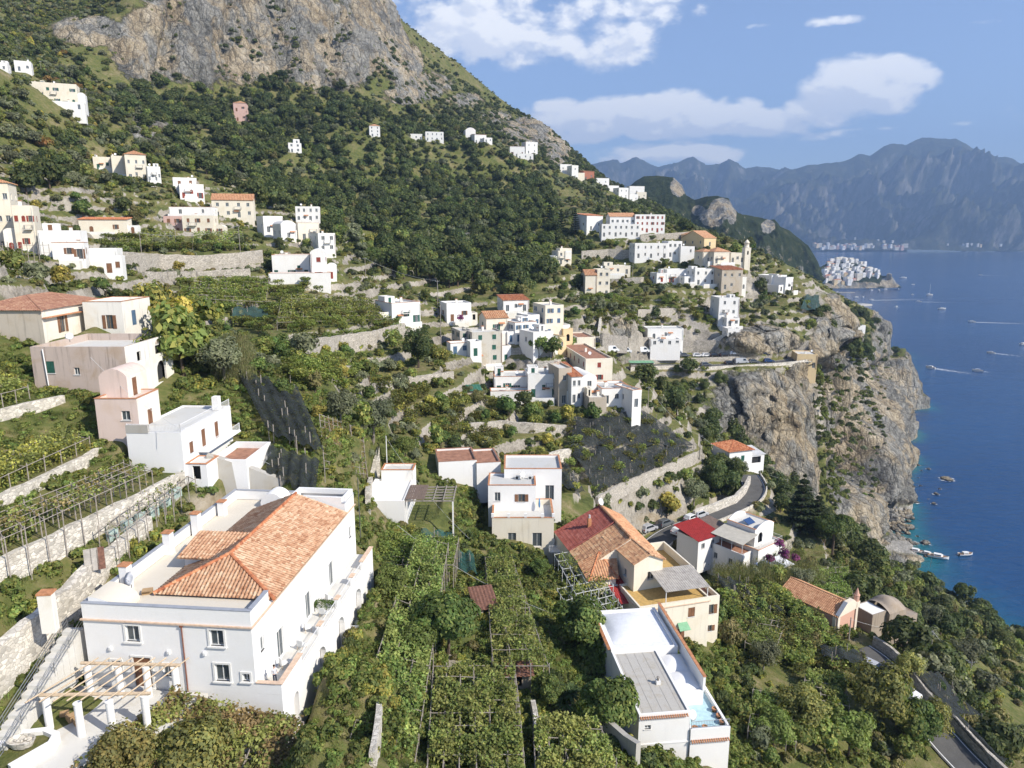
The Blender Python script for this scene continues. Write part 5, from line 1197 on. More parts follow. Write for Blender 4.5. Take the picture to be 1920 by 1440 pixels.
Wp = lambda x, y, z: (x+31, y-48, z-114.0)
cols = [(-34.3, 46.3), (-31.6, 45.7), (-29.4, 45.9), (-27.2, 46.6)]; colb = [(-33.6, 50.3), (-31.2, 50.35), (-28.9, 50.2), (-26.6, 50.1)]
for (x, y) in cols+colb:
    mb = MB(); mb.lathe([(.27, -.5), (.27, 2.6), (.30, 2.62), (.30, 2.7), (.02, 2.71)], MAT['newwhite'], 16, Wp(x, y, 114)); mb.build('column', pg)
for row in (cols, colb): mb = MB(); mb.tube([Wp(row[0][0]-.5, row[0][1]+.1, 116.83), Wp(row[-1][0]+.5, row[-1][1], 116.83)], .13, MAT['palewood'], 8); mb.build('beam', pg)
for i in range(9):
    t = i/8; a = Vector(Wp(-35.0+t*7.6, 45.2+t*.6, 117.05)); b = Vector(Wp(-32.9+t*7.2, 50.75, 117.05)); mb = MB(); mb.tube([a, b], [.06, .05], MAT['palewood'], 6); mb.build('rafter', pg)
mb = MB(); poly = [(-35.4, 51.6), (-37.2, 44.5), (-36.5, 42.2), (-31, 42.2), (-27.6, 44.6), (-24.8, 47.4), (-24.4, 50.6)]; mb.prism(poly, 110.0, 114.0, MAT['slab']); tag(mb.build('terrace_floor'), 'pale paved terrace under the white column pergola', 'terrace', kind='structure')
mb = MB(); pts = [(-36.6, 43.4), (-35.6, 45.1), (-34.0, 45.4), (-32.9, 44.9), (-32.7, 44.0), (-34.0, 41.8)]
for a, b in zip(pts[:-1], pts[1:]):
    d = Vector((b[0]-a[0], b[1]-a[1], 0)).normalized(); n = Vector((-d.y, d.x, 0))*.22; mb.prism([(a[0]-n.x-d.x*.1, a[1]-n.y-d.y*.1), (b[0]-n.x+d.x*.1, b[1]-n.y+d.y*.1), (b[0]+n.x+d.x*.1, b[1]+n.y+d.y*.1), (a[0]+n.x-d.x*.1, a[1]+n.y-d.y*.1)], 113.8, 114.75+.002*len(mb.v), MAT['newwhite'])
tag(mb.build('bed_wall'), 'low curving white wall round the planted bed with the stone basin', 'wall')
mb = MB(); mb.prism([(-36.4, 43.4), (-35.5, 44.9), (-34.0, 45.2), (-33.1, 44.7), (-33.0, 44.0), (-34.2, 42.0), (-36.6, 41.8)], 113.9, 114.45, MAT['terrain']); tag(mb.build('garden_bed'), kind='structure')
b_ = empty('stone_basin', (-34.7, 43.9, 114.5), 0, 'oval stone basin full of rubble in the planted bed', 'basin')
mb = MB(); mb.lathe([(.55, 0), (.75, .1), (.95, .55), (1.0, .6), (.86, .6), (.8, .42), (.02, .4)], MAT['palestone'], 20); mb.xform(Matrix.Diagonal((1.0, .62, 1, 1))); mb.build('bowl', b_)
for i in range(5):
    mb = MB(); mb.lathe([(.02, 0), (.12, .03), (.14, .1), (.06, .18)], MAT['palestone'], 6, (rnd.uniform(-.5, .5), rnd.uniform(-.25, .25), .4)); mb.build('rubble', b_)
st = empty('garden_stair', (-37, 48, 114), 0, 'concrete stair ramp with steel tube rails climbing beside the big white house', 'stairs')
A_, B_ = Vector((.6, -6.5, -.6)), Vector((1.4, 4.6, 4.6))
mb = MB(); n = 16
for i in range(n):
    p0, p1 = A_+(B_-A_)*(i/n), A_+(B_-A_)*((i+1)/n); mb.box(p0.x-.7, p0.y, p0.z-3, p0.x+.7, p1.y, p1.z, MAT['slab'], skip=('b',))
mb.build('steps', st)
for off in (-.65, .65):
    mb = MB(); o = Vector((off, 0, 0))
    for hh in (.35, .65, .95): mb.tube([A_+o+Vector((0, 0, hh)), B_+o+Vector((0, 0, hh))], .028, MAT['steel'], 5)
    for i in range(7): p = A_+o+(B_-A_)*(i/6); mb.tube([p-Vector((0, 0, .2)), p+Vector((0, 0, .97))], .03, MAT['steel'], 5)
    mb.build('handrail', st)
h2 = empty('old_house', (-52, 86, 131), 0, 'rambling old house of pink and cream walls with tiled roof and arched loggia', 'house')
L2 = lambda x, y, z, yaw=0: MT(x+52, y-86, z-131, yaw)
block(h2, L2(-67.4, 94, 136, 0), 10, 15, 4.1, 'taupe', 'hip', {'E': [(4.2, .7, 1.1, 2.3, 0, 'brown'), (11, .6, 1.1, 2.3, 0, 'brown')]}, True, 94, 'tiles_brown', foot=5, rise=1.6, fw={'E': 'creamlit'})  # light put into plaster: darker shaded south wall, paler sunlit east wall
mb = MB(); mb.add([(-62.38+52, 94.0-86, 5.2), (-62.38+52, 109-86, 5.2), (-62.38+52, 109-86, 9.05), (-62.38+52, 94-86, 9.05)], [(0, 1, 2, 3)], MAT['cream'])
block(h2, L2(-58.6, 101.6, 136, .0), 5.6, 8, 4.6, 'whiteold', 'flat', {'E': [(3.0, .9, 1.2, 2.2, 0, 'blue')], 'S': [(3.6, .7, 1.0, 2.0, 0, 'brown')]}, True, 105, foot=5, coping='terracotta', floor='white')
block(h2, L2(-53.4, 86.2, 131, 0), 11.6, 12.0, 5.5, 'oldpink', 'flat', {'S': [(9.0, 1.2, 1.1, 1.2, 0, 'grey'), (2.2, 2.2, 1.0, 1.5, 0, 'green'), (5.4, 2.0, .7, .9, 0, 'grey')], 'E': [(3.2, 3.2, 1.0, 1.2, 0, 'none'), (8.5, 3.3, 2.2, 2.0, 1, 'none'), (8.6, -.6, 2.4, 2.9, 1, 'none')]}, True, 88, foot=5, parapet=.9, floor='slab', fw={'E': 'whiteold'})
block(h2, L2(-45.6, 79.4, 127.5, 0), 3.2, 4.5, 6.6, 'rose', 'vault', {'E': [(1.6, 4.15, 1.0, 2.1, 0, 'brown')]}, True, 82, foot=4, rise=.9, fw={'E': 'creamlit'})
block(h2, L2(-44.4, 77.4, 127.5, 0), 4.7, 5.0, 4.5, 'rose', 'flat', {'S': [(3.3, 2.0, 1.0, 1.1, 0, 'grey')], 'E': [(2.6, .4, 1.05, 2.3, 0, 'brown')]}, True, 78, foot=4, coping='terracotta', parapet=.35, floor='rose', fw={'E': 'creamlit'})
def f(mb):
    e = 8.07
    mb.box(-62.3+52-.001, 7.9, e+.0, -62.3+52+.5, 23.2, e+.12, MAT['terracotta'])
    mb.tube([(-57.6+52, .05, 5.2), (-57.4+52, .05, 0)], .07, MAT['whitemetal'], 6)
part(h2, 'eaves_tiles', f)
ac_unit(h2, -69+52, 93.8-86, 6.4)
dish(h2, (-55+52, 87.5-86, 6.6), .45)
h3 = empty('balcony_house', (-39.6, 75.6, 124.2), math.radians(-2.5), 'white house with flat grey roof, blue white balcony and brick red terrace', 'house')
block(h3, MT(0, 0, 0), 6.2, 12.6, 4.4, 'newwhite', 'flat', {'E': [(2.0, 1.5, .9, 1.3, 0, 'brown'), (5.0, 1.35, .95, 2.1, 0, 'brown'), (8.4, 1.35, .95, 2.1, 0, 'brown')], 'S': []}, True, 78, foot=4, parapet=.15, floor='roofgrey')
railing(h3, [(-3.0, .1, 4.4), (3.0, .1, 4.4), (3.0, 12.5, 4.4)], .9, 'whitemetal', .16)
def f(mb): mb.box(3.1, 3.4, 1.1, 4.3, 12.4, 1.28, MAT['newwhite'])
part(h3, 'balcony', f); railing(h3, [(4.2, 3.5, 1.28), (4.2, 12.3, 1.28)], .95, 'whitemetal', .16)
block(h3, MT(4.3, .3, -1.2), 2.4, 3.0, 1.9, 'newwhite', 'flat', {'S': [(1.2, .1, .9, 1.6, 0, 'none')]}, True, 78, foot=3, coping='terracotta', parapet=.12)
block(h3, MT(6.6, 3.2, -1.4), 4.4, 7.4, 1.7, 'newwhite', 'terrace', {}, True, 80, foot=3, parapet=.8)
def f(mb): mb.box(1.7, 10.6, 4.3, 2.5, 11.4, 6.0, MAT['white'])
part(h3, 'roof_wall', lambda mb: mb.box(-3.1, -.05, 4.3, -.6, .3, 5.2, MAT['concrete']))
part(h3, 'chimney', f)
h4 = empty('courtyard_house', (1.5, 103.2, 102.2), 0, 'white two storey house with flat grey roofs and broad balustraded terrace', 'house')
L4 = lambda u, v, D: Vector(pix(u, v, D))-Vector((1.5, 103.2, 102.2))
block(h4, MT(0.2, 0, 0), 9.6, 8, 4.9, 'cream', 'flat', {'S': [(3.1, .1, 1.3, 2.3, 0, 'grey'), (7.0, .1, 1.5, 2.3, 0, 'white')]}, True, 106, foot=4, coping='terracotta', parapet=.95, floor='slab')
block(h4, MT(-1.5, 5.2, 4.0), 7.7, 6, 4.3, 'newwhite', 'flat', {'S': [(1.5, 1.6, .95, 1.5, 0, 'grey'), (5.4, 1.5, 1.1, 1.3, 0, 'brown')]}, True, 110, foot=4, coping='terracotta', parapet=.3, floor='roofgrey')
block(h4, MT(2.0, 9.6, 4.0), 9.6, 7.5, 5.6, 'newwhite', 'flat', {'S': [(7.6, .1, 1.5, 2.6, 0, 'white')], 'E': [(3, 1.2, 1, 1.3, 0, 'grey')]}, True, 114, foot=4, coping='terracotta', parapet=.35, floor='roofgrey')
def f(mb): mb.box(4.2, -1.9, -.1, 7.6, 3.0, .08, MAT['slab'])
part(h4, 'glass_porch', f); railing(h4, [(4.2, -1.85, .08), (7.55, -1.85, .08), (7.55, 3, .08)], 1.0, 'whitemetal', .25)
dish(h4, (.2, 8.6, 8.9), .5); ac_unit(h4, -.6, 8.9, 8.0); ac_unit(h4, 1.6, 8.9, 8.0)
def f(mb):
    for x in (-4.5, -2, .6, 3.2, 4.9): mb.box(x-.2, -.05, 4.9, x+.2, .3, 5.55, MAT['newwhite'])
part(h4, 'balustrade_pier', f)
h4b = empty('pergola_house', (-17, 97, 109.5), 0, 'low white flat roofed house with timber slat pergola beside the lane', 'house')
block(h4b, MT(-1.6, 0, -2), 6.0, 9.5, 4.8, 'newwhite', 'flat', {}, True, 100, foot=4, parapet=.2, floor='white'); block(h4b, MT(-1.0, 9.0, 0), 5.0, 3.2, 4.4, 'white', 'flat', {}, True, 108, foot=4, coping='terracotta', parapet=.25)
for i in range(6): part(h4b, 'rafter', lambda mb: mb.box(1.5, .3+i*1.15, 2.55, 8.6, .42+i*1.15, 2.72, MAT['greywood']))
for i in range(5): part(h4b, 'beam', lambda mb: mb.box(2.6+i*1.45, .2, 2.74, 2.72+i*1.45, 6.4, 2.86, MAT['greywood']))
part(h4b, 'slat_roof', lambda mb: [mb.box(1.5+k*.31, .25, 2.88+.002*(k % 2), 1.5+k*.31+.27, 6.3, 2.94, MAT['browntin']) for k in range(9)])
for x in (1.7, 8.4): part(h4b, 'post', lambda mb: mb.box(x-.1, .2, -3, x+.1, .4, 2.55, MAT['white']))
h4c = empty('sloped_roof_house', (-7.4, 116.4, 108.6), 0, 'low white house with weathered red sloping roof terrace behind the courtyard house', 'house')
block(h4c, MT(-1.9, 0, 0, .18), 6.6, 7.5, 3.4, 'newwhite', 'terrace', {}, True, 118, foot=4, coping='cotto', parapet=.3); block(h4c, MT(3.4, .4, -.3, .18), 4.2, 8, 3.3, 'newwhite', 'terrace', {}, True, 118, foot=4, coping='cotto', parapet=.3)
h5 = empty('tiled_house', (21.45, 85.4, 96.2), math.radians(15.5), 'cream house with orange and maroon tiled gables over two storey terraces', 'house')
block(h5, MT(0, 0, 0), 10.2, 6.5, 6.5, 'cream', 'flat', {'S': [(1.4, 4.0, .95, 1.35, 0, 'brown'), (3.5, 4.0, .95, 1.35, 0, 'white'), (7.6, 4.0, 1.0, 1.35, 0, 'brown'), (3.6, .5, 1.0, 1.9, 0, 'brown'), (6.1, .1, 1.2, 2.4, 0, 'brown')]}, True, 95, foot=4, floor='ochretile', parapet=.25, band='coping')
block(h5, MT(6.3, 1.5, 0), 2.6, 5, 5.6, 'cream', 'flat', {'S': [(1.3, 3.0, 1.0, 1.4, 0, 'brown'), (1.3, .4, .8, .9, 0, 'brown')]}, True, 95, foot=4, parapet=.7, floor='cotto')
block(h5, MT(-1.7, 4.6, 6.2, .06), 4.4, 9, 4.2, 'cream', 'gabley', {'S': [(2.6, 1.4, 1.0, 1.2, 0, 'white')], 'W': [(6.5, 1.2, .8, 1.1, 0, 'grey')]}, True, 100, 'tiles_old', foot=7, rise=1.0)
block(h5, MT(3.0, 5.4, 6.2), 5.6, 9, 1.9, 'cream', 'flat', {}, True, 100, floor='ochretile', parapet=1.3, foot=3)
def f(mb):
    q = [(-.6, -.6, 8.1), (5.9, -.6, 8.0), (5.9, 4.5, 8.75), (-.6, 4.5, 8.85)]; q = [(a-.8, b+.6, c) for a, b, c in q]; n = 40
    for i in range(n):
        t0, t1 = i/n, (i+1)/n; l = lambda A, B, t: Vector(A)+(Vector(B)-Vector(A))*t; z = .05*(i % 2)
        roof_quad(mb, (l(q[0], q[1], t0)+Vector((0,0,z)), l(q[0], q[1], t1)+Vector((0,0,.05-z)), l(q[3], q[2], t1)+Vector((0,0,.05-z)), l(q[3], q[2], t0)+Vector((0,0,z))), MAT['greytin'], .04)
part(h5, 'awning_roof', f)
for x in (-1.2, 4.9): part(h5, 'post', lambda mb: mb.tube([(x, .3, 6.2), (x, .3, 8.05)], .06, MAT['whitemetal'], 6))
def f(mb):
    ra, rb_ = Vector((-2.2, 9.5, 11.7)), Vector((-1.6, 22.5, 11.7)); el, er = Vector((-9.4, 9.0, 8.0)), Vector((-9.2, 22.5, 8.0)); fr_, fb = Vector((1.6, 9.5, 9.6)), Vector((2.2, 22.5, 9.6))
    mid_r, mid_e = ra+(rb_-ra)*.45, el+(er-el)*.45
    for q, m in (((mid_e, el, ra, mid_r), 'tiles_old'), ((er, mid_e, mid_r, rb_), 'tiles_maroon'), ((fr_, fb, rb_, ra), 'tiles_orange')):
        roof_quad(mb, q, MAT[m]); plane_tiles(mb, q, MAT[m], .34, .6, .1)
    ridge_tiles(mb, ra+Vector((0, 0, .1)), rb_+Vector((0, 0, .1)), MAT['tiles_orange'], .2); ridge_tiles(mb, mid_e+Vector((0, 0, .12)), mid_r+Vector((0, 0, .12)), MAT['tiles_maroon'], .12)
part(h5, 'wide_roof', f)
def f(mb):
    a, b, c, t0 = Vector((-9.6, 6.6, 7.4)), Vector((-5.2, 6.4, 7.4)), Vector((-4.0, 10.5, 9.6)), Vector((-9.6, 10.8, 8.2)); ap = Vector((-6.6, 10.4, 9.7))
    for q, m in (((a, b, ap, ap), 'tiles_orange'), ((b, c, ap, ap), 'tiles_orange'), ((t0, a, ap, ap), 'tiles_orange')): mb.add(q[:3], [(0, 1, 2)], MAT[m]); plane_tiles(mb, q, MAT[m], .34, .6, .1)
    ridge_tiles(mb, a, ap, MAT['tiles_red'], .13); ridge_tiles(mb, b, ap, MAT['tiles_red'], .13)
part(h5, 'corner_hip_roof', f)
def f(mb):
    mb.add([(-9.2, 9.2, -2), (-2.2, 9.3, -2), (-2.2, 9.3, 11.6), (-9.2, 9.2, 7.95)], [(0, 1, 2, 3)], MAT['cream']); mb.add([(-9.2, 22, -2), (-9.2, 9.2, -2), (-9.2, 9.2, 7.95), (-9.2, 22, 7.95)], [(0, 1, 2, 3)], MAT['cream']); mb.add([(2.2, 22, -2), (-9.2, 22, -2), (-9.2, 22, 7.95), (-1.6, 22.2, 11.6), (2.2, 22, 9.5)], [(0, 1, 2, 3, 4)], MAT['cream'])
    mb.add([(1.7, 9.4, -2), (2.2, 22, -2), (2.2, 22, 9.5), (1.7, 9.4, 9.5)], [(0, 1, 2, 3)], MAT['cream']); mb.box(-9.2, 7.0, -2, -5.4, 9.2, 7.3, MAT['cream'])
part(h5, 'rear_wall', f)
def corr(root, name, q, mat, n=22, amp=.06):
    def f(mb):
        l = lambda A, B, t: Vector(A)+(Vector(B)-Vector(A))*t
        for i in range(n):
            t0, t1 = i/n, (i+1)/n; z0, z1 = amp*(i % 2), amp*((i+1) % 2)
            roof_quad(mb, (l(q[0], q[1], t0)+Vector((0,0,z0)), l(q[0], q[1], t1)+Vector((0,0,z1)), l(q[3], q[2], t1)+Vector((0,0,z1)), l(q[3], q[2], t0)+Vector((0,0,z0))), MAT[mat], .03)
    return part(root, name, f)
corr(h5, 'lean_to_roof', [(-6.2, 3.2, 5.4), (-2.0, 3.0, 5.3), (-2.6, 8.6, 6.6), (-6.8, 8.9, 6.7)], 'tinroof', 26)
part(h5, 'chimney', lambda mb: (mb.box(-5.2, 18, 9.5, -4.7, 18.5, 11.5, MAT['terracotta']), mb.tube([(-4.95, 18.25, 11.5), (-4.95, 18.25, 12.0)], .16, MAT['plasticgrey'], 8)))
part(h5, 'door_canopy', lambda mb: roof_quad(mb, [(.4, -1.0, 2.75), (2.0, -1.0, 2.75), (1.9, -.01, 3.4), (.5, -.01, 3.4)], MAT['palegreentin'], .04))
part(h5, 'window_canopy', lambda mb: roof_quad(mb, [(-2.8, -.7, 2.6), (-.8, -.7, 2.6), (-.8, -.01, 2.85), (-2.8, -.01, 2.85)], MAT['terracotta'], .08))
ac_unit(h5, 5.3, 5.2, 7.0); ac_unit(h5, -5.6, 6.8, 5.7); dish(h5, (-1.8, 21.6, 12.5), .6)
h6 = empty('long_white_villa', (14.7, 60.2, 98.8), math.radians(6.5), 'long white house with concrete flat roof, bulging silver roof and pale blue terrace', 'house')
block(h6, MT(0, 0, 0), 5.1, 10.6, 6.2, 'newwhite', 'flat', {'S': [(.9, 4.6, .62, .42, 0, 'grey'), (3.1, .9, .8, .9, 0, 'grey')]}, True, 65, floor='oldslab', parapet=.16, foot=6)
part(h6, 'eaves_tiles', lambda mb: [mb.tube([(-2.4+k*.23, -.28, 5.86), (-2.4+k*.23, -.01, 5.98)], .075, MAT['terracotta'], 6) for k in range(21)])
part(h6, 'string_course', lambda mb: mb.box(-2.6, -.07, 2.85, 2.6, -.003, 3.0, MAT['newwhite']))
part(h6, 'vent', lambda mb: (mb.box(.6, 4.5, 6.0, 1.05, 4.95, 6.45, MAT['trim']), mb.lathe([(.12, 0), (.12, .25), (.17, .27), (.17, .36), (.03, .42)], MAT['darkstone'], 10, (.82, 4.72, 6.45))))
part(h6, 'roof_seams', lambda mb: [mb.box(-2.0+k*.95, .3, 6.042, -1.96+k*.95, 10.3, 6.06, MAT['concrete']) for k in range(5)])
block(h6, MT(4.6, -.2, -.6), 4.0, 7.2, 4.9, 'newwhite', 'flat', {}, True, 65, floor='bluetile', parapet=.5, foot=6)
part(h6, 'apron_tiles', lambda mb: [mb.tube([(2.75+k*.23, -.5, 3.0), (2.75+k*.23, -.21, 3.14)], .075, MAT['terracotta'], 6) for k in range(17)])
railing(h6, [(2.7, -.1, 4.3), (6.5, -.1, 4.3)], .8, 'steel', .16)
block(h6, MT(1.2, 10.6, 0), 7.6, 8.4, 6.4, 'newwhite', 'flat', {}, True, 76, floor='silver', parapet=.28, foot=6, coping=None)
def f(mb):
    n = 14
    for (x0, x1, y0, y1, z, hh) in ((-1.9, 3.6, 12.0, 18.6, 6.14, .75), (2.7, 5.3, 4.4, 7.5, 5.35, .45), (2.7, 5.3, 7.4, 10.6, 5.35, .55)):
        vs = []; fs = []
        for i in range(n+1):
            for k in range(n+1):
                a, b = i/n, k/n; e = (math.sin(math.pi*a)**.6)*(math.sin(math.pi*b)**.6); vs.append((x0+(x1-x0)*a, y0+(y1-y0)*b, z+hh*e))
        for i in range(n):
            for k in range(n): fs.append((i*(n+1)+k, (i+1)*(n+1)+k, (i+1)*(n+1)+k+1, i*(n+1)+k+1))
        mb.add(vs, fs, MAT['silver'] if x0 < 0 else MAT['newwhite'])
part(h6, 'bulged_roof', f, True)
block(h6, MT(4.0, 4.0, 0), 2.9, 6.6, 5.4, 'newwhite', 'flat', {}, True, 70, floor='white', parapet=.1, foot=6)
part(h6, 'side_parapet', lambda mb: (mb.box(5.35, 4.0, 5.4, 5.6, 18.8, 7.0, MAT['newwhite']), mb.box(5.3, 3.9, 7.003, 5.65, 18.9, 7.08, MAT['terracotta'])))
part(h6, 'side_eaves_tiles', lambda mb: [mb.tube([(-2.9, 10.9+k*.24, 6.3), (-2.58, 10.9+k*.24, 6.42)], .075, MAT['terracotta'], 6) for k in range(33)])
dish(h6, (2.95, .6, 5.3), .5, .5)
h7 = empty('awning_villa', (54, 138, 82.0), math.radians(38), 'white villa with curved parapets, cream awning terrace and purple bougainvillea', 'house')
block(h7, MT(0, 0, 0), 9.6, 11, 5.0, 'newwhite', 'flat', {'S': [(2.4, 1.6, 1.0, 1.4, 0, 'white'), (6.6, .2, 1.2, 2.2, 0, 'grey')]}, True, 165, floor='slab', parapet=.5, foot=5, coping='terracotta')
block(h7, MT(.9, 2.4, 4.6), 7.4, 7.5, 4.0, 'newwhite', 'flat', {'S': [(2.2, .3, 1.8, 2.5, 1, 'none')]}, True, 165, floor='slab', parapet=.3, coping='terracotta', foot=1)
def f(mb):
    for y in (2.3, 9.7):
        arc = spline_arc(6.8, 1.1, 14); mb.add([(px+.9, y, 8.65+pz) for px, pz in arc], [tuple(range(len(arc)))], MAT['newwhite']); mb.add([(px+.9, y+.2, 8.65+pz) for px, pz in arc], [tuple(range(len(arc)))[::-1]], MAT['newwhite'])
        n = len(arc); mb.add([(px+.9, y, 8.65+pz) for px, pz in arc]+[(px+.9, y+.2, 8.65+pz) for px, pz in arc], [(i, i+1, n+i+1, n+i) for i in range(n-1)], MAT['lead'])
part(h7, 'curved_parapet', f)
part(h7, 'awning', lambda mb: roof_quad(mb, [(-8.2, 1.8, 6.6), (-8.2, 10.4, 6.6), (-2.8, 10.2, 7.7), (-2.8, 1.6, 7.7)], MAT['awning'], .05))
block(h7, MT(-6.3, 1.6, 0), 4.2, 9, 4.4, 'newwhite', 'flat', {'W': [(2, 1, 1, 1.4, 0, 'grey'), (6, 1, 1, 1.4, 0, 'grey')]}, True, 168, floor='cotto', parapet=.3, foot=5)
for i in range(4): part(h7, 'post', lambda mb: mb.tube([(-8.1, 2+i*2.7, 4.4), (-8.1, 2+i*2.7, 6.6)], .07, MAT['whitemetal'], 6))
railing(h7, [(-4.5, .1, 5.0), (4.7, .1, 5.0), (4.7, 3.0, 5.0)], .9, 'whitemetal', .3)
part(h7, 'solar_panel', lambda mb: roof_quad(mb, [(-1.4, 5, 8.5), (1.2, 5, 8.5), (1.2, 6.6, 9.3), (-1.4, 6.6, 9.3)], MAT['car_blue'], .06))
h7b = empty('red_roof_annex', (41.5, 139.5, 85.6), math.radians(33), 'small white annex with bright red corrugated roof beside the awning villa', 'house')
block(h7b, MT(0, 0, -1), 7.0, 6.5, 3.2, 'newwhite', 'none', {'S': [(1.6, .9, 1.1, 1.3, 0, 'grey'), (4.8, .2, 1.1, 2.1, 0, 'white')]}, True, 155, foot=5)
corr(h7b, 'roof', [(-4.1, -.6, 2.3), (4.1, -.6, 2.3), (4.1, 7.4, 3.6), (-4.1, 7.4, 3.6)], 'redroof', 36)
corr(h7b, 'canopy', [(3.6, 1.5, 2.6), (8.4, 2.4, 2.7), (8.2, 7.4, 3.2), (3.6, 7.2, 3.2)], 'browntin', 24)
h7.scale = (.92, .92, .92); h7b.scale = (.92, .92, .92)
h8 = empty('church', (54.9, 106.0, 84.9), math.radians(35), 'small pink church with tiled roof, cream pilasters and tiny bell turret', 'church')
block(h8, MT(0, 0, 0), 6.0, 10.4, 4.8, 'churchpink', 'gabley', {'S': [(3.0, .1, 1.15, 2.3, 0, 'none'), (3.0, 3.3, .9, 1.6, 1, 'none')], 'W': [(6.0, 2.6, 1.2, 1.3, 1, 'none')]}, True, 115, 'tiles_orange', foot=4, rise=1.5, over=.25)
def f(mb):
    m = MAT['churchtrim']; mb.prism([(-3.1, -.35), (3.1, -.35), (3.1, -.02), (-3.1, -.02)], 4.75, 5.0, m)
    for x in (-2.95, 2.35): mb.box(x, -.2, -3, x+.6, -.003, 4.75, m)
    mb.add([(-3.1, -.4, 5.0), (3.1, -.4, 5.0), (.9, -.4, 6.75), (-.9, -.4, 6.75)], [(0, 1, 2, 3)], m); mb.add([(-3.1, .3, 5.0), (3.1, .3, 5.0), (.9, .3, 6.75), (-.9, .3, 6.75)], [(3, 2, 1, 0)], m)
    mb.add([(-3.1, -.4, 5.0), (-.9, -.4, 6.75), (-.9, .3, 6.75), (-3.1, .3, 5.0)], [(0, 1, 2, 3)], MAT['lead']); mb.add([(3.1, -.4, 5.0), (.9, -.4, 6.75), (.9, .3, 6.75), (3.1, .3, 5.0)], [(3, 2, 1, 0)], m); mb.add([(-.9, -.4, 6.75), (.9, -.4, 6.75), (.9, .3, 6.75), (-.9, .3, 6.75)], [(0, 1, 2, 3)], m)
part(h8, 'facade_gable', f)
def f(mb):
    m = MAT['churchpink']; t = MAT['churchtrim']
    mb.box(2.0, -.45, 5.0, 2.9, .4, 5.9, t); mb.lathe([(.42, 0), (.42, 1.0), (.5, 1.02), (.5, 1.12), (.40, 1.15), (.04, 2.3)], m, 10, (2.45, 0, 5.9))
part(h8, 'bell_turret', f)
for y in (.1, 4.4, 9.6): part(h8, 'pilaster', lambda mb: mb.box(-3.12, y, -3, -3.003, y+.6, 4.6, MAT['churchtrim']))
h8b = empty('domed_ruin', (64.5, 109.5, 85.2), math.radians(25), 'weathered stone building with domed vault and white side roof by the church', 'ruin')
block(h8b, MT(1.5, 0, 0), 5.0, 6.0, 2.6, 'ruinstone', 'none', {'S': [(2.5, .1, 1.2, 1.9, 1, 'none')]}, True, 120, foot=5)
def f(mb):
    vs = []; n = 16
    for i in range(n+1):
        for k in range(n+1):
            a, b = i/n, k/n; e = max(math.sin(math.pi*a)**.7*math.sin(math.pi*b)**.7, 0); e2 = math.sin(math.pi*b)**.8*.8
            vs.append((-1.0+5*a, 6*b, 2.55+2.2*max(e, e2*.75)))
    mb.add(vs, [(i*(n+1)+k, (i+1)*(n+1)+k, (i+1)*(n+1)+k+1, i*(n+1)+k+1) for i in range(n) for k in range(n)], MAT['ruinstone'])
part(h8b, 'dome', f, True)
block(h8b, MT(-3.0, .8, 0), 4.2, 4.6, 3.0, 'ruinstone', 'flat', {}, True, 118, foot=5, floor='white', parapet=.05)
block(h8b, MT(4.9, -.8, -.8), 3.4, 4, 2.2, 'ruinstone', 'flat', {'S': [(1.7, .1, .9, 1.5, 0, 'none')]}, True, 118, foot=5, floor='ruinstone', parapet=.05)
h8b.scale = (.82, .82, .8)
h9 = empty('red_hip_house', (63.6, 189, 87), math.radians(18), 'small white house with bright red hip roof above the coast road', 'house')
block(h9, MT(0, 0, 0), 7.4, 8, 4.2, 'newwhite', 'hip', {'S': [(4.4, 1.2, 1.1, 1.6, 0, 'green')]}, True, 195, 'tiles_red', foot=5, rise=2.0, over=.5)
block(h9, MT(6.2, 1.2, -.4), 5.2, 6, 2.6, 'newwhite', 'shed', {'S': [(2.6, .1, 3.0, 1.9, 0, 'none')]}, True, 195, 'white', foot=5)
# ---- plants
vr = np.random.RandomState(5)
def leaves(P, N, size, cols, aspect=1.5, curl=.35):
    n = len(P); N = N+vr.normal(size=(n, 3))*curl; N /= np.linalg.norm(N, axis=1)[:, None]+1e-9
    T = vr.normal(size=(n, 3)); T -= N*(T*N).sum(1)[:, None]; T /= np.linalg.norm(T, axis=1)[:, None]+1e-9
    B = np.cross(N, T); s = (np.asarray(size)*(.6+.8*vr.rand(n)))[:, None]
    a, b = T*s*.5*aspect, B*s*.5
    V = np.stack([P-a, P-b*.9+N*s*.08, P+a, P+b*.9+N*s*.08], 1).reshape(-1, 3)
    F = np.arange(4*n).reshape(n, 4); C = np.repeat(cols, 4, 0)
    return V, F, C
def palette(base, n, var=.22, second=None, k=.25):
    base = np.array(base); c = base*(1+vr.normal(size=(n, 1))*var)
    if second is not None:
        m = vr.rand(n) < k; c[m] = np.array(second)*(1+vr.normal(size=(m.sum(), 1))*var)
    return np.clip(c, .004, .8)
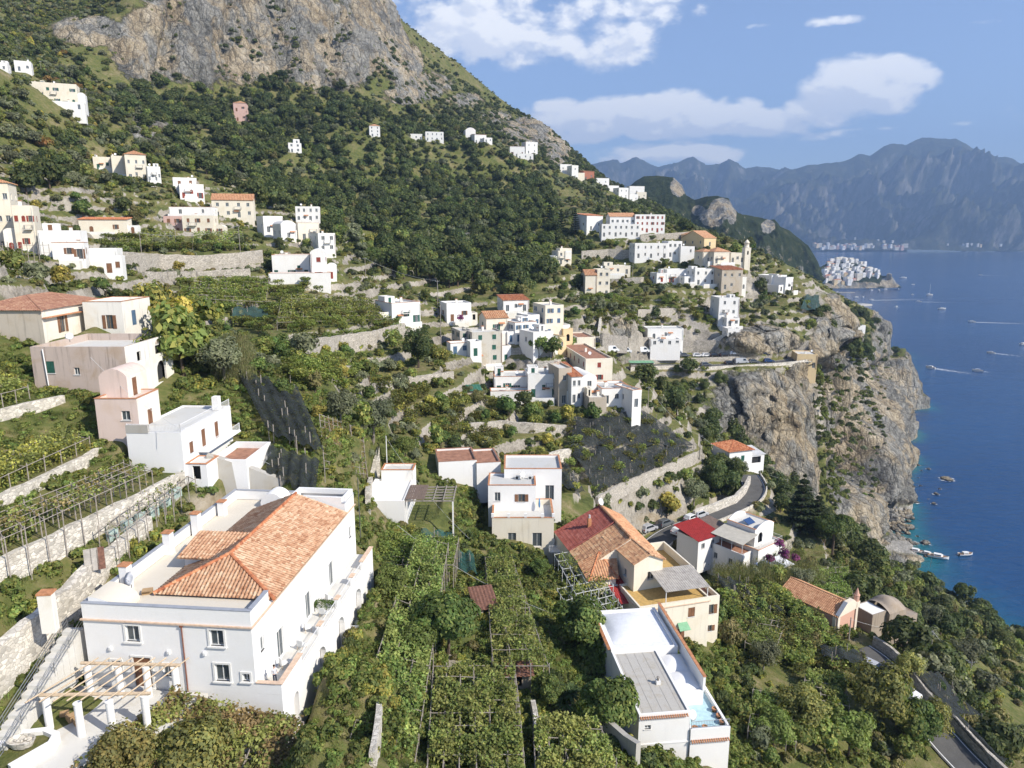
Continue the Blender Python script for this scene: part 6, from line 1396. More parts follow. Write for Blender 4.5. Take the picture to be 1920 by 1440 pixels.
def crown(n, R, H, zc, lobes, leaf, base, second=None, k=.2, seed=0, flat=1.0, shell=.72, lobr=.45):
    vr.seed(seed)
    L = []
    while len(L) < lobes:
        p = vr.uniform(-1, 1, 3); d = np.linalg.norm(p)
        if d < 1 and d > .25: L.append(p*.72)
    L = np.array(L)*np.array([R, R, H/2]); lr = R*lobr*vr.uniform(.7, 1.25, lobes); tone = vr.uniform(.72, 1.25, lobes)
    i = vr.randint(0, lobes, n); d = vr.normal(size=(n, 3)); d /= np.linalg.norm(d, axis=1)[:, None]; d[:, 2] = np.where(d[:, 2] < -.35, -d[:, 2]*.6, d[:, 2])
    rr = (shell+(1.06-shell)*vr.rand(n)**.6)[:, None]*lr[i][:, None]
    P = L[i]+d*rr*np.array([1, 1, flat])+np.array([0, 0, zc])
    N = d*.75+(P-np.array([0, 0, zc]))/R*.35+np.array([0, 0, .15])
    C = palette(base, n, .2, second, k)*tone[i][:, None]
    return leaves(P, N, leaf, C)
def trunk_mb(h_, r, limbs, spread, mat='bark', seed=0, lean=.1):
    rg = random.Random(seed); mb = MB(); m = MAT[mat]
    t = Vector((rg.uniform(-lean, lean)*h_, rg.uniform(-lean, lean)*h_, h_)); mid = t*.5+Vector((rg.uniform(-.06, .06)*h_, rg.uniform(-.06, .06)*h_, 0))
    mb.tube([(0, 0, -.6), (0, 0, 0), mid, t], [r*1.35, r*1.1, r*.8, r*.6], m, 7)
    for i in range(limbs):
        a = i*2*math.pi/limbs+rg.uniform(-.4, .4); e = t+Vector((math.cos(a)*spread, math.sin(a)*spread, spread*rg.uniform(.4, 1.0)))
        mb.tube([t*.92, (t+e)*.5+Vector((0, 0, .1)), e], [r*.5, r*.35, r*.14], m, 5)
    return mb
def mk_tree(name, V, F, C, trunk):
    cm = mesh_np(name+'_crown', V, F, [MAT['leaf']], False, dict(leafcol=C)); tm_ = trunk.mesh(name+'_trunk') if trunk else None
    return cm, tm_
OAK = ((.056, .080, .024), (.105, .120, .032)); OLIVE = ((.125, .140, .082), (.16, .17, .10)); CIT = ((.070, .118, .024), (.13, .165, .034)); YEL = ((.25, .23, .032), (.33, .26, .032)); MIX = ((.115, .150, .030), (.20, .195, .040)); ORG = ((.21, .095, .02), (.13, .11, .022)); BRN = ((.17, .145, .055), (.12, .12, .036)); FRESH = ((.11, .165, .03), (.17, .19, .038)); DRY = ((.22, .18, .08), (.14, .135, .045))
TREE = {}
def deft(name, n, R, H, zc, lob, leaf, col, k=.25, seed=1, th=2.0, tr=.18, limbs=4, mat='bark', **kw):
    TREE[name] = mk_tree(name, *crown(n, R, H, zc, lob, leaf, col[0], col[1], k, seed, **kw), trunk_mb(th, tr, limbs, R*.5, mat, seed))+(R, zc+H/2)
for s_ in range(3):
    deft('oak%d' % s_, 1500, 3.1, 5.2, 3.9, 13, .52, OAK, .3, 10+s_, 2.2, .22)
    deft('olive%d' % s_, 1200, 2.5, 3.6, 3.1, 14, .40, OLIVE, .35, 20+s_, 1.6, .2, 4, 'greybark', lobr=.38, shell=.5)
    deft('citrus%d' % s_, 1400, 1.9, 3.0, 2.4, 11, .32, CIT, .3, 30+s_, 1.2, .12)
    deft('mixed%d' % s_, 1300, 2.4, 3.8, 2.9, 12, .42, MIX, .3, 40+s_, 1.5, .14, shell=.55)
deft('yellow0', 1100, 2.0, 3.2, 2.5, 12, .36, YEL, .4, 51, 1.2, .1, shell=.5); deft('yellow1', 1100, 2.2, 3.0, 2.4, 14, .34, (YEL[0], MIX[0]), .45, 52, 1.2, .1, shell=.5)
deft('orange0', 1000, 2.2, 3.4, 2.6, 12, .36, ORG, .4, 55, 1.3, .12, shell=.5); deft('brown0', 1200, 2.3, 3.6, 2.8, 13, .34, BRN, .4, 57, 1.4, .12, shell=.45)
for s_ in range(2):
    deft('nearcitrus%d' % s_, 7000, 2.7, 4.6, 3.3, 20, .24, CIT, .35, 60+s_, 1.6, .16, lobr=.36); deft('nearmixed%d' % s_, 6500, 2.6, 4.2, 3.0, 22, .21, (MIX[0], FRESH[0]), .3, 64+s_, 1.5, .13, shell=.5, lobr=.36)
    deft('nearolive%d' % s_, 6000, 3.0, 4.6, 3.6, 22, .2, OLIVE, .35, 68+s_, 1.8, .2, 4, 'greybark', lobr=.34, shell=.45)
    deft('nearbrown%d' % s_, 6000, 3.0, 4.6, 3.3, 22, .21, ((.16, .165, .05), (.22, .19, .042)), .4, 72+s_, 1.6, .15, shell=.4, lobr=.36)
deft('nearoak', 8000, 4.2, 7.5, 5.2, 26, .30, OAK, .35, 77, 2.6, .3, 5, lobr=.34)
deft('stonepine', 7000, 5.2, 4.0, 7.4, 26, .34, ((.05, .085, .018), (.085, .11, .025)), .35, 80, 6.0, .3, 7, flat=.55, lobr=.30)
def conifer(name, n, R, H, z0, tiers, leaf, col, seed):
    vr.seed(seed); t = vr.rand(n)**.75; k = np.round(t*tiers)/tiers; k = k+(vr.rand(n)-.5)*.35/tiers
    rad = R*(1-k)**.8*np.sqrt(vr.rand(n))*(.6+.5*vr.rand(n)); a = vr.rand(n)*2*np.pi; nb = 9; a = np.round(a/(2*np.pi)*nb)/nb*2*np.pi+k*7+vr.normal(size=n)*.16
    P = np.stack([rad*np.cos(a), rad*np.sin(a), z0+k*H+rad*.12], 1); N = np.stack([np.cos(a)*.3, np.sin(a)*.3, np.ones(n)], 1)
    tk = MB(); tk.tube([(0, 0, -.6), (0, 0, H*.6), (0, 0, z0+H*.97)], [R*.09+.08, R*.06+.05, .03], MAT['bark'], 7)
    TREE[name] = mk_tree(name, *leaves(P, N, leaf, palette(col[0], n, .2, col[1], .3), 1.8), tk)+(R, z0+H)
conifer('araucaria', 2600, 3.4, 14, 1.2, 11, .55, ((.018, .032, .016), (.03, .045, .02)), 90); conifer('cedar', 6500, 4.6, 12, 1.4, 8, .42, ((.030, .045, .018), (.05, .065, .022)), 91); conifer('cypress', 900, .9, 6, .2, 14, .3, ((.02, .034, .013), (.03, .045, .018)), 92)
def fronds(name, nf, L, leafw, z0, col, seed, droop=.6, trunk_h=1.2, multi=1, spiky=False):
    vr.seed(seed); rg = random.Random(seed); VV = []; FF = []; off = 0; tk = MB()
    for mth in range(multi):
        bx, by = (rg.uniform(-.7, .7), rg.uniform(-.7, .7)) if multi > 1 else (0, 0); h_ = trunk_h*rg.uniform(.75, 1.25)
        tk.tube([(bx*.25, by*.25, -.4), (bx*.6, by*.6, h_*.5), (bx, by, h_)], [.16, .12, .12], MAT['greybark'], 6)
        for i in range(nf):
            a = rg.uniform(0, 2*math.pi); e = rg.uniform(-.25, 1.25); d = np.array([math.cos(a)*math.cos(e), math.sin(a)*math.cos(e), math.sin(e)]); sd = np.array([-math.sin(a), math.cos(a), 0])
            pts = []
            for s in range(5):
                t = s/4; p = np.array([bx, by, h_+z0])+d*L*t; p[2] -= droop*L*t*t*.5; ww = leafw*(math.sin(math.pi*min(.98, t*.8+.18))); pts += [p-sd*ww, p+sd*ww]
            VV += pts; FF += [(off+2*s, off+2*s+1, off+2*s+3, off+2*s+2) for s in range(4)]; off += 10
    V = np.array(VV); C = palette(col, len(V)//10, .25).repeat(10, 0)
    TREE[name] = mk_tree(name, V, np.array(FF), C, tk)+(L, trunk_h+L)
fronds('yucca', 60, 1.1, .05, .1, (.075, .12, .04), 101, .5, 1.9, 5); fronds('cycad', 34, 1.1, .13, .1, (.03, .06, .02), 102, .9, .7); fronds('agave', 26, .8, .08, .0, (.11, .15, .11), 103, .15, .1); fronds('palm', 40, 1.9, .2, .1, (.05, .08, .025), 104, 1.1, 2.6)
# ---- low plants: single meshes, used as mass
LOW = {}
def lowp(name, n, R, H, leaf, col, k, seed, lobes=6, upright=False):
    vr.seed(seed)
    if upright:
        m = n; P = np.stack([vr.normal(size=m)*R*.5, vr.normal(size=m)*R*.5, vr.rand(m)*H], 1); a = vr.rand(m)*2*np.pi
        N = np.stack([np.cos(a), np.sin(a), .1+0*a], 1); V, F, C = leaves(P, N, leaf, palette(col[0], m, .25, col[1], k), .35, .1)
        V = V.reshape(-1, 4, 3); c = V.mean(1, keepdims=True); V = c+(V-c)*np.array([.35, .35, 2.6]); V = V.reshape(-1, 3)
    else: V, F, C = crown(n, R, H, H*.42, lobes, leaf, col[0], col[1], k, seed, lobr=.5)
    LOW[name] = mesh_np(name, V, F, [MAT['leaf']], False, dict(leafcol=C))
lowp('bush_dark', 420, 1.1, 1.6, .27, OAK, .3, 1); lowp('bush_green', 420, 1.0, 1.4, .25, MIX, .3, 2); lowp('bush_olive', 380, 1.1, 1.5, .25, OLIVE, .4, 3); lowp('bush_yellow', 380, .95, 1.3, .24, (YEL[0], MIX[0]), .4, 4); lowp('bush_fresh', 380, .8, 1.0, .22, FRESH, .4, 5); lowp('bush_dry', 340, .8, .9, .22, DRY, .4, 6); lowp('bush_brown', 340, .9, 1.2, .22, BRN, .4, 7)
lowp('reed', 260, .9, 2.6, .26, ((.13, .14, .055), (.18, .16, .08)), .4, 8, upright=True); lowp('grass', 150, .6, .35, .16, (FRESH[0], (.14, .14, .04)), .4, 9, upright=True); lowp('weeds', 220, .7, .45, .15, FRESH, .4, 10); lowp('drygrass', 160, .6, .35, .15, DRY, .4, 11, upright=True)
def vinepatch(name, n, col, seed, s=2.2):
    vr.seed(seed); P = np.stack([(vr.rand(n)-.5)*s, (vr.rand(n)-.5)*s, 1.75+vr.normal(size=n)*.2], 1); hang = vr.rand(n) < .25; P[hang, 2] -= vr.rand(hang.sum())*1.2
    LOW[name] = mesh_np(name, *leaves(P, np.tile([.1, 0, 1.0], (n, 1)), .27, palette(col[0], n, .25, col[1], .3), 1.3, .5)[:2], [MAT['leaf']], False, None)
    V, F, C = leaves(P, np.tile([.1, 0, 1.0], (n, 1)), .27, palette(col[0], n, .25, col[1], .3), 1.3, .5)
    LOW[name] = mesh_np(name, V, F, [MAT['leaf']], False, dict(leafcol=C))
vinepatch('vine_green', 300, ((.13, .17, .03), (.19, .20, .034)), 20); vinepatch('vine_yellow', 260, (YEL[0], MIX[0]), 21); vinepatch('vine_mix', 280, ((.085, .095, .02), (.15, .125, .025)), 22)
# ---- mass scatter through geometry nodes
def scatter(name, label, pts, idx, scl, rot, meshes, cat):
    coll = bpy.data.collections.new(name+'_kinds')
    for i, me in enumerate(meshes):
        ob = bpy.data.objects.new('%02d_%s' % (i, me[0].name if isinstance(me, tuple) else me.name), me[0] if isinstance(me, tuple) else me); coll.objects.link(ob)
    me = bpy.data.meshes.new(name); me.vertices.add(len(pts)); me.vertices.foreach_set('co', np.asarray(pts, np.float32).ravel())
    a = me.attributes.new('which', 'INT', 'POINT'); a.data.foreach_set('value', np.asarray(idx, np.int32))
    a = me.attributes.new('size', 'FLOAT', 'POINT'); a.data.foreach_set('value', np.asarray(scl, np.float32))
    a = me.attributes.new('turn', 'FLOAT_VECTOR', 'POINT'); a.data.foreach_set('vector', np.stack([vr.normal(size=len(pts))*.06, vr.normal(size=len(pts))*.06, rot], 1).astype(np.float32).ravel())
    ob = link(name, me); md = ob.modifiers.new('scatter', 'NODES')
    ng = bpy.data.node_groups.new(name, 'GeometryNodeTree'); ng.interface.new_socket('Geometry', in_out='INPUT', socket_type='NodeSocketGeometry'); ng.interface.new_socket('Geometry', in_out='OUTPUT', socket_type='NodeSocketGeometry')
    gi, go = ng.nodes.new('NodeGroupInput'), ng.nodes.new('NodeGroupOutput'); ci = ng.nodes.new('GeometryNodeCollectionInfo'); ci.inputs['Collection'].default_value = coll; ci.inputs['Separate Children'].default_value = True; ci.inputs['Reset Children'].default_value = True
    ip = ng.nodes.new('GeometryNodeInstanceOnPoints'); ip.inputs['Pick Instance'].default_value = True
    def at(n_, t):
        q = ng.nodes.new('GeometryNodeInputNamedAttribute'); q.data_type = t; q.inputs[0].default_value = n_; return [s for s in q.outputs if s.enabled and s.name == 'Attribute'][0]
    L = ng.links.new; L(gi.outputs[0], ip.inputs['Points']); L(ci.outputs[0], ip.inputs['Instance']); L(at('which', 'INT'), ip.inputs['Instance Index']); L(at('size', 'FLOAT'), ip.inputs['Scale'])
    e2r = ng.nodes.new('FunctionNodeEulerToRotation'); L(at('turn', 'FLOAT_VECTOR'), e2r.inputs[0]); L(e2r.outputs[0], ip.inputs['Rotation']); L(ip.outputs[0], go.inputs[0])
    md.node_group = ng
    return tag(ob, label, cat, kind='stuff')
def inpoly(U, V, poly):
    r = np.zeros(U.shape, bool); n = len(poly); j = n-1
    for i in range(n):
        xi, yi = poly[i]; xj, yj = poly[j]; c = ((yi > V) != (yj > V)) & (U < (xj-xi)*(V-yi)/(yj-yi+1e-9)+xi); r ^= c; j = i
    return r
def sample(n, r0, r1, a0=-40, a1=42):
    r = np.sqrt(vr.rand(n)*(r1*r1-r0*r0)+r0*r0); a = np.radians(a0+(a1-a0)*vr.rand(n)); X, Y = r*np.sin(a), r*np.cos(a); return X, Y, Hz(X, Y)
FOOT = []
for nm, lb, ct, gp, bl in HS:
    for b in bl:
        x, y, z, wd, dp, h, yw = b_geom(b); FOOT.append((x, y, wd, dp, yw))
FOOT += [(-26.4, 50.9, 16.2, 26.5, -.0925), (-44.4, 77.3, 5, 5, 0), (-52.5, 86, 13, 12, 0), (-66, 94, 12, 16, 0), (-39.5, 76, 6.4, 13, -.02), (-31, 77, 7, 9, -.02), (-15.5, 97, 12, 13, 0), (1.5, 102.5, 12, 19, 0), (-6, 116, 12, 9, .18), (21.5, 85.3, 13, 22, .27), (15.5, 95, 11, 14, .3), (15.5, 60.2, 9, 20, .113), (53, 138, 14, 11, .66), (41.5, 139, 9, 8, .6), (55, 106, 6.5, 11, .61), (64.5, 109.5, 10, 6, .4), (65, 189, 13, 9, .3), (-31, 42, 12, 9.5, 0), (-41, 66, 9, 1, 0)]
def clear_of(X, Y, m=.5):
    ok = np.ones(X.shape, bool)
    for (x, y, wd, dp, yw) in FOOT:
        c, s = math.cos(yw), math.sin(yw); lx = (X-x)*c+(Y-y)*s; ly = -(X-x)*s+(Y-y)*c
        ok &= ~((np.abs(lx) < wd/2+m) & (ly > -m*1.6) & (ly < dp+m))
    for R_, hw in ((ROAD1, 3.3), (ROAD2, 3.4), (ROAD3, 4.4)):
        for a, b in zip(R_[:-1:2], R_[2::2]):
            dx_, dy_ = b[0]-a[0], b[1]-a[1]; t = np.clip(((X-a[0])*dx_+(Y-a[1])*dy_)/(dx_*dx_+dy_*dy_), 0, 1); ok &= np.hypot(X-a[0]-t*dx_, Y-a[1]-t*dy_) > hw+m*.6
    return ok
def hides(U, V, D, hgt):
    bad = np.zeros(U.shape, bool); px = hgt*FPX/D
    for nm, lb, ct, gp, bl in HS:
        for b in bl:
            uL, uR, vT, vB, Db = b[:5]; m = (U > uL-px*.3) & (U < uR+px*.3) & (D < Db-.5) & (V-px < vB-(vB-vT)*.18) & (V > vT); bad |= m
    for (uL, uR, vT, vB, Db) in ((0, 300, 540, 800, 78), (258, 490, 735, 890, 74), (700, 860, 880, 1000, 96), (860, 1045, 870, 1040, 102), (1040, 1350, 965, 1200, 84), (1130, 1390, 1150, 1440, 58), (1285, 1490, 950, 1045, 132), (1465, 1615, 1095, 1200, 100), (1600, 1730, 1150, 1225, 104), (1360, 1440, 815, 882, 180), (150, 700, 930, 1420, 44), (1230, 1420, 905, 1010, 150), (1290, 1530, 672, 692, 240), (1640, 1720, 1245, 1330, 90)):
        m = (U > uL-px*.3) & (U < uR+px*.3) & (D < Db) & (V-px < vB-(vB-vT)*.12) & (V > vT); bad |= m
    return bad
def in_sight(X, Y, Z):
    ok = np.ones(X.shape, bool)
    for t in np.linspace(.12, .96, 42): ok &= Hz(X*t, Y*t) < CAMZ+(Z-CAMZ)*t+.6
    return ok
Z_WOOD = [(150,130),(215,170),(330,145),(430,140),(520,155),(640,160),(700,195),(760,205),(900,262),(960,300),(1030,345),(1050,440),(1040,520),(990,560),(860,548),(760,535),(640,470),(560,400),(480,395),(400,335),(330,330),(300,270),(220,220)]
Z_LEFT = [(-30,-60),(60,-40),(250,-40),(230,40),(110,80),(200,170),(240,210),(310,260),(320,330),(260,360),(0,340)]
Z_MIDL = [(0,330),(330,330),(420,400),(640,470),(770,540),(860,560),(840,620),(700,560),(480,540),(300,540),(240,560),(0,540)]
Z_RIDGE = [(700,60),(760,90),(1060,260),(1120,320),(1215,365),(1300,430),(1180,400),(1050,350),(960,310),(760,215),(680,200)]
Z_VILL = [(1030,345),(1180,370),(1290,430),(1420,470),(1520,560),(1545,610),(1500,612),(1300,640),(1200,690),(1060,640),(1030,560)]
Z_CAPE = [(1510,600),(1560,560),(1700,640),(1705,690),(1560,665),(1520,650)]
Z_GULLY = [(280,560),(500,640),(700,640),(860,660),(940,720),(1240,760),(1060,800),(1060,900),(1000,980),(900,860),(760,860),(680,900),(600,800),(440,720),(330,720),(290,600)]
Z_RIGHT = [(1200,690),(1300,700),(1320,760),(1500,920),(1560,980),(1640,1000),(1640,1060),(1400,960),(1340,900),(1300,800),(1210,770)]
Z_LOW = [(1500,960),(1640,1020),(1790,1115),(1920,1180),(1920,1440),(1850,1440),(1620,1210),(1560,1080),(1500,1060)]
Z_FORE = [(1330,1060),(1450,1060),(1560,1130),(1640,1230),(1740,1370),(1800,1440),(1390,1440),(1370,1250),(1340,1150)]
# ---- where the plants stand
CAND = []
def zone_trees(poly, d0, d1, dens, kinds, s0, s1, zone, n=60000, rockmax=.35, a0=-40, a1=42):
    X, Y, Z = sample(n, d0, d1, a0, a1); area = math.radians(a1-a0)/2*(d1*d1-d0*d0)
    U, V, D = proj(X, Y, Z); ok = inpoly(U, V, poly) & (Z > 6)
    ok &= vr.rand(n) < dens*area/n
    ok &= fbm(X/22, Y/22, X*0+1, 2) > vr.uniform(-.9, .15, n)
    X, Y, Z, U, V, D = [q[ok] for q in (X, Y, Z, U, V, D)]
    k = vr.choice(len(kinds), len(X), p=np.array([w for _, w in kinds])/sum(w for _, w in kinds)); s = vr.uniform(s0, s1, len(X))
    hg = np.array([TREE[kinds[i][0]][3] for i in k])*s
    ok = clear_of(X, Y, 1.0) & ~hides(U, V, D, hg)
    for i in np.nonzero(ok)[0]: CAND.append((X[i], Y[i], Z[i], kinds[k[i]][0], s[i], zone))
vr.seed(42)
OK3 = [('oak0', 3), ('oak1', 3), ('oak2', 3)]
zone_trees(Z_WOOD, 240, 720, .034, OK3+[('olive0', .7), ('mixed1', 2.2), ('mixed0', 2.2), ('citrus1', 1.2), ('olive1', 1.0), ('brown0', .4), ('yellow1', .2)], .5, 1.65, 'wood', 160000)
zone_trees(Z_LEFT, 200, 560, .036, [('olive0', 2), ('olive1', 2), ('oak0', 2), ('mixed0', 2), ('mixed2', 2), ('yellow0', 1), ('orange0', .25), ('brown0', 1)], .6, 1.2, 'upper', 60000)
zone_trees(Z_MIDL, 130, 320, .007, [('olive1', 2), ('citrus0', 2), ('mixed0', 2), ('mixed1', 2), ('yellow0', 1.2), ('brown0', 1), ('oak1', 1.2), ('orange0', .15)], .55, 1.05, 'left', 60000)
zone_trees(Z_RIDGE, 520, 860, .02, [('oak0', 2), ('olive0', 1), ('mixed0', 1)], .5, 1.0, 'ridge', 60000)
zone_trees(Z_VILL, 215, 560, .011, [('olive0', 2), ('olive2', 2), ('citrus1', 1.5), ('mixed1', 2), ('oak2', 1.5), ('yellow1', .5), ('brown0', .7)], .5, 1.05, 'village', 90000)
zone_trees(Z_CAPE, 310, 720, .05, OK3+[('olive0', 1), ('mixed0', 2)], .7, 1.25, 'cape', 90000)
zone_trees(Z_GULLY, 84, 215, .020, [('yellow0', 1.6), ('yellow1', 1.6), ('mixed0', 2), ('mixed1', 2), ('citrus0', 2), ('citrus1', 2), ('olive1', 1.6), ('brown0', .8), ('oak0', .6)], .55, 1.05, 'gully', 60000)
zone_trees(Z_RIGHT, 170, 330, .03, OK3+[('olive0', 2), ('olive1', 2), ('mixed0', 1.5), ('mixed2', 1.5)], .6, 1.15, 'right', 60000)
zone_trees(Z_LOW, 95, 300, .026, [('oak0', 2), ('oak1', 2), ('olive0', 2), ('olive1', 2), ('mixed0', 1.5), ('brown0', 1), ('mixed2', 1.5)], .6, 1.15, 'low', 60000)
zone_trees([(1110,965),(1300,880),(1400,880),(1396,920),(1290,962),(1200,1000)], 125, 205, .02, [('oak0', 1), ('olive1', 1), ('mixed0', 1), ('yellow0', .4)], .6, .95, 'gully', 40000)
zone_trees(Z_FORE, 70, 160, .030, [('mixed0', 2), ('mixed1', 2), ('brown0', 1.4), ('yellow1', 1), ('citrus0', 1.6), ('olive2', 1)], .55, .95, 'fore', 40000)
PICK = [
 (840,1225,'nearcitrus0',1.35,'large glossy dark green tree beside the small pink shed roof',None),(1085,1225,'nearcitrus1',1.35,'broad green tree in the garden left of the long white villa',None),
 (1120,1280,'nearmixed0',1.15,'leafy green tree touching the corner of the long white villa',None),(1140,1380,'nearcitrus1',1.1,'dense citrus tree beside the wall of the long white villa',None),
 (1672,1330,'nearmixed1',1.1,'leafy tree hanging over the lower road beside the van',None),(1738,1385,'nearbrown1',1.0,'brown green tree at the bend of the lower road',None),(780,1240,'nearmixed1',.9,'fresh green shrub tree beside the square vine canopy',None),(740,1120,'nearmixed0',.8,'yellow green tree between the big white house and the vines',None),(1030,1330,'nearcitrus0',.7,'orange tree beside the yucca clump',None),(925,1068,'nearcitrus1',.5,'small round lemon tree before the courtyard house',None),(1010,1085,'nearmixed0',.6,'loose fig tree in the garden below the courtyard house',None),
 (1180,1130,'nearcitrus0',.55,'small citrus tree beside the red lean-to roof',None),(1140,1090,'nearmixed1',.5,'low garden tree left of the tiled house',None),
 (785,690,'nearoak',1.0,'tall dark rounded carob tree on the terraces left of the grey palazzo',None),(1348,730,'nearoak',.72,'dark oak at the head of the sea cliff by the road',None),(1320,735,'nearoak',.55,'smaller dark oak at the head of the sea cliff',None),
 (1560,1040,'stonepine',1.0,'umbrella stone pine with tall bare trunk near the awning villa',None),(1500,1000,'cedar',1.05,'tall dark cedar standing behind the awning villa',None),(1530,1005,'cedar',.8,'narrower dark cedar beside the stone pine',None),
 (1378,486,'mixed2',1.7,'round yellowing lime tree beside the bell tower',None),(1700,650,'oak1',2.2,'dark round oak crowning the tip of the cape',None),
 (1030,440,'araucaria',1.15,'tall tiered conifer beside the hotel, first of three','tiered conifers by the hotel'),(1052,445,'araucaria',1.0,'tall tiered conifer beside the hotel, second of three','tiered conifers by the hotel'),(1078,440,'araucaria',.9,'tall tiered conifer beside the hotel, third of three','tiered conifers by the hotel'),
 (1340,930,'nearoak',.95,'big dark evergreen above the roadside stone wall',None),(1300,950,'nearolive0',1.25,'silvery olive tree above the parked cars',None),(1250,975,'yellow0',1.6,'golden tree above the parked cars',None),(1380,905,'nearoak',.75,'dark evergreen at the bend of the coast road',None),
 (1500,1370,'nearbrown0',1.15,'brown leaved tree on the slope above the road',None),(1640,1350,'nearbrown1',1.5,'spreading yellow brown tree overhanging the parked van',None),(1430,1260,'nearolive1',.8,'grey green olive among the dark vines below the tiled house',None),(1720,1400,'nearcitrus1',1.1,'green tree beside the lower bend of the road',None),(1590,1420,'nearmixed0',1.2,'yellow green tree above the lower road',None),(1450,1400,'nearmixed1',1.0,'loose green tree below the blue terrace',None),
 (1690,1190,'nearoak',.95,'dark spreading oak right behind the church',None),(1740,1180,'nearolive0',1.1,'large olive beside the dark oak behind the church',None),(1800,1260,'nearolive1',1.3,'broad olive on the slope below the church',None),(1630,1110,'nearolive0',.8,'silvery olive at the edge of the garden pergola',None),(1870,1240,'nearoak',.85,'dark oak low on the sea slope',None),(1500,1110,'nearolive1',.9,'tall feathery tree behind the church roof',None),(1700,1275,'nearbrown0',.75,'brown bush tree below the domed ruin',None),
 (420,720,'nearolive0',1.35,'silver olive thicket between the pink house and the black nets',None),(365,655,'yellow1',2.0,'tall yellow green tree between the pink house and the olive thicket',None),(345,705,'mixed0',1.9,'broad fresh green tree below the yellow trees beside the pink house',None),(310,700,'yellow1',1.5,'yellow shrub tree against the arched loggia of the pink house',None),(330,650,'yellow0',1.9,'large yellow green tree behind the pink house',None),(290,600,'yellow1',1.9,'bright yellow tree above the pink house roof',None),(380,690,'mixed0',1.5,'green tree at the edge of the olive thicket',None),
 (700,830,'nearolive1',1.35,'big silver olive in the gully above the courtyard house',None),(640,800,'nearolive0',1.0,'silver olive beside the bare stake terraces',None),(760,860,'nearmixed1',.9,'yellowing tree beside the sloped roof house',None),
 (50,365,'oak2',1.35,'dense dark tree behind the tall narrow cream house',None),(95,360,'oak0',1.45,'dense dark spreading tree above the terraced slope',None),(158,415,'citrus2',1.6,'round green tree standing over the low shed',None),(255,425,'brown0',1.3,'brownish bare branched tree right of the low shed',None),(85,285,'orange0',1.5,'orange autumn tree on the upper slope',None),
 (610,400,'yellow1',1.2,'golden tree at the edge of the dark woods',None),(1010,670,'citrus0',1.5,'bright green orange tree on the walled lawn below the tower house',None),(1035,672,'citrus1',1.6,'taller orange tree on the walled lawn below the tower house',None),(1065,668,'citrus2',1.4,'dark orange tree on the walled lawn beside the terracotta terraces',None),(1000,600,'yellow1',.9,'yellow green tree behind the stacked white house',None),
 (955,790,'citrus0',1.5,'dark orange tree below the long white villa',None),(1000,795,'citrus1',1.3,'round orange tree below the stone sided house',None),(1065,795,'yellow0',1.0,'bright yellow tree below the arched porch',None),(985,770,'oak1',.8,'dark rounded tree against the long white villa',None),(1110,795,'citrus2',1.2,'green orange tree in front of the arched porch',None),
 (1340,1180,'citrus1',.9,'small orange tree beside the tiled house steps',None),(1060,1345,'yucca',1.15,'spiky yucca clump between the vine pergolas',None),(1705,660,'oak2',1.0,'small dark oak below the crown of the cape',None),(1555,600,'cypress',1.0,'slim dark cypress by the green netted dome',None),(200,560,'citrus0',1.1,'green tree behind the tiled roof of the pink house',None),
]
pv_pts = []
def plant(kind, x, y, z, s, label, group=None, rz=None, name=None):
    cm, tm_, R, hh = TREE[kind]; base = ''.join(c for c in kind if not c.isdigit()).replace('near', '')
    nm = name or {'oak': 'oak_tree', 'olive': 'olive_tree', 'citrus': 'citrus_tree', 'mixed': 'garden_tree', 'yellow': 'autumn_tree', 'orange': 'autumn_tree', 'brown': 'brown_tree', 'stonepine': 'stone_pine', 'araucaria': 'tiered_conifer', 'cedar': 'cedar_tree', 'cypress': 'cypress_tree', 'yucca': 'yucca_plant', 'cycad': 'cycad_plant', 'agave': 'agave_plant', 'palm': 'palm_tree'}[base]
    r = empty(nm, (x, y, z), vr.rand()*6.28 if rz is None else rz, label, 'plant' if 'plant' in nm else 'tree', group); r.scale = (s, s, s*vr.uniform(.92, 1.08))
    link('crown', cm, r)
    if tm_: link('trunk', tm_, r)
    pv_pts.append((x, y)); return r
npick = 0
plant('nearbrown1', -23.0, 45.0, 110.4, 1.0, 'rounded yellow brown tree before the big white house', None); plant('nearbrown0', -27.5, 43.5, 111.2, .85, 'smaller yellow brown tree beside the white column pergola', None)
for (u, v, k, s, lab, grp) in PICK:
    h_ = hit(u, v)
    if h_ is None: continue
    plant(k, h_[0], h_[1], h_[2]-.1, s, lab, grp); npick += 1
C_x = np.array([c[0] for c in CAND]); C_y = np.array([c[1] for c in CAND]); C_z = np.array([c[2] for c in CAND]); C_s = np.array([c[4]*TREE[c[3]][2] for c in CAND])
Uc, Vc, Dc = proj(C_x, C_y, C_z); vis = in_sight(C_x, C_y, C_z+2) & (Uc > -40) & (Uc < 1960) & (Vc > -60) & (Vc < 1480)
far_enough = np.ones(len(CAND), bool)
for (x, y) in pv_pts: far_enough &= np.hypot(C_x-x, C_y-y) > 2.0
scr = np.where(vis & far_enough, C_s/Dc, 0); order = np.argsort(-scr); NIND = 236
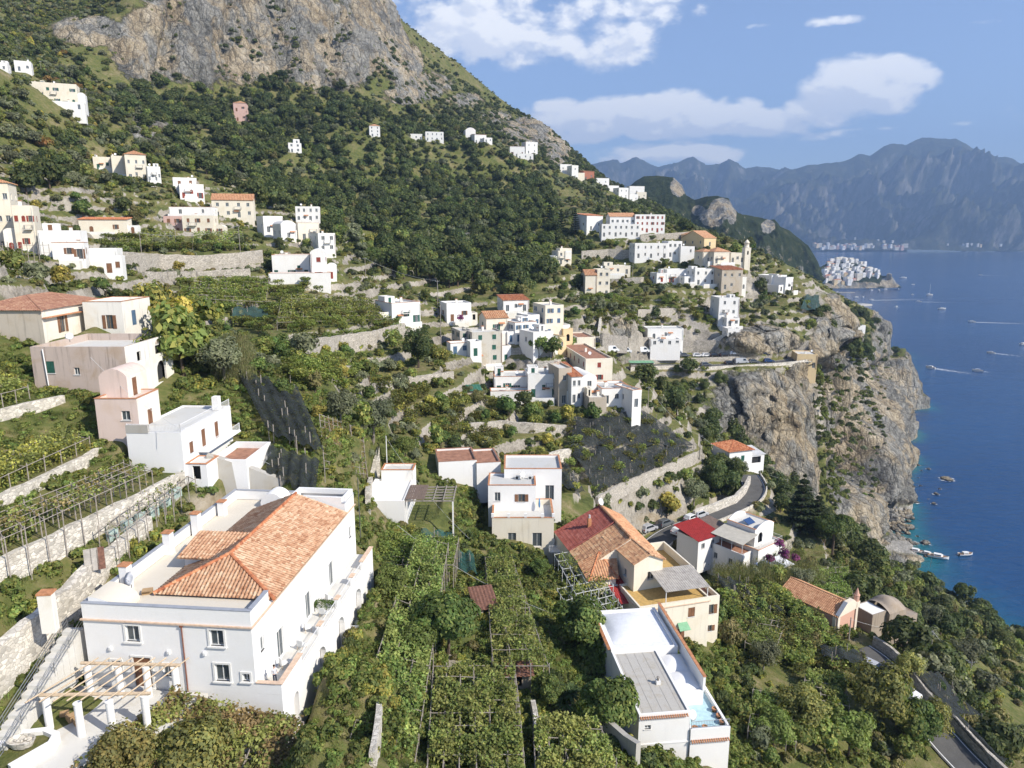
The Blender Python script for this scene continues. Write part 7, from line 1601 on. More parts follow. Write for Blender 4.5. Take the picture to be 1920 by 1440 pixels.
ZL = {'wood': ('%s standing in the dark wood of the ravine', 'trees of the ravine wood'), 'upper': ('%s on the steep upper slope under the great cliff', 'trees of the upper slope'), 'left': ('%s among the terraces of the left hillside', 'trees of the left terraces'), 'ridge': ('%s on the rocky ridge', 'trees of the ridge'), 'village': ('%s among the village terraces above the road', 'trees of the village terraces'), 'cape': ('%s on the cape', 'trees of the cape'), 'gully': ('%s in the overgrown gully between the gardens', 'trees of the gully'), 'right': ('%s on the slope below the sea cliff', 'trees below the sea cliff'), 'low': ('%s on the slope dropping to the sea', 'trees of the sea slope'), 'fore': ('%s among the vines above the coast road', 'trees above the coast road')}
KL = {'oak': 'dark evergreen oak', 'olive': 'silver green olive tree', 'citrus': 'small glossy citrus tree', 'mixed': 'mid green garden tree', 'yellow': 'yellow autumn tree', 'orange': 'orange autumn tree', 'brown': 'brownish half bare tree'}
sel = set(order[:NIND].tolist())
for i in order[:NIND]:
    x, y, z, k, s, zn = CAND[i]; b = ''.join(c for c in k if not c.isdigit()); plant(k, x, y, z-.1, s, ZL[zn][0] % KL[b], KL[b]+', '+ZL[zn][1])
restI = [i for i in range(len(CAND)) if i not in sel and far_enough[i]]
kinds = sorted(TREE); kidx = {k: i for i, k in enumerate(kinds)}
scatter('woodland', 'dense dark woodland and scattered trees covering the slopes', [(CAND[i][0], CAND[i][1], CAND[i][2]-.3*CAND[i][4]) for i in restI], [kidx[CAND[i][3]] for i in restI], [CAND[i][4] for i in restI], vr.rand(len(restI))*6.28, [(TREE[k][0],) for k in kinds], 'woodland')
print('trees', npick, len(sel), len(restI))
LK = sorted(LOW); lidx = {k: i for i, k in enumerate(LK)}
LP, LI, LS = [], [], []
def zone_low(poly, d0, d1, dens, kinds_, s0, s1, n=60000, clump=True, hcheck=True, rmax=None, name=None):
    X, Y, Z = sample(n, d0, d1); area = math.radians(82)/2*(d1*d1-d0*d0); U, V, D = proj(X, Y, Z); ok = (inpoly(U, V, poly) if poly else np.ones(n, bool)) & (Z > 5) & (vr.rand(n) < dens*area/n)
    if clump: ok &= fbm(X/9, Y/9, X*0+4, 3) > vr.uniform(-.7, .35, n)
    X, Y, Z, U, V, D = [q[ok] for q in (X, Y, Z, U, V, D)]; k = vr.choice(len(kinds_), len(X), p=np.array([w for _, w in kinds_])/sum(w for _, w in kinds_)); s = vr.uniform(s0, s1, len(X))
    ok = clear_of(X, Y, .35)
    if hcheck: ok &= ~hides(U, V, D, 1.3*s)
    for i in np.nonzero(ok)[0]: LP.append((X[i], Y[i], Z[i]-.05)); LI.append(lidx[kinds_[k[i]][0]]); LS.append(s[i])
SCRUB = [('bush_dark', 2), ('bush_green', 3), ('bush_olive', 2), ('bush_dry', 1), ('bush_brown', 1), ('bush_yellow', 1)]
ALL = [(-50,-80),(2000,-80),(2000,1500),(-50,1500)]
zone_low(Z_WOOD, 230, 720, .03, [('bush_dark', 3), ('bush_green', 1.5), ('bush_olive', 1)], 1.2, 2.2, 120000)
zone_low(Z_LEFT, 190, 560, .13, SCRUB+[('drygrass', 2)], 1.0, 2.2, 90000)
zone_low([(-30,-60),(300,-40),(220,60),(130,90),(60,130),(-30,60)], 330, 660, .14, SCRUB, 1.0, 2.4, 90000)
zone_low(Z_RIDGE, 500, 900, .06, [('bush_dark', 2), ('bush_olive', 1), ('bush_dry', 1)], 1.2, 3.0, 90000)
zone_low(Z_MIDL, 120, 330, .08, SCRUB+[('drygrass', 2), ('bush_fresh', 1.5)], .7, 1.6, 90000)
zone_low(Z_VILL, 210, 560, .055, SCRUB+[('bush_fresh', 1)], .7, 1.8, 120000)
zone_low(Z_CAPE, 310, 680, .05, [('bush_dark', 2), ('bush_green', 2)], 1.0, 2.4, 90000)
zone_low(Z_GULLY, 80, 220, .16, SCRUB+[('bush_yellow', 1.5), ('bush_fresh', 1.5), ('drygrass', 1)], .6, 1.5, 90000)
zone_low(Z_RIGHT, 160, 340, .11, SCRUB, .8, 1.9, 90000)
zone_low(Z_LOW, 90, 310, .12, SCRUB+[('drygrass', 1)], .7, 1.8, 90000)
zone_low(Z_FORE, 68, 170, .22, SCRUB+[('bush_yellow', 1), ('vine_mix', 1)], .55, 1.2, 60000)
zone_low([(1310,1030),(1480,1040),(1560,1100),(1470,1120),(1360,1120)], 110, 170, .5, [('reed', 3), ('bush_green', 1), ('bush_olive', 1)], .9, 1.5, 60000, False)
zone_low([(400,640),(470,650),(470,730),(400,730)], 90, 130, .8, [('reed', 1)], .9, 1.4, 60000, False)
zone_low([(1290,690),(1530,690),(1700,650),(1700,960),(1560,960),(1480,900),(1300,760)], 235, 480, .055, [('bush_dark', 2), ('bush_green', 2), ('bush_olive', 1)], .8, 2.0, 200000)
zone_low([(100,0),(730,0),(740,200),(240,200)], 420, 720, .035, [('bush_dark', 2), ('bush_green', 1.5), ('bush_olive', 1)], 1.0, 2.6, 90000)
NEARZ = [(-60,560),(330,720),(520,700),(700,760),(1000,900),(1100,900),(1340,1060),(1400,1440),(1400,1520),(-60,1520)]
zone_low([(1530,690),(1568,690),(1600,990),(1530,930)], 255, 365, .22, [('bush_dark', 1), ('bush_green', 2)], .9, 1.8, 200000, False, False)
zone_low([(285,590),(440,610),(440,725),(300,745)], 85, 150, .3, [('bush_yellow', 2), ('bush_fresh', 1.5), ('bush_green', 1.5)], .8, 1.5, 90000, False, True)
zone_low([(1110,965),(1300,880),(1400,880),(1396,920),(1290,962),(1200,1000)], 125, 205, .3, [('bush_dark', 2), ('bush_olive', 1.5), ('bush_green', 1.5), ('bush_yellow', .7)], .8, 1.7, 90000, True, True)
zone_low(ALL, 130, 900, .022, SCRUB+[('bush_dry', 2), ('bush_fresh', 2)], .7, 1.7, 120000)
zone_low(NEARZ, 36, 118, 1.7, [('weeds', 4), ('grass', 4), ('bush_fresh', 1.2), ('bush_green', .8), ('drygrass', 1.2), ('bush_yellow', .4)], .5, 1.1, 120000, False, False)
zone_low([(560,1000),(1420,900),(1400,1440),(560,1440)], 40, 118, .5, [('bush_green', 2), ('bush_fresh', 2.5), ('bush_dark', 1), ('bush_yellow', .6), ('bush_brown', .5)], .5, 1.15, 90000, True, True)
for poly, d0, d1, kd, dn in (([(330,525),(500,520),(620,540),(760,600),(740,640),(560,650),(430,610),(340,580)], 150, 215, [('vine_green', 3), ('vine_mix', 1)], .10), ([(540,650),(690,680),(640,740),(540,720)], 110, 170, [('vine_green', 1)], .12), ([(200,440),(470,440),(470,470),(200,475)], 190, 245, [('vine_green', 2), ('vine_mix', 1)], .22),
                             ([(700,720),(930,760),(940,850),(760,800)], 130, 170, [('vine_mix', 2), ('vine_yellow', 1)], .16), ([(1090,560),(1340,560),(1340,610),(1150,640)], 240, 310, [('vine_green', 1), ('vine_mix', 1)], .14), ([(1350,1130),(1440,1110),(1640,1230),(1560,1290),(1400,1240)], 95, 140, [('vine_green', 3), ('vine_mix', 1.5)], .34)):
    zone_low(poly, d0, d1, dn, kd, .9, 1.25, 90000, False, True)
zone_low([(1065,795),(1215,785),(1305,855),(1120,945),(1060,870)], 120, 200, .16, [('vine_green', 1), ('vine_mix', 1)], .9, 1.2, 90000, True, False)
zone_low([(1390,1380),(1560,1330),(1800,1440),(1390,1460)], 60, 115, .3, [('bush_green', 2), ('bush_yellow', 1), ('bush_brown', 1), ('bush_fresh', 1)], .6, 1.3, 90000, True, True)
scatter('undergrowth', 'shrubs, weeds, reeds and vine leaves covering the terraced ground', LP, LI, LS, vr.rand(len(LP))*6.28, [LOW[k] for k in LK], 'undergrowth')
print('low', len(LP))
# ---- terraces, walls, roads
def G_(u, v):
    h_ = hit(u, v); return Vector(h_[:3]) if h_ else Vector(pix(u, v, 300))
def wall_line(name, label, pts, h, th, mat, drop=1.2, cat='wall', uneven=.12, level=False):
    P = [Vector(p) for p in pts]; Q = []
    for a, b in zip(P[:-1], P[1:]):
        n = max(1, int((b-a).length/1.6)); Q += [a+(b-a)*(i/n) for i in range(n)]
    Q.append(P[-1]); mb = MB(); m = MAT[mat]; rg = random.Random(len(Q)); vs = []; 
    for i, p in enumerate(Q):
        t = (Q[min(i+1, len(Q)-1)]-Q[max(i-1, 0)]); t.z = 0; t.normalize(); n = Vector((-t.y, t.x, 0))*th/2
        top = p.z+h+rg.uniform(-uneven, uneven); j = rg.uniform(-.05, .05)
        vs += [(p.x-n.x*1.15, p.y-n.y*1.15, p.z-drop), (p.x-n.x+j, p.y-n.y+j, top), (p.x+n.x+j, p.y+n.y+j, top), (p.x+n.x*1.15, p.y+n.y*1.15, p.z-drop)]
    fs = []
    for i in range(len(Q)-1):
        for k in range(3): fs.append((i*4+k, (i+1)*4+k, (i+1)*4+k+1, i*4+k+1))
    fs += [(3, 2, 1, 0), tuple(len(vs)-4+k for k in range(4))]
    mb.add(vs, fs, m); o = mb.build(name); return tag(o, label, cat)
def terrace(edge, z, back, wall_h, label):
    wall_line('terrace_wall', label, [(x, y, z-wall_h) for x, y in edge], wall_h+.12, .6, 'palestone', 1.5)
    mb = MB(); n = len(edge); vs = [(x-.25, y, z) for x, y in edge]+[(x-back, y, z+.25) for x, y in edge]; mb.add(vs, [(i, i+1, n+i+1, n+i) for i in range(n-1)], MAT['terrain']); tag(mb.build('terrace_ground'), kind='structure')
terrace([(-43.0, 40), (-42.8, 48), (-42, 53.9), (-39, 66), (-36.2, 78.5)], 123.9, 8.0, 2.6, 'pale dry stone wall under the pole pergola beside the big white house')
terrace([(-48.2, 44), (-47.4, 55), (-47, 61.6), (-46.6, 70), (-46.2, 77.5)], 126.5, 9.5, 2.5, 'pale dry stone wall carrying the yellow vine rows below the old pink house')
terrace([(-60, 62), (-58, 72), (-56.6, 77), (-53.6, 82.6)], 131.0, 14, 3.0, 'white dry stone wall topped with grass beside the old pink house')
wall_line('terrace_wall', 'long high pale retaining wall below the pink villa terraces', [G_(u, v) for u, v in ((232,502),(300,505),(380,504),(450,500),(492,492))], 3.8, .7, 'drystone', 1.5)
wall_line('terrace_wall', 'lower pale retaining wall above the vine rows', [G_(u, v) for u, v in ((270,528),(360,526),(470,520))], 2.2, .6, 'drystone')
wall_line('terrace_wall', 'stone wall carrying the vine terraces above the gully', [G_(u, v) for u, v in ((570,668),(640,655),(700,645),(758,628))], 3.2, .6, 'drystone')
wall_line('terrace_wall', 'grass topped stone wall left of the carob tree', [G_(u, v) for u, v in ((640,712),(690,700),(720,690))], 2.4, .6, 'drystone')
wall_line('terrace_wall', 'low stone wall below the carob tree', [G_(u, v) for u, v in ((700,738),(770,722),(850,712))], 2.0, .6, 'drystone')
wall_line('terrace_wall', 'stone wall running below the black netted vineyard', [G_(u, v) for u, v in ((1118,950),(1160,925),(1205,905),(1255,885),(1305,862))], 2.0, .6, 'drystone')
wall_line('terrace_wall', 'stone wall above the black netted vineyard', [G_(u, v) for u, v in ((985,880),(1030,872),(1070,862))], 2.6, .6, 'palestone')
wall_line('terrace_wall', 'stone wall below the orange tree row', [G_(u, v) for u, v in ((880,815),(940,808),(1000,812),(1060,815))], 2.2, .6, 'drystone')
wall_line('roadside_wall', 'rough stone wall holding the bank behind the parked cars', [G_(u, v) for u, v in ((1300,975),(1345,958),(1378,944),(1396,926),(1404,908))], 2.2, .7, 'palestone')
wall_line('lawn_wall', 'stone wall round the lawn with orange trees', [G_(u, v) for u, v in ((1008,700),(1045,694),(1082,684))], 2.6, .6, 'palestone')
wall_line('parking_wall', 'dark arched stone wall behind the parked vans', [G_(u, v)+Vector((0, 1.5, 0)) for u, v in ((1128,655),(1180,658),(1240,660),(1300,664),(1342,664))], 5.0, .8, 'darkstone', cat='wall')
wall_line('parking_edge_wall', 'stone wall between the parking and the lower road', [G_(u, v) for u, v in ((1180,684),(1240,680),(1300,678),(1370,676),(1420,673))], 1.2, .5, 'drystone')
wall_line('ramp_wall', 'sloping stone ramp wall below the tall grey white villa', [G_(1330,664)+Vector((0, 2, 0)), G_(1372,640)+Vector((0, 1, 0))], 4.5, .8, 'palestone')
wall_line('hotel_wall', 'long stone terrace wall below the big white hotel', [G_(u, v) for u, v in ((1200,452),(1250,449),(1302,447))], 3.0, .6, 'drystone')
wall_line('village_wall', 'stepped stone walls above the low cream row house', [G_(u, v) for u, v in ((1090,487),(1140,482),(1180,484))], 3.6, .6, 'drystone')
wall_line('village_wall', 'stone terrace wall beside the arcade house', [G_(u, v) for u, v in ((1145,535),(1200,532),(1235,530))], 2.6, .6, 'drystone')
wall_line('village_wall', 'straight stepped wall dropping from the arcade house to the road', [G_(u, v) for u, v in ((1132,565),(1126,600),(1120,640))], 1.2, .7, 'palestone')
wall_line('village_wall', 'stone terrace wall under the olive grove left of the brown house', [G_(u, v) for u, v in ((1195,592),(1260,588),(1330,584))], 2.2, .6, 'drystone')
wall_line('lane_wall', 'tall stone wall of the lane behind the big white house', [G_(u, v) for u, v in ((690,960),(697,930),(705,900),(712,885))], 3.2, .6, 'palestone')
wall_line('concrete_wall', 'pale concrete retaining wall in front of the long white villa', [G_(1120,1372), G_(1150,1400), G_(1195,1440)], 2.4, .5, 'concrete')
wall_line('garden_wall', 'narrow pale garden wall between the two vine pergolas', [(2.0, 60, Hz(2.0, 60)), (2.4, 53, Hz(2.4, 53)), (2.5, 46, Hz(2.5, 46))], 1.6, .45, 'palestone')
wall_line('garden_wall', 'low stone wall beside the garden path right of the big white house', [G_(725,1250), G_(712,1340), G_(700,1440)], 1.2, .45, 'palestone')
wall_line('bank_wall', 'rough pale stone bank wall between the stair ramp and the air conditioners', [(-38.6, 44, 117.4), (-38.0, 52, 118.6), (-37.4, 60, 119.6), (-36.6, 67, 120.4)], 1.9, .8, 'palestone', 2.0, uneven=.3)
def offset_line(L, off):
    out = []
    for i, p in enumerate(L):
        t = Vector(L[min(i+1, len(L)-1)])-Vector(L[max(i-1, 0)]); t.z = 0; t.normalize(); out.append(Vector(p)+Vector((t.y, -t.x, 0))*off)
    return out
wall_line('road_parapet', 'brown stone parapet along the seaward side of the lower coast road', offset_line(ROAD1, 2.9), 1.5, .45, 'drystone', 1.0, uneven=.04)
wall_line('road_parapet', 'low white topped parapet along the seaward side of the upper road', offset_line(ROAD2, 3.2), .7, .3, 'palestone', 1.0, uneven=.02)
wall_line('road_parapet', 'low parapet along the rim of the sea cliff road', offset_line(ROAD3, 4.2), .9, .4, 'palestone', 1.0, uneven=.02)
def ribbon(name, L, w_, dz, mat, label=None, off=0):
    A, B = offset_line(L, off-w_/2), offset_line(L, off+w_/2); n = len(A); mb = MB(); mb.add([(p.x, p.y, p.z+dz) for p in A]+[(p.x, p.y, p.z+dz) for p in B], [(i, n+i, n+i+1, i+1) for i in range(n-1)], MAT[mat]); return tag(mb.build(name), label, 'road' if label else None, kind='structure')
for L, w_, lb in ((ROAD1, 4.8, 'grey coast road passing the church'), (ROAD2, 6.0, 'grey coast road curving past the awning villa'), (ROAD3, 7.6, 'coast road along the top of the sea cliff')):
    ribbon('road', L, w_, .02, 'asphalt', lb); ribbon('road_marking', L, .14, .026, 'paint', None, w_/2-.35); ribbon('road_marking', L, .14, .026, 'paint', None, -w_/2+.35)
PATH = smooth_line([(-4.0, 44, 106.9), (-5.2, 52, 107.2), (-5.8, 60, 107.6), (-6.4, 68, 108)]); PATH = [(x, y, float(Hz(x, y))+.12) for x, y, z in PATH]; ribbon('garden_path', PATH, 2.0, .0, 'gravelpath', 'narrow earth path beside the vines right of the big white house')
# ---- vine pergolas
def quadpt(c, s, t): return (Vector(c[0])*(1-s)+Vector(c[1])*s)*(1-t)+(Vector(c[3])*(1-s)+Vector(c[2])*s)*t
def pergola(name, label, c, nx, ny, n, pal, k=.3, leaf=.2, gap=.0, hang=.25, mat='greywood', thick=.22, r=.045, every=1, cat='pergola', rows=0):
    root = empty(name, quadpt(c, .5, .5), 0, label, cat); o = Vector(root.location); rg = random.Random(n)
    for i in range(nx+1):
        pts = [quadpt(c, i/nx, t/4)-o+Vector((rg.uniform(-.06, .06), rg.uniform(-.06, .06), rg.uniform(-.08, .05))) for t in range(5)]; mb = MB(); mb.tube(pts, r, MAT[mat], 5); mb.build('pole', root)
    for j in range(ny+1):
        pts = [quadpt(c, s/4, j/ny)-o+Vector((rg.uniform(-.06, .06), rg.uniform(-.06, .06), .07+rg.uniform(-.05, .05))) for s in range(5)]; mb = MB(); mb.tube(pts, r*.9, MAT[mat], 5); mb.build('cross_pole', root)
    for i in range(0, nx+1, every):
        for j in range(0, ny+1, every):
            p = quadpt(c, i/nx, j/ny); gz = float(Hz(p.x, p.y)); 
            if p.z-gz > 6: gz = p.z-3
            if p.z-gz > .3: mb = MB(); mb.tube([(p.x-o.x+rg.uniform(-.08, .08), p.y-o.y, gz-o.z-.2), (p.x-o.x, p.y-o.y, p.z-o.z+rg.uniform(.05, .45))], r*1.15, MAT[mat], 5); mb.build('post', root)
    if n:
        n = int(n*1.9); leaf *= 1.05; s, t = vr.rand(n), vr.rand(n); C = np.array([tuple(q) for q in c]); P = (C[0]*(1-s)[:, None]+C[1]*s[:, None])*(1-t)[:, None]+(C[3]*(1-s)[:, None]+C[2]*s[:, None])*t[:, None]
        keep = fbm(P[:, 0]/2.6, P[:, 1]/2.6, P[:, 0]*0+2, 3) > vr.uniform(-.26, .2, n)+gap
        if rows: keep &= (t*rows+.25*fbm(s*6, t*2, s*0, 2)) % 1 < .66
        if not rows: keep &= np.minimum(np.minimum(s, 1-s), np.minimum(t, 1-t))+.16*fbm(P[:, 0]/1.9, P[:, 1]/1.9, P[:, 0]*0+5, 2) > vr.uniform(-.03, .07, n)
        P = P[keep]; m = len(P); P[:, 2] += .22+ vr.normal(size=m)*thick+fbm(P[:, 0]/1.7, P[:, 1]/1.7, P[:, 0]*0, 2)*.7; hg = vr.rand(m) < hang; P[hg, 2] -= vr.rand(hg.sum())*1.3
        tone = (1+.7*fbm(P[:, 0]/2.2, P[:, 1]/2.2, P[:, 0]*0+7, 2))[:, None]
        V, F, Cc = leaves(P-np.array(o), np.tile([.15, -.1, .8], (m, 1)), leaf, np.where((fbm(P[:, 0]/3.1, P[:, 1]/3.1, P[:, 0]*0+11, 3)+vr.normal(size=m)*.22 > .06)[:, None], palette(pal[1], m, .28), palette(pal[0], m, .28))*tone, 1.3, .55)
        tag(link('vine_leaves', mesh_np('vine_leaves', V, F, [MAT['leaf']], False, dict(leafcol=Cc)), root), kind='stuff')
    return root
VB = ((.165, .18, .042), (.25, .22, .04)); VG = ((.12, .165, .034), (.20, .205, .04)); VBR = ((.16, .11, .045), (.23, .17, .04)); VGG = ((.11, .18, .03), (.17, .22, .038))
PZ = lambda pts: [pix_z(u, v, z) for u, v, z in pts]
pergola('vine_pergola', 'yellow brown vine canopy below the paved terrace of the big white house', [(-31.5, 41.0, 113.2), (-15.0, 41.5, 111.0), (-16.5, 49.4, 112.2), (-27.0, 50.0, 114.6)], 7, 4, 17000, (VB[0], VBR[0]), .4, .21, -.12, .25)
pergola('vine_pergola', 'long strip of yellow green vines along the right side of the big white house', [(-13.0, 49, 110.3), (-7.6, 48, 109.3), (-8.2, 85, 111.0), (-12.4, 86, 111.8)], 3, 12, 16000, (VB[0], VG[0]), .45, .2, .0, .3)
pergola('vine_pergola', 'square vine canopy with bare poles at its near edge in the middle garden', PZ([(800,1445,109.3), (985,1445,109.3), (965,1250,109.6), (812,1250,109.6)]), 6, 8, 15000, (VB[0], VG[0]), .5, .2, .03, .2)
pergola('vine_pergola', 'smaller vine canopy beside the pale garden wall', PZ([(1005,1450,108.6), (1165,1450,108.4), (1120,1350,108.6), (1000,1345,108.8)]), 5, 5, 9000, (VB[0], VG[0]), .5, .2, .02, .2)
pergola('vine_pergola', 'narrow green vine pergola leading from the garden to the courtyard house', PZ([(925,1250,108), (1030,1250,108), (960,1045,105.5), (910,1045,105.5)]), 3, 9, 9500, (VG[0], VB[0]), .3, .2, .02, .25)
pergola('vine_pergola', 'bare white pole grid with few vines left of the tiled house', PZ([(1085,1175,102.4), (1175,1150,102.2), (1130,1085,102.6), (1045,1105,102.8)]), 6, 6, 1500, (VG[0], VG[1]), .3, .2, .12, .25, 'plasticgrey')
pergola('vine_pergola', 'pole grid with sparse vines beside the red lean-to roof', PZ([(1080,1115,103.6), (1150,1100,103.4), (1110,1030,103.8), (1040,1040,104)]), 5, 5, 2500, (VG[0], VG[1]), .3, .2, .08, .25, 'plasticgrey')
pergola('vine_pergola', 'bright green vine canopy below the slat roofed house', PZ([(705,1060,110.5), (850,1060,109.5), (860,1010,109.2), (712,1000,110)]), 6, 4, 8500, (VGG[0], VGG[1]), .4, .21, -.08, .35)
pergola('vine_pergola', 'bare chestnut pole pergola with sparse brown vines on the stone terrace', [(-42.0, 50, 125.9), (-37.8, 71, 125.7), (-41.8, 73, 125.9), (-45.8, 54, 126.1)], 11, 4, 2600, (VB[0], VBR[0]), .5, .2, .12, .3, 'greywood', every=1)
pergola('vine_row', 'yellow vine rows on stakes along the middle stone terrace', [(-47.5, 56, 127.9), (-47.0, 76, 127.8), (-51.0, 77, 128.0), (-52.5, 57, 128.2)], 8, 3, 8500, (VB[0], YEL[0]), .4, .2, -.02, .6, 'greywood', .45, cat='vine row')
pergola('vine_row', 'yellow vine thicket on the highest stone terrace beside the old pink house', [(-58, 72, 132.6), (-56.5, 81, 132.5), (-64, 84, 133.4), (-66, 74, 133.6)], 5, 3, 8500, (VB[0], YEL[0]), .4, .22, -.1, .5, 'greywood', .5, cat='vine row')
pergola('vine_pergola', 'small bare pole frame over the air conditioner row', [(-38.6, 62, 123.0), (-37.2, 76, 123.6), (-35.2, 75, 123.4), (-36.4, 61, 122.8)], 9, 2, 300, (VG[0], VG[1]), .4, .18, .1, .2, 'greywood')
pergola('vine_pergola', 'green garden pergola with pale poles behind the church', PZ([(1512,1130,86), (1600,1120,83.5), (1590,1062,82.5), (1520,1070,84)]), 6, 6, 7000, (VGG[0], VG[0]), .4, .22, .02, .2)
pergola('vine_pergola', 'pole grid with brown vines on the gully side below the black nets', [G_(610,905)+Vector((0, 0, 1.8)), G_(690,915)+Vector((0, 0, 1.8)), G_(680,830)+Vector((0, 0, 1.8)), G_(600,800)+Vector((0, 0, 1.8))], 10, 8, 3500, (VBR[0], VG[0]), .4, .2, .08, .25)
pergola('vine_pergola', 'pole grid with sparse vines on the first terrace above the road', [G_(1395,1230)+Vector((0, 0, 2)), G_(1450,1250)+Vector((0, 0, 2)), G_(1470,1190)+Vector((0, 0, 2)), G_(1410,1180)+Vector((0, 0, 2))], 5, 5, 3500, (VG[0], VG[1]), .3, .2, .05, .2)
for i, (lb, q) in enumerate((('vine canopy with pale poles on the slope below the blue terrace', ((1400,1400),(1490,1420),(1480,1330),(1410,1320))), ('dark vine canopy with pale poles above the parked van', ((1500,1330),(1590,1350),(1580,1290),(1510,1280))))):
    pergola('vine_pergola', lb, [G_(u, v)+Vector((0, 0, 1.9)) for u, v in q], 5, 5, 5500, (VG[0], VB[0]), .4, .22, .0, .25)
for lb, q, nn in (('green vine terrace with pole frames below the arched villa', ((335,575),(500,580),(505,535),(345,535)), 5000), ('broad green vine terraces left of the cube house', ((520,620),(735,610),(690,570),(530,565)), 8000), ('steep bright green vine rows above the orange tin hut', ((545,720),(640,735),(660,690),(560,680)), 4500), ('vine frames on the terrace under the pink villa', ((215,470),(330,470),(330,445),(225,445)), 2500), ('netted vine frames on the terrace right of the pink villa', ((362,470),(460,470),(455,445),(365,445)), 2800)):
    pergola('vine_terrace', lb, [G_(u, v)+Vector((0, 0, 1.8)) for u, v in q], 10, 6, int(nn*1.3), ((.15, .195, .034), (.22, .225, .04)), .4, .34, -.05, .35, 'greywood', .3, .05, 2, 'vineyard', rows=7)
def stakes(name, label, pts, n, h_, cat='fence'):
    root = empty(name, pts[0], 0, label, cat); o = Vector(pts[0])
    for i in range(n):
        t = i/(n-1)*(len(pts)-1); k = min(int(t), len(pts)-2); p = Vector(pts[k])+(Vector(pts[k+1])-Vector(pts[k]))*(t-k); mb = MB(); mb.tube([p-o-Vector((0, 0, .3)), p-o+Vector((rnd.uniform(-.1, .1), 0, h_*rnd.uniform(.85, 1.1)))], .06, MAT['greywood'], 5); mb.build('stake', root)
    for zz in (h_*.45, h_*.85): mb = MB(); mb.tube([Vector(p)-o+Vector((0, 0, zz)) for p in pts], .03, MAT['greywood'], 4); mb.build('rail', root)
stakes('vine_stakes', 'row of pale vine stakes below the tall narrow cream house', [G_(0,496), G_(45,495), G_(95,492)], 11, 4.0)
stakes('vine_stakes', 'row of pale vine stakes under the long retaining wall', [G_(305,528), G_(350,528), G_(392,524)], 9, 3.2)
# ---- shade nets
def net(name, label, q, off, mat, nu=26, nv=18, amp=.5, posts=10, cat='net'):
    base = G_(*q[0]); root = empty(name, base, 0, label, cat); V = []
    for i in range(nu+1):
        for j in range(nv+1):
            s, t = i/nu, j/nv; u = (q[0][0]*(1-s)+q[1][0]*s)*(1-t)+(q[3][0]*(1-s)+q[2][0]*s)*t; v = (q[0][1]*(1-s)+q[1][1]*s)*(1-t)+(q[3][1]*(1-s)+q[2][1]*s)*t
            V.append(tuple(G_(u, v)))
    V = np.array(V).reshape(nu+1, nv+1, 3)
    for _ in range(3): V[1:-1, 1:-1] = (V[1:-1, 1:-1]+V[:-2, 1:-1]+V[2:, 1:-1]+V[1:-1, :-2]+V[1:-1, 2:])/5
    Vn = V.copy(); Vn[..., 2] += off+fbm(V[..., 0]/3, V[..., 1]/3, V[..., 0]*0, 3)*amp+.25*np.sin(np.linspace(0, nu*1.1, nu+1))[:, None]
    F = np.arange((nu+1)*(nv+1)).reshape(nu+1, nv+1); Q = np.stack([F[:-1, :-1], F[1:, :-1], F[1:, 1:], F[:-1, 1:]], -1).reshape(-1, 4)
    link('netting', mesh_np('netting', (Vn-np.array(base)).reshape(-1, 3), Q, [MAT[mat]], True), root)
    for k in range(posts):
        i, j = rnd.randint(0, nu), rnd.randint(0, nv); p = V[i, j]-np.array(base); mb = MB(); mb.tube([(p[0], p[1], p[2]-.3), (p[0]+rnd.uniform(-.1, .1), p[1], p[2]+off+rnd.uniform(.5, 1.2))], .06, MAT['greywood'], 5); mb.build('stake', root)
    return root
net('shade_net', 'black net slope with leaning stakes behind the white balcony house', ((445,715),(560,745),(610,870),(505,835)), 1.7, 'net_black', posts=16)
net('shade_net', 'black net hanging below the brick red terrace', ((505,850),(600,880),(590,955),(500,905)), 1.2, 'net_black', posts=8)
net('shade_net', 'upper half of the black netted vineyard below the white spur houses', ((1075,800),(1210,785),(1300,850),(1070,850)), 2.0, 'net_black', amp=.9, posts=26)
net('shade_net', 'lower half of the black netted vineyard above the stone wall', ((1065,855),(1298,852),(1240,890),(1120,940)), 2.0, 'net_black', amp=.9, posts=26)
net('shade_net', 'black netting beside the courtyard house wall', ((1000,890),(1060,880),(1100,940),(1010,920)), 1.8, 'net_black', amp=.8, posts=12)
net('shade_net', 'long black net strip on the seaward side of the lower road', ((1700,1268),(1760,1280),(1920,1440),(1855,1450)), 1.6, 'net_black', posts=16)
net('shade_net', 'small black net over the vines above the parked van', ((1535,1240),(1605,1250),(1620,1275),(1540,1262)), 2.6, 'net_black', 14, 8, posts=6)
net('shade_net', 'dark vine netting on the slope left of the church', ((1340,1100),(1430,1120),(1470,1170),(1380,1160)), 2.0, 'net_black', amp=.7, posts=14)
net('shade_net', 'green net hanging below the slat roofed house', ((800,1065),(850,1062),(848,1015),(790,1012)), 1.5, 'net_green', 12, 10, posts=4)
net('shade_net', 'small green net beside the lemon tree', ((860,1085),(895,1090),(888,1050),(858,1048)), 1.2, 'net_green', 10, 8, posts=3)
net('shade_net', 'domed green net terrace on top of the cliff', ((1500,590),(1550,592),(1555,565),(1510,562)), 2.2, 'net_teal', 16, 12, amp=.4, posts=6)
net('shade_net', 'green net fence on the vine terrace above the gully', ((435,612),(505,612),(500,590),(440,590)), 1.8, 'net_teal', 12, 8, posts=4)
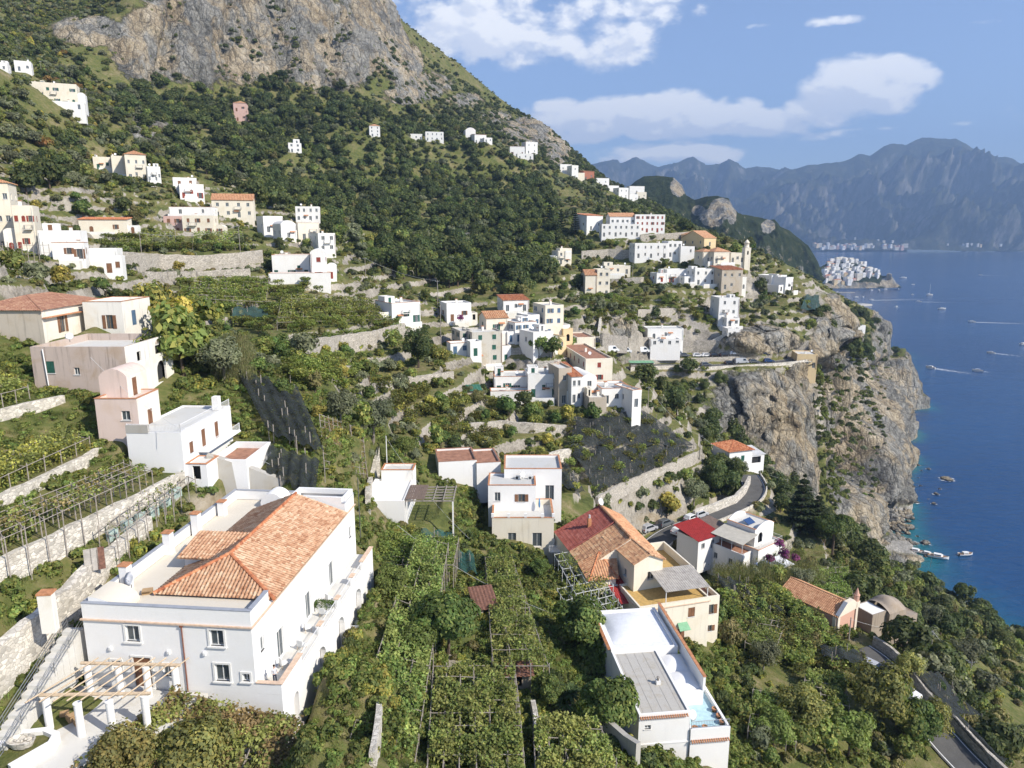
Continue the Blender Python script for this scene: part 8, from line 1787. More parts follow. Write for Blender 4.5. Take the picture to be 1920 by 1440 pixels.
# ---- cars
def car_meshes(kind, paint):
    L, W_, Hb, Hc = (4.1, 1.75, .78, 1.48) if kind == 'car' else ((4.4, 1.85, .95, 1.66) if kind == 'suv' else (5.2, 1.95, 1.0, 2.15))
    out = {}
    mb = MB(); m = MAT[paint]; x = L/2; w = W_/2
    if kind == 'van': prof = [(-x, .3), (-x, 1.95), (-x+.25, Hc), (x-1.35, Hc), (x-.75, 1.25), (x-.05, .98), (x, .75), (x, .3)]
    else: prof = [(-x, .3), (-x, Hb), (-x+.12, Hb+.06), (-x+.5, Hc-.06), (-x+.85, Hc), (x-1.75, Hc), (x-1.0, Hb+.12), (x-.12, Hb-.06), (x, .6), (x, .3)]
    n = len(prof); rings = []
    for (yy, k) in ((-w, .0), (-w*.93, 1.), (w*.93, 1.), (w, .0)):
        for (px, pz) in prof:
            tz = pz if k or pz <= Hb+.1 else Hb+.1+(pz-Hb-.1)*.75
            y2 = yy if pz <= Hb+.1 else yy*(1-.22*(pz-Hb-.1)/(Hc-Hb)); rings.append((px, y2, tz if k else min(tz, pz)))
    mb.add(rings, [(r*n+i, r*n+(i+1) % n, (r+1)*n+(i+1) % n, (r+1)*n+i) for r in range(3) for i in range(n)]+[tuple(range(n))[::-1], tuple(3*n+i for i in range(n))], m); out['body'] = mb.mesh('body', False)
    g_ = MAT['carglass']; mb = MB()
    zc0, zc1 = (1.2, Hc-.25) if kind == 'van' else (Hb+.14, Hc-.1)
    for s in (-1, 1):
        y0, y1 = s*(w*.955), s*(w*.84)
        if kind == 'van': mb.add([(x-2.3, s*(w+.01), zc0), (x-1.0, s*(w+.01), zc0), (x-1.4, s*(w*.86+.02), zc1), (x-2.3, s*(w*.86+.02), zc1)], [(0, 1, 2, 3)], g_)
        else: mb.add([(-x+.45, s*(w+.012), zc0), (x-1.2, s*(w+.012), zc0), (x-1.75, s*(w*.84+.03), zc1), (-x+.75, s*(w*.84+.03), zc1)], [(0, 1, 2, 3)], g_)
    if kind == 'van': mb.add([(x-.80, -w*.8, 1.3), (x-.80, w*.8, 1.3), (x-1.32, w*.74, Hc-.12), (x-1.32, -w*.74, Hc-.12)], [(0, 1, 2, 3)], g_)
    else:
        mb.add([(x-1.02, -w*.8, Hb+.17), (x-1.02, w*.8, Hb+.17), (x-1.7, w*.72, Hc-.03), (x-1.7, -w*.72, Hc-.03)], [(0, 1, 2, 3)], g_)
        mb.add([(-x+.2, -w*.78, Hb+.14), (-x+.2, w*.78, Hb+.14), (-x+.52, w*.7, Hc-.1), (-x+.52, -w*.7, Hc-.1)], [(3, 2, 1, 0)], g_)
    out['glazing'] = mb.mesh('windscreen')
    mb = MB(); mb.lathe([(.31, -.1), (.31, .1)], MAT['rubber'], 14); mb.lathe([(.19, -.105), (.19, .105)], MAT['steel'], 10); mb.xform(Matrix.Rotation(math.pi/2, 4, 'X')); out['wheel'] = mb.mesh('wheel')
    mb = MB(); mb.box(-.03, -.18, -.08, .03, .18, .08, MAT['lamp_white']); out['headlight'] = mb.mesh('headlight')
    mb = MB(); mb.box(-.03, -.12, -.14, .03, .12, .14, MAT['lamp_red']); out['tail_light'] = mb.mesh('tail_light')
    out['dim'] = (L, W_, Hb); return out
_cars = {}
def car(kind, paint, p, rz, label, group=None):
    if (kind, paint) not in _cars: _cars[(kind, paint)] = car_meshes(kind, paint)
    q = _cars[(kind, paint)]; L, W_, Hb = q['dim']
    r = empty('van' if kind == 'van' else 'car', (p[0], p[1], p[2]+.03), rz, label, 'van' if kind == 'van' else 'car', group)
    link('body', q['body'], r); link('glazing', q['glazing'], r)
    for sx in (-1, 1):
        for sy in (-1, 1): link('wheel', q['wheel'], r, (sx*L*.31, sy*(W_/2-.08), .31))
    for sy in (-1, 1): link('headlight', q['headlight'], r, (L/2+.0, sy*W_*.34, Hb-.2)); link('tail_light', q['tail_light'], r, (-L/2-.0, sy*W_*.38, Hb-.05))
def road_z(p, L):
    d = min(L, key=lambda q: (q[0]-p[0])**2+(q[1]-p[1])**2); return d[2]
def cdir(u, v, du, dv): a, b = G_(u, v), G_(u+du, v+dv); return math.atan2(b.y-a.y, b.x-a.x)
for (u, v, k, c, rz, lb) in ((1216,996,'suv','car_silver',.5,'silver estate car parked first in the row under the golden tree'),(1233,992,'car','car_black',.5,'black car parked between the silver estate and the grey car'),(1247,987,'suv','car_grey',.5,'dark grey car parked last in the row beside the bend'),(1273,1001,'suv','car_white',.62,'white car driving round the bend of the coast road'),(1296,976,'car','car_white',.55,'small white car parked on the verge below the stone bank'),(1312,970,'suv','car_silver',.5,'silver car parked ahead of the small white one on the verge')):
    p = G_(u, v); car(k, c, (p.x, p.y, road_z(p, ROAD2) if abs(v-1001) < 2 else p.z+.1), rz+math.radians(8), lb)
p = G_(1693, 1306); car('suv', 'car_white', (p.x, p.y, road_z(p, ROAD1)), -.95, 'white estate car parked on the lower road beneath the brown tree')
p = G_(1648, 1262); car('car', 'car_silver', (p.x-.8, p.y, road_z(p, ROAD1)), -.95, 'pale car half hidden by branches on the lower road')
park = [(1146,660,'van','car_white'),(1171,662,'van','car_white'),(1188,663,'car','car_black'),(1204,664,'van','car_white'),(1222,665,'van','car_white'),(1248,667,'van','car_white'),(1269,668,'van','car_silver'),(1283,669,'car','car_grey'),(1308,669,'car','car_white'),(1325,669,'car','car_white'),(1340,669,'car','car_black'),(1358,670,'car','car_black'),(1376,669,'car','car_white'),(1394,668,'car','car_silver'),(1433,667,'car','car_black'),(1447,667,'car','car_white'),(1460,667,'car','car_silver')]
cn = {'car_white': 'white', 'car_black': 'black', 'car_silver': 'silver', 'car_grey': 'dark grey', 'car_blue': 'blue', 'car_red': 'red'}
for (u, v, k, c) in park: p = G_(u, v); car(k, c, (p.x, p.y, p.z), .12+rnd.uniform(-.1, .1), '%s %s parked under the wall of the cliff road' % (cn[c], 'delivery van' if k == 'van' else 'car'), '%s %ss parked under the cliff road wall' % (cn[c], 'van' if k == 'van' else 'car'))
for (u, v, k, c, lb) in ((1390,682,'van','car_silver','silver minibus driving along the rim of the sea cliff'),(1368,684,'car','car_black','black car following the silver minibus'),(1413,681,'car','car_grey','dark grey car ahead of the silver minibus on the cliff road'),(1441,680,'car','car_blue','blue car on the cliff road near the yellow curved house'),(1323,687,'car','car_grey','dark car at the start of the cliff road'),(1288,690,'car','car_silver','silver car at the tail of the traffic on the cliff road')): p = G_(u, v); car(k, c, (p.x, p.y, road_z(p, ROAD3)), .1, lb)
# ---- poles and cables
def pole(u, v, h_, label, arm=True, mat='greywood', r=.11):
    p = G_(u, v); root = empty('utility_pole', p, rnd.uniform(0, 3), label, 'pole'); mb = MB(); mb.tube([(0, 0, -.5), (0, 0, h_)], [r, r*.7], MAT[mat], 8); mb.build('mast', root)
    if arm:
        part(root, 'crossarm', lambda mb: mb.box(-.7, -.05, h_-.5, .7, .05, h_-.4, MAT['steel']))
        for x in (-.6, 0, .6): part(root, 'insulator', lambda mb: mb.lathe([(.03, 0), (.05, .04), (.03, .08), (.05, .12), (.02, .16)], MAT['trim'], 6, (x, 0, h_-.4)))
    return p+Vector((0, 0, h_-.3))
def cable(a, b, sag, label, r=.022):
    a, b = Vector(a), Vector(b); pts = [a+(b-a)*(i/14)-Vector((0, 0, sag*4*(i/14)*(1-i/14))) for i in range(15)]; mb = MB(); mb.tube([p-a for p in pts], r, MAT['plasticgrey'], 4); tag(mb.build('power_cable', None, False, a), label, 'cable')
t1 = pole(727, 908, 7.6, 'tall white pole standing beside the lane behind the big white house', False, 'whitemetal', .09)
t2 = pole(676, 1010, 8.0, 'steel lamp pole rising at the rear corner of the big white house', False, 'steel', .07)
t3 = pole(821, 578, 9, 'wooden pole above the cube house with green shutters'); t4 = pole(827, 652, 12, 'tall wooden pole beside the white annex of the palazzo')
t5 = pole(686, 528, 8, 'wooden pole by the terrace wall above the cube house'); t6 = pole(264, 282, 8, 'wooden pole below the small rock outcrop'); t6b = pole(271, 284, 7, 'second wooden pole below the small rock outcrop')
t7 = pole(164, 200, 9, 'pale pole beside the long pale yellow house'); t8 = pole(79, 145, 8, 'thin pole beside the small white cottage'); t9 = pole(451, 478, 9, 'pale pole before the terrace nets under the farmhouse'); t9b = pole(268, 500, 9, 'pale pole beside the long retaining wall'); t10 = pole(65, 470, 13, 'pale pole rising against the tall cream house', False)
t11 = pole(1311, 862, 7, 'steel pole at the corner of the black netted vineyard', True, 'steel'); t12 = pole(1474, 935, 7, 'concrete pole on the slope above the awning villa', True, 'concrete'); t13 = pole(1742, 1243, 7, 'concrete pole beside the domed ruin', True, 'concrete'); t14 = pole(1590, 1212, 5, 'slim wooden pole at the church corner', False); t15 = pole(1743, 1075, 8, 'lone pole against the sea below the cedar', False)
t16 = pole(1215, 765, 6, 'wooden pole at the end of the spur beside the low white house'); t17 = pole(1186, 520, 8, 'wooden pole by the low cream row house'); t18 = pole(1243, 498, 9, 'wooden pole before the long white house'); t19 = pole(1815, 1290, 6, 'wooden pole on the slope below the domed ruin')
for a, b, s, lb in ((t1, Vector(pix(880, 1010, 100)), 1.0, 'cable sagging from the white pole towards the courtyard house'), (Vector(pix(745, 985, 96)), Vector(pix(1190, 1190, 84)), 2.6, 'cable crossing the gardens from the slat roofed house to the long white villa'), (t11, t12, 2.0, 'cable from the netted vineyard pole to the road pole'), (t16, t11, 2.0, 'cable from the spur pole to the netted vineyard pole'), (t14, t13, .8, 'cable from the church to the concrete pole by the ruin'), (t13, Vector(pix(1925, 1292, 120)), 1.6, 'cable running from the ruin pole down the sea slope'), (t13, t19, 1.0, 'cable dropping from the ruin pole to the lower wooden pole'), (t3, t5, 1.2, 'cable above the cube house'), (t3, t4, 1.0, 'cable beside the palazzo annex'), (t9b, t9, 1.8, 'cable along the long retaining wall'), (Vector(pix(170, 670, 84)), Vector(pix(330, 800, 76)), .6, 'cable across the front of the old pink house'), (Vector(pix(490, 862, 84)), Vector(pix(655, 915, 98)), .8, 'cable over the black nets')):
    cable(a, b, s, lb)
# ---- small buildings and garden things
def shed(name, label, u, v, D, yaw, w_, d_, h_, wall, roofm, tilt=.18, n=14):
    x, y, z = pix(u, v, D); r = empty(name, (x, y, z), math.radians(yaw), label, 'shed'); block(r, Matrix.Identity(4), w_, d_, h_, wall, 'none', {'S': [(w_*.5, .1, min(1.0, w_*.3), min(2.0, h_*.8), 0, 'none')]}, True, D, foot=3)
    corr(r, 'roof', [(-w_/2-.4, -.5, h_), (w_/2+.4, -.5, h_), (w_/2+.4, d_+.4, h_+tilt*d_), (-w_/2-.4, d_+.4, h_+tilt*d_)], roofm, n)
shed('garden_shed', 'stone hut with green tin roof beside the vine terrace', 885, 760, 168, 12, 4.2, 3.4, 3.6, 'stone', 'greentin')
shed('garden_shed', 'hut with orange tin roof among the vines above the black nets', 541, 748, 122, -14, 4.2, 3.0, 1.8, 'terracotta', 'terracotta', .25)
shed('garden_shed', 'low shed with faded pink roof in the middle garden', 912, 1165, 84, 14, 2.2, 3.6, 1.8, 'stone', 'rust', .2)
shed('garden_shed', 'small brown shed under the narrow green pergola', 972, 1290, 72, 4, 2.4, 1.6, 1.6, 'stone', 'rust', .1)
shed('bus_shelter', 'open shelter with pale green roof below the parked vans', 1204, 690, 252, 2, 8.0, 3.0, 1.9, 'darkstone', 'palegreentin', .05)
shed('market_canopy', 'long canopy with white green roof above the parking wall', 1146, 634, 262, 2, 7.6, 3.0, 1.6, 'whiteold', 'palegreentin', .05)
shed('stable', 'dark wooden barn among the vine terraces below the retaining wall', 325, 565, 172, 10, 5, 3.5, 2.0, 'greywood', 'greywood', .1)
shed('beach_hut', 'pale roofed hut above the pebble beach', 1626, 1000, 335, 30, 6, 5, 2.2, 'stone', 'whitemetal', .1)
shed('glasshouse', 'long low white tin roof below the awning villa', 1462, 1078, 140, 30, 6.5, 3.0, 1.6, 'stone', 'whitemetal', .1)
bt = empty('bell_tower', pix(1401, 494, 330), math.radians(12), 'small cream bell tower with rounded cap beside the lime tree', 'tower')
block(bt, Matrix.Identity(4), 2.9, 2.9, 7.2, 'cream', 'none', {'S': [(1.45, 4.0, .8, 1.8, 1, 'none')], 'E': [(1.45, 4.0, .8, 1.8, 1, 'none')]}, True, 300, foot=4)
part(bt, 'belfry', lambda mb: mb.lathe([(1.35, 0), (1.35, .2), (1.1, .25), (1.1, 2.0), (1.3, 2.1), (1.2, 2.4), (.75, 3.1), (.15, 3.6), (.05, 4.0)], MAT['cream'], 14, (0, 1.45, 7.2)), True)
ka = empty('roadside_kiosk', G_(1422, 668), .1, 'small red kiosk beside the cars on the cliff road', 'kiosk'); part(ka, 'cabin', lambda mb: mb.box(-.8, -.6, 0, .8, .6, 2.0, MAT['cloth_red'])); part(ka, 'roof', lambda mb: mb.box(-.95, -.75, 2.003, .95, .75, 2.12, MAT['trim']))
for i in range(6):
    t = i/5; x, y = -38.2+t*1.5, 63.5+t*10; r = empty('air_conditioner', (x, y, float(Hz(x, y))), math.radians(70), 'grey green air conditioning unit in the row behind the big white house', 'air conditioner', 'air conditioning units behind the big white house')
    part(r, 'casing', lambda mb: mb.box(-.55, -.22, .1, .55, .22, 1.15, MAT['acgreen'])); part(r, 'fan_grille', lambda mb: [mb.tube([(.0, -.235, .62), (.38*math.cos(k*math.pi/6), -.235, .62+.38*math.sin(k*math.pi/6))], .012, MAT['dark'], 3) for k in range(12)]); part(r, 'foot', lambda mb: mb.box(-.5, -.2, -.3, .5, .2, .1, MAT['concrete']))
def pot_plant(loc, s, kind, label, group=None):
    r = empty('potted_plant', loc, rnd.uniform(0, 6), label, 'plant', group); mb = MB(); mb.lathe([(.2, 0), (.26, .32), (.29, .34), (.29, .4), (.24, .4), (.22, .36), (.02, .35)], MAT['terracotta'], 12); mb.build('pot', r, True); c = link('foliage', TREE[kind][0], r); c.location = (0, 0, .0 if kind == 'cycad' else .3); c.scale = (s, s, s)
h6m = Matrix.Translation(h6.location) @ Matrix.Rotation(math.radians(6.5), 4, 'Z'); h4m = Matrix.Translation(h4.location)
pot_plant(h6m @ Vector((4.4, 5.3, 3.8)), .8, 'cycad', 'large cycad in a clay pot on the pale blue terrace')
for (x, y) in ((5.2, 4.4), (6.2, 2.8), (6.25, 1.8), (6.2, .9), (3.2, .3), (4.2, .3)): pot_plant(h6m @ Vector((x, y, 3.8)), .35, 'cycad', 'small potted plant along the rail of the pale blue terrace', 'small pots on the blue terrace')
for (x, y) in ((3.6, .6), (4.8, .6)): pot_plant(h4m @ Vector((x, y, 4.0)), .5, 'cycad', 'potted cycad on the balustraded terrace of the courtyard house', 'pots on the courtyard house terrace')
def hedge_mesh(nm, n, sx, sy, sz, leaf, pal, k):
    P = (vr.rand(n, 3)-.5)*np.array([sx, sy, sz]); ax_ = vr.randint(0, 3, n); N = np.zeros((n, 3)); sg = np.where(vr.rand(n) < .5, -1, 1); sg = np.where(ax_ == 2, 1, sg)
    for i in range(3): m = ax_ == i; P[m, i] = sg[m]*np.array([sx, sy, sz])[i]/2; N[m, i] = sg[m]
    V, F, C = leaves(P+vr.normal(size=(n, 3))*.04, N, leaf, palette(pal[0], n, .25, pal[1], k), 1.3, .5); return mesh_np(nm, V, F, [MAT['leaf']], False, dict(leafcol=C))
for o in list(bpy.data.objects):
    if o.name.startswith('planter'): hh = link('hedge', hedge_mesh('hedge', 700, 1.7, .65, .55, .1, (CIT[0], FRESH[0]), .3), o, (0, 0, .7))
PUR = ((.20, .025, .16), (.30, .05, .24)); vr.seed(77)
BOUG = mesh_np('bougainvillea', *crown(900, 1.2, 1.4, .7, 9, .2, PUR[0], PUR[1], .4, 77)[:2], [MAT['leaf']]); _v, _f, _c = crown(900, 1.2, 1.4, .7, 9, .2, PUR[0], (.06, .09, .02), .18, 77); BOUG = mesh_np('bougainvillea', _v, _f, [MAT['leaf']], False, dict(leafcol=_c))
for (u, v, D, s, lb) in ((1442,1052,139,1.0,'purple bougainvillea at the foot of the awning villa'),(1470,1046,139,1.2,'broad purple bougainvillea beside the awning villa steps'),(1462,1025,140,1.0,'purple bougainvillea climbing the awning villa wall'),(1490,1050,139,.9,'small purple bougainvillea below the awning villa balcony'),(864,600,219,1.1,'magenta bougainvillea beside the shaded porch house'),(873,628,205,.8,'dark magenta bougainvillea above the palazzo annex')):
    r = empty('bougainvillea', pix(u, v, D), rnd.uniform(0, 6), lb, 'shrub'); r.scale = (s, s, s*.9); link('flowers', BOUG, r); part(r, 'stem', lambda mb: mb.tube([(0, 0, -1.0), (.1, 0, .6)], .06, MAT['bark'], 5))
def parasol(loc, label):
    r = empty('parasol', loc, 0, label, 'parasol'); part(r, 'pole', lambda mb: mb.tube([(0, 0, 0), (0, 0, 2.3)], .03, MAT['whitemetal'], 6)); part(r, 'folded_canopy', lambda mb: mb.lathe([(.05, .75), (.13, .9), (.16, 1.4), (.07, 2.25), (.01, 2.35)], MAT['cloth_blue'], 8), True)
parasol(h4m @ Vector((2.9, 4.6, 4.0)), 'folded blue parasol on the terrace of the courtyard house')
for i in range(3): r = empty('cardboard_box', (-34.0+i*.7, 47.6-.3*i, 114.0), rnd.uniform(0, 1), 'brown cardboard box left under the white column pergola', 'box', 'boxes under the white column pergola'); part(r, 'carton', lambda mb: mb.box(-.3, -.25, 0, .3, .25, .5, MAT['cardboard'])); part(r, 'flap', lambda mb: roof_quad(mb, [(-.3, -.27, .5), (.3, -.27, .5), (.3, -.45, .62), (-.3, -.45, .62)], MAT['cardboard'], .01))
for (x, y, z, lb) in ((-11.0, 4.0, 11.45, 'cardboard carton on the roof terrace beside the satellite dish'),): r = empty('cardboard_box', h1m @ Vector((x, y, z)), .3, lb, 'box'); part(r, 'carton', lambda mb: mb.box(-.4, -.3, 0, .4, .3, .35, MAT['cardboard'])); part(r, 'flap', lambda mb: roof_quad(mb, [(-.4, -.32, .35), (.4, -.32, .35), (.4, -.6, .42), (-.4, -.6, .42)], MAT['cardboard'], .01))
st2 = empty('stacked_chairs', h1m @ Vector((3.0, 16.5, .6)), .2, 'stack of white slatted loungers beside the balcony arches', 'lounger')
for k in range(4): part(st2, 'lounger_frame', lambda mb: mb.box(-.9, -.35, .15+k*.28, .9, .35, .22+k*.28, MAT['shutter_white']))
sp = empty('garden_pier', pix(92, 1150, 55), .1, 'white masonry pier with brick cap beside the stone bank', 'pier'); part(sp, 'shaft', lambda mb: mb.prism([(-.5, -.4), (.5, -.4), (.42, .4), (-.42, .4)], -1.5, 1.7, MAT['whiteold'])); part(sp, 'cap', lambda mb: mb.box(-.55, -.45, 1.703, .55, .45, 1.85, MAT['terracotta']))
sm = empty('metal_sheets', (-37.2, 58.5, 120.9), .5, 'rusty corrugated sheets leaning on the stone bank wall', 'sheets')
for k in range(3): part(sm, 'sheet', lambda mb: roof_quad(mb, [(k*.5-.7, -.5, 0), (k*.5-.1, -.5, 0), (k*.5-.1, 0, 1.9), (k*.5-.7, 0, 1.9)], MAT['rust' if k == 2 else 'greytin'], .04))
wall_line('concrete_ramp', 'sloping concrete stair wall below the white balcony house', [(-35.2, 78.5, 122.6), (-31, 79.2, 121.0), (-27, 80.0, 119.0)], 2.6, 1.0, 'concrete', 2.0, cat='stairs', uneven=.02)
# ---- sea: rocks, boats, wakes
def rock_mesh(seed, n=3):
    bm = bmesh.new(); bmesh.ops.create_icosphere(bm, subdivisions=n, radius=1); co = np.array([v.co[:] for v in bm.verts]); d = fbm(co[:, 0]*1.3+seed, co[:, 1]*1.3, co[:, 2]*1.3, 4, ridged=True)
    for v, k in zip(bm.verts, d): v.co *= .75+.42*float(k)
    me = bpy.data.meshes.new('rock'); bm.to_mesh(me); bm.free(); me.materials.append(MAT['searock']); return me
m, nt, p, g = newmat('searock'); pos = g.geo(); c_, h_ = rock_nodes(g, g.vmath('SCALE', pos, sc_=3.0)); spz = nt.nodes.new('ShaderNodeSeparateXYZ'); lk(nt, pos, spz.inputs[0]); lk(nt, g.mix(g.step(spz.outputs[2], 1.2, .2), c_, (.045, .042, .036)), p.inputs['Base Color']); p.inputs['Roughness'].default_value = .85; lk(nt, g.bump(h_, .8, .5), p.inputs['Normal'])
RK = [rock_mesh(i*3.7) for i in range(5)]
def foam_ring(x, y, r0, n=22):
    pts = []; fo = []
    for k in range(n):
        a = k*2*math.pi/n
        for q, f in ((.75, .55), (1.25, .45), (1.8, .0)): pts.append((x+math.cos(a)*r0*q*1.1, y+math.sin(a)*r0*q, .03)); fo.append(f*rnd.uniform(.5, 1.1))
    F = [(k*3+j, k*3+j+1, ((k+1) % n)*3+j+1, ((k+1) % n)*3+j) for k in range(n) for j in range(2)]
    return np.array(pts), np.array(F), np.array(fo)
rocks = [(1775,898,11,'large grey rock standing alone in the sea'),(1709,866,7,'flat reef rock near the cliff foot'),(1698,858,4,None),(1722,872,3.5,None),(1741,879,4,None),(1728,882,2.5,None),(1726,910,3,None),(1712,915,2.5,None),(1762,916,3,None),(1755,926,5,None),(1717,941,6,'dark rock off the beach headland'),(1751,944,4.5,None),(1740,935,2,None),(1690,978,7,'big boulder at the beach edge'),(1708,988,8,'long grey boulder at the beach edge'),(1700,970,5,None),(1676,968,5,None),(1712,1018,9,'tall boulder standing beyond the pebble beach'),(1735,1018,9,'second tall boulder beyond the pebble beach'),(1690,1000,4,None),(1672,985,3.5,None),(1685,990,3,None),(1698,1000,3,None),(1720,1005,3,None),(1700,1025,4,None),(1664,958,5,None),(1690,950,3,None),(1704,905,2.5,None),(1735,1043,4,None),(1722,895,2,None)]
fp, ff, fw, off = [], [], [], 0
for i, (u, v, wpx, lb) in enumerate(rocks):
    x, y, z = pix_z(u, v, .2); D = y*CP+150*SP; r = wpx*D/FPX*.85; o = link('sea_rock', RK[i % 5], None, (x, y, -.1*r), rnd.uniform(0, 6)); o.scale = (r*1.25, r, r*rnd.uniform(.6, 1.0)); tag(o, lb or 'small dark rock breaking the water under the cliffs', 'rock', None if lb else 'rocks awash under the cliffs')
    a, b, c_ = foam_ring(x, y, r*1.15); fp.append(a); ff.append(b+off); fw.append(c_); off += len(a)
tag(link('surf', mesh_np('surf', np.concatenate(fp), np.concatenate(ff), [MAT['foam']], True, dict(foam=np.concatenate(fw)))), 'white foam washing round the rocks', 'foam', kind='stuff')
bp = []
for _ in range(240):
    u, v = rnd.uniform(1630, 1712), rnd.uniform(955, 1015); h_ = hit(u, v, 250)
    if h_ and h_[2] < 6: bp.append((h_[0], h_[1], max(h_[2], 0)))
if bp: scatter('beach_boulders', 'pale pebbles and boulders of the small beach', bp, np.zeros(len(bp), int), np.array([rnd.uniform(.3, 1.5) for _ in bp]), vr.rand(len(bp))*6, [RK[1]], 'pebbles')
def boat_meshes():
    out = {}
    mb = MB(); secs = [(-3, .95, 0), (-2.2, 1.1, 0), (0, 1.2, 0), (1.6, .95, .1), (2.6, .45, .25), (3.2, .03, .4)]; vs = []
    for (x, w_, lift) in secs: vs += [(x, -w_, .85+lift), (x, -w_*.8, .25+lift*.5), (x, 0, -.35+lift), (x, w_*.8, .25+lift*.5), (x, w_, .85+lift)]
    mb.add(vs, [(i*5+k, (i+1)*5+k, (i+1)*5+k+1, i*5+k+1) for i in range(5) for k in range(4)]+[(0, 1, 2, 3, 4)], MAT['boat_white']); out['hull'] = mb.mesh('hull')
    mb = MB(); n = 6; mb.add([(x, -w_*.94, .72+lift) for x, w_, lift in secs]+[(x, w_*.94, .72+lift) for x, w_, lift in secs], [(i, i+1, n+i+1, n+i) for i in range(n-1)], MAT['boat_wood']); out['deck'] = mb.mesh('deck')
    mb = MB(); mb.prism([(-1.2, -.75), (.9, -.7), (1.5, 0), (.9, .7), (-1.2, .75)], .7, 1.5, MAT['boat_white']); mb.box(-1.0, -.78, 1.1, .7, .78, 1.35, MAT['carglass']); out['cabin'] = mb.mesh('cabin')
    mb = MB(); mb.tube([(-.3, 0, .7), (-.3, 0, 10.5)], .09, MAT['whitemetal'], 6); mb.tube([(-.3, 0, 1.9), (-2.9, 0, 1.9)], .08, MAT['whitemetal'], 6); out['mast'] = mb.mesh('mast')
    mb = MB(); mb.tube([(-3.1, -.4, .9), (-3.1, -.4, .1)], .2, MAT['rubber'], 8); out['outboard'] = mb.mesh('outboard'); return out
BT = boat_meshes()
def boat(u, v, size, head, label, wake=0, sail=False, group=None, dark=False):
    x, y, z = pix_z(u, v, 0); r = empty('sailing_boat' if sail else 'motor_boat', (x, y, .0), head, label, 'boat', group); size *= 1.35; wake *= 1.4; s = size/6.2; r.scale = (s, s, s)
    for k in ('hull', 'deck', 'cabin', 'outboard')+(('mast',) if sail else ()): link(k, BT[k], r)
    if wake:
        n = 30; P, F, A = [], [], []; d = Vector((math.cos(head), math.sin(head), 0)); nn = Vector((-d.y, d.x, 0))
        for i in range(n+1):
            t = i/n; c = Vector((x, y, .04))-d*(t*wake-size*.3); w_ = size*.35+wake*.085*t
            for q, f in ((-1, .62*(1-t)), (-.55, .25*(1-t)), (0, .75*(1-t)**1.5), (.55, .25*(1-t)), (1, .62*(1-t))): P.append(c+nn*w_*q); A.append(f)
        F = [(i*5+k, (i+1)*5+k, (i+1)*5+k+1, i*5+k+1) for i in range(n) for k in range(4)]
        tag(link('wake', mesh_np('wake', [tuple(p) for p in P], np.array(F), [MAT['foam']], True, dict(foam=np.array(A)))), 'white wake trailing behind a speeding boat', 'wake', kind='stuff')
boat(1693,522,18,0,'broad white ferry off the old town headland'); boat(1712,534,9,.3,'small dark boat beyond the headland tower',dark=True); boat(1685,543,8,1.2,'white dinghy drifting below the headland tower'); boat(1743,554,13,.2,'sailing yacht with bare mast out in the bay',0,True); boat(1711,553,9,.9,'motor boat meeting the long wake off the harbour',30); boat(1634,563,9,3.3,'speed boat running into the harbour with a long straight wake',260); boat(1722,566,9,2.9,'speed boat with thin wake below the sailing yacht',120); boat(1681,576,9,-2.2,'boat turning in a burst of foam off the breakwater',30); boat(1766,580,12,.1,'grey launch lying still out in the bay')
boat(1822,604,9,2.85,'speed boat with long slanting wake across the bay',170); boat(1838,516,11,2.8,'fast boat with bright wake on the far water',160); boat(1858,662,7,2.3,'small boat with short pale wake below the slanting wake',70); boat(1745,690,8,2.2,'white motor boat with broad wake off the cape',90); boat(1833,696,8,2.6,'cream motor boat cruising beside the broad wake',25); boat(1918,646,9,.4,'white boat at the far edge of the bay'); boat(1674,468.9,20,0,'tiny white ferry on the far shore water')
for (u, v, l, hd, lb) in ((1810,1041,5.2,.1,'white dinghy moored alone off the beach'),(1758,1046,6.5,-.5,'white launch moored beside the boulders'),(1738,1040,5,-.6,'white skiff drawn up beside the boulders'),(1716,1035,5.5,-.5,'open boat resting between the tall boulders')): boat(u, v, l, hd, lb)
for (u, v) in ((1625,541),(1634,545),(1648,545),(1660,543),(1605,558),(1618,558),(1556,545),(1570,549)): boat(u, v, 10, rnd.uniform(0, 3), 'small craft moored in the old town harbour', 0, False, 'boats moored in the harbour')
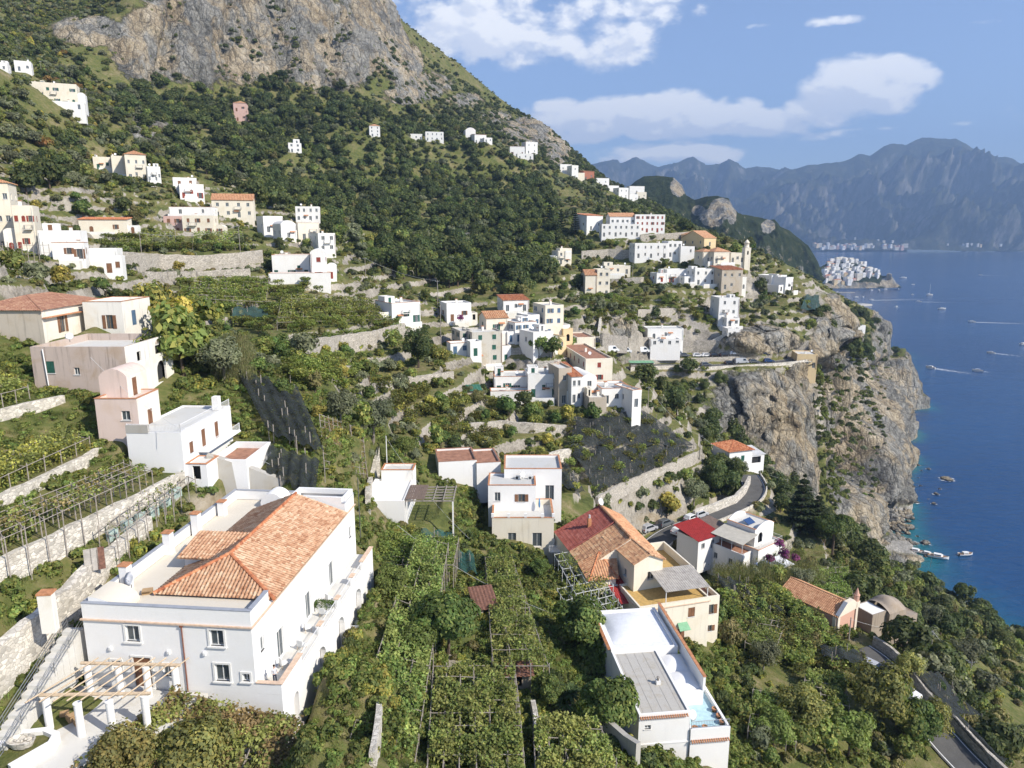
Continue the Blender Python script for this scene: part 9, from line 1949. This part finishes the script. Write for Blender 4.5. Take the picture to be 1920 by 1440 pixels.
# ---- the old town on its headland, and the far shore towns
old_ob, OV = range_mesh('town_headland', 'rocky headland under the white old town', [(1488,520,2000),(1520,508,2010),(1545,496,2030),(1560,488,2040),(1590,490,2030),(1612,494,2020),(1640,506,2005),(1655,517,1995),(1666,516,1990),(1672,517,1988),(1680,529,1982),(1690,538,1978)], [(1488,541,1960),(1560,541,1962),(1690,539.5,1976)], 'headland', 8, 40, 120, 30, rockz=((1670,530,22,12),(1600,535,60,7)), seed=2, cat='headland', prof=.9)
def town_mesh(w_, d_, h_, col, roofm, seed):
    rg = random.Random(seed); mb = MB(); m = MAT[col]; mb.box(-w_/2, -d_/2, -6, w_/2, d_/2, h_, m); 
    if roofm: mb.add([(-w_/2-.4, -d_/2-.4, h_+.02), (w_/2+.4, -d_/2-.4, h_+.02), (w_/2+.4, d_/2+.4, h_+.02), (-w_/2-.4, d_/2+.4, h_+.02), (-w_/4, 0, h_+2), (w_/4, 0, h_+2)], [(0, 1, 5, 4), (1, 2, 5), (2, 3, 4, 5), (3, 0, 4)], MAT[roofm])
    else: mb.box(-w_/2+.5, -d_/2+.5, h_, w_/2-.5, d_/2-.5, h_+.5, MAT['slab'])
    for k in range(int(h_/3.3)):
        for i in range(int(w_/3.2)):
            x = -w_/2+1.6+i*3.2
            if rg.random() < .8: mb.box(x-.55, -d_/2-.06, .9+k*3.3, x+.55, -d_/2-.01, 2.6+k*3.3, MAT['shutter_grey'])
    return mb.mesh('town_house')
TM = [town_mesh(14, 11, 11, 'white', None, 1), town_mesh(11, 10, 13, 'white', None, 2), town_mesh(17, 11, 9, 'cream', 'tiles_red', 3), town_mesh(12, 10, 14, 'white', None, 4), town_mesh(13, 10, 9, 'pink', 'tiles_red', 5), town_mesh(16, 12, 12, 'cream', None, 6), town_mesh(12, 10, 10, 'ochre', 'tiles_orange', 7)]
vr.seed(3)
def town(n, poly, D0, grp, lb, s0, s1, wts=(3, 3, 1.5, 3, .8, 1.5, .8), yaw=.35, big=1.0, dz=0):
    us = [p_[0] for p_ in poly]; vs_ = [p_[1] for p_ in poly]; k = 0; pts = []; tries = 0
    while k < n and tries < 6000:
        tries += 1; u, v = vr.uniform(min(us), max(us)), vr.uniform(min(vs_), max(vs_))
        if not inpoly(np.array([u]), np.array([v]), poly)[0]: continue
        if any(abs(u-a) < 3.6*big and abs(v-b) < 2.6*big for a, b in pts): continue
        pts.append((u, v)); k += 1
        D = D0(u, v); x, y, z = pix(u, v, D); i = vr.choice(7, p=np.array(wts)/sum(wts)); o = link('town_house', TM[i], None, (x, y, z), yaw+vr.uniform(-.3, .3)); s = vr.uniform(s0, s1); o.scale = (s, s, s*vr.uniform(.8, 1.2)); tag(o, lb, 'house', grp)
town(84, [(1530,525),(1548,505),(1556,486),(1612,488),(1628,503),(1648,508),(1648,522),(1620,520),(1590,532),(1545,532)], lambda u, v: 1975+max(0, (532-v))*1.6, 'houses of the old town', 'white or pastel house stacked on the old town headland', .7, 1.05)
town(18, [(1490,520),(1530,512),(1536,530),(1500,532)], lambda u, v: 1900, 'houses by the old town beach', 'pastel house by the old town beach below the wooded headland', .65, .95, (1, 1, 2, 1, 1.5, 2, 2))
town(16, [(1424,482),(1455,478),(1462,498),(1430,500)], lambda u, v: 1330, 'houses under the wooded headland', 'white house under the wooded headland behind the modern villa', .45, .7)
town(60, [(1520,460),(1545,453),(1600,456),(1700,460),(1700,467),(1540,467)], lambda u, v: 6080+(467-v)*40, 'buildings of the far shore town', 'pale block of the far shore town across the bay', 1.2, 2.2, (2, 1.5, 2, 2, 1, 3, 1.5), .2, .7)
town(34, [(1590,440),(1640,452),(1700,455),(1800,450),(1900,440),(1920,462),(1700,462),(1600,456)], lambda u, v: 6060+(467-v)*40, 'houses on the far mountain foot', 'tiny pale house scattered over the far mountain foot', 1.0, 1.7, (2, 1.5, 2, 2, 1, 3, 1.5), .2, 1.2)
cv = empty('convent', pix(1472, 474, 1480), .15, 'long pale convent with arcade on the wooded headland', 'convent'); mb = MB(); mb.box(-28, 0, -10, 28, 12, 9, MAT['cream']); mb.build('wall', cv)
for k in range(14): part(cv, 'window', lambda mb: mb.box(-25+k*3.8, -.1, 3.5, -23.4+k*3.8, -.01, 6.0, MAT['shutter_grey']))
part(cv, 'roof', lambda mb: mb.box(-28.5, -.5, 9.003, 28.5, 12.5, 10, MAT['tiles_old'])); part(cv, 'upper_wing', lambda mb: mb.box(-30, 12.1, 0, 5, 20, 15, MAT['white']))
tw = empty('watch_tower', pix(1667, 519, 1985), 0, 'round stone watch tower at the tip of the old town headland', 'tower'); part(tw, 'drum', lambda mb: mb.lathe([(7, -6), (6, 7), (6.5, 7.2), (6.5, 8.4), (5.8, 8.4), (5.8, 7.4), (.1, 7.4)], MAT['stone'], 18), True)
part(tw, 'turret', lambda mb: mb.lathe([(2, 7.4), (2, 9.6), (.1, 10.6)], MAT['stone'], 10), True)
def pier(label, pts, w_, h_, mat): P = [Vector(pix_z(u, v, 0)) for u, v in pts]; wall_line('pier', label, [(p.x, p.y, 0) for p in P], h_, w_, mat, 3, 'pier', .1)
pier('long stone breakwater closing the old town harbour', [(1552,575),(1590,575),(1626,572)], 22, 3.0, 'palestone'); pier('narrow jetty inside the old town harbour', [(1508,547),(1560,549),(1602,549)], 8, 1.5, 'drystone'); pier('short quay inside the old town harbour', [(1512,554),(1545,556)], 7, 1.5, 'drystone')
mb = MB(); bp_ = [pix_z(u, v, .8) for u, v in ((1490,542),(1525,540),(1545,541),(1530,545),(1495,548))]; mb.add(bp_, [(0, 1, 2, 3, 4)], MAT['gravelpath']); tag(mb.build('beach'), 'small grey beach of the old town', 'beach', kind='structure')
# ---- haze: one closed box of even, pale air round the scene
mb = MB(); 
m = bpy.data.materials.new('haze'); m.use_nodes = True; nt = m.node_tree; nt.nodes.clear()
o_ = nt.nodes.new('ShaderNodeOutputMaterial'); pv = nt.nodes.new('ShaderNodeVolumePrincipled'); lk(nt, pv.outputs[0], o_.inputs['Volume'])
pv.inputs['Color'].default_value = (.42, .63, 1.0, 1); pv.inputs['Density'].default_value = 1.05e-4; pv.inputs['Anisotropy'].default_value = .1
mb.box(-9000, -60, -14, 14000, 13500, 1900, m)
hz = mb.build('haze'); tag(hz, 'thin blue sea haze in the air over the bay', 'haze', kind='stuff')
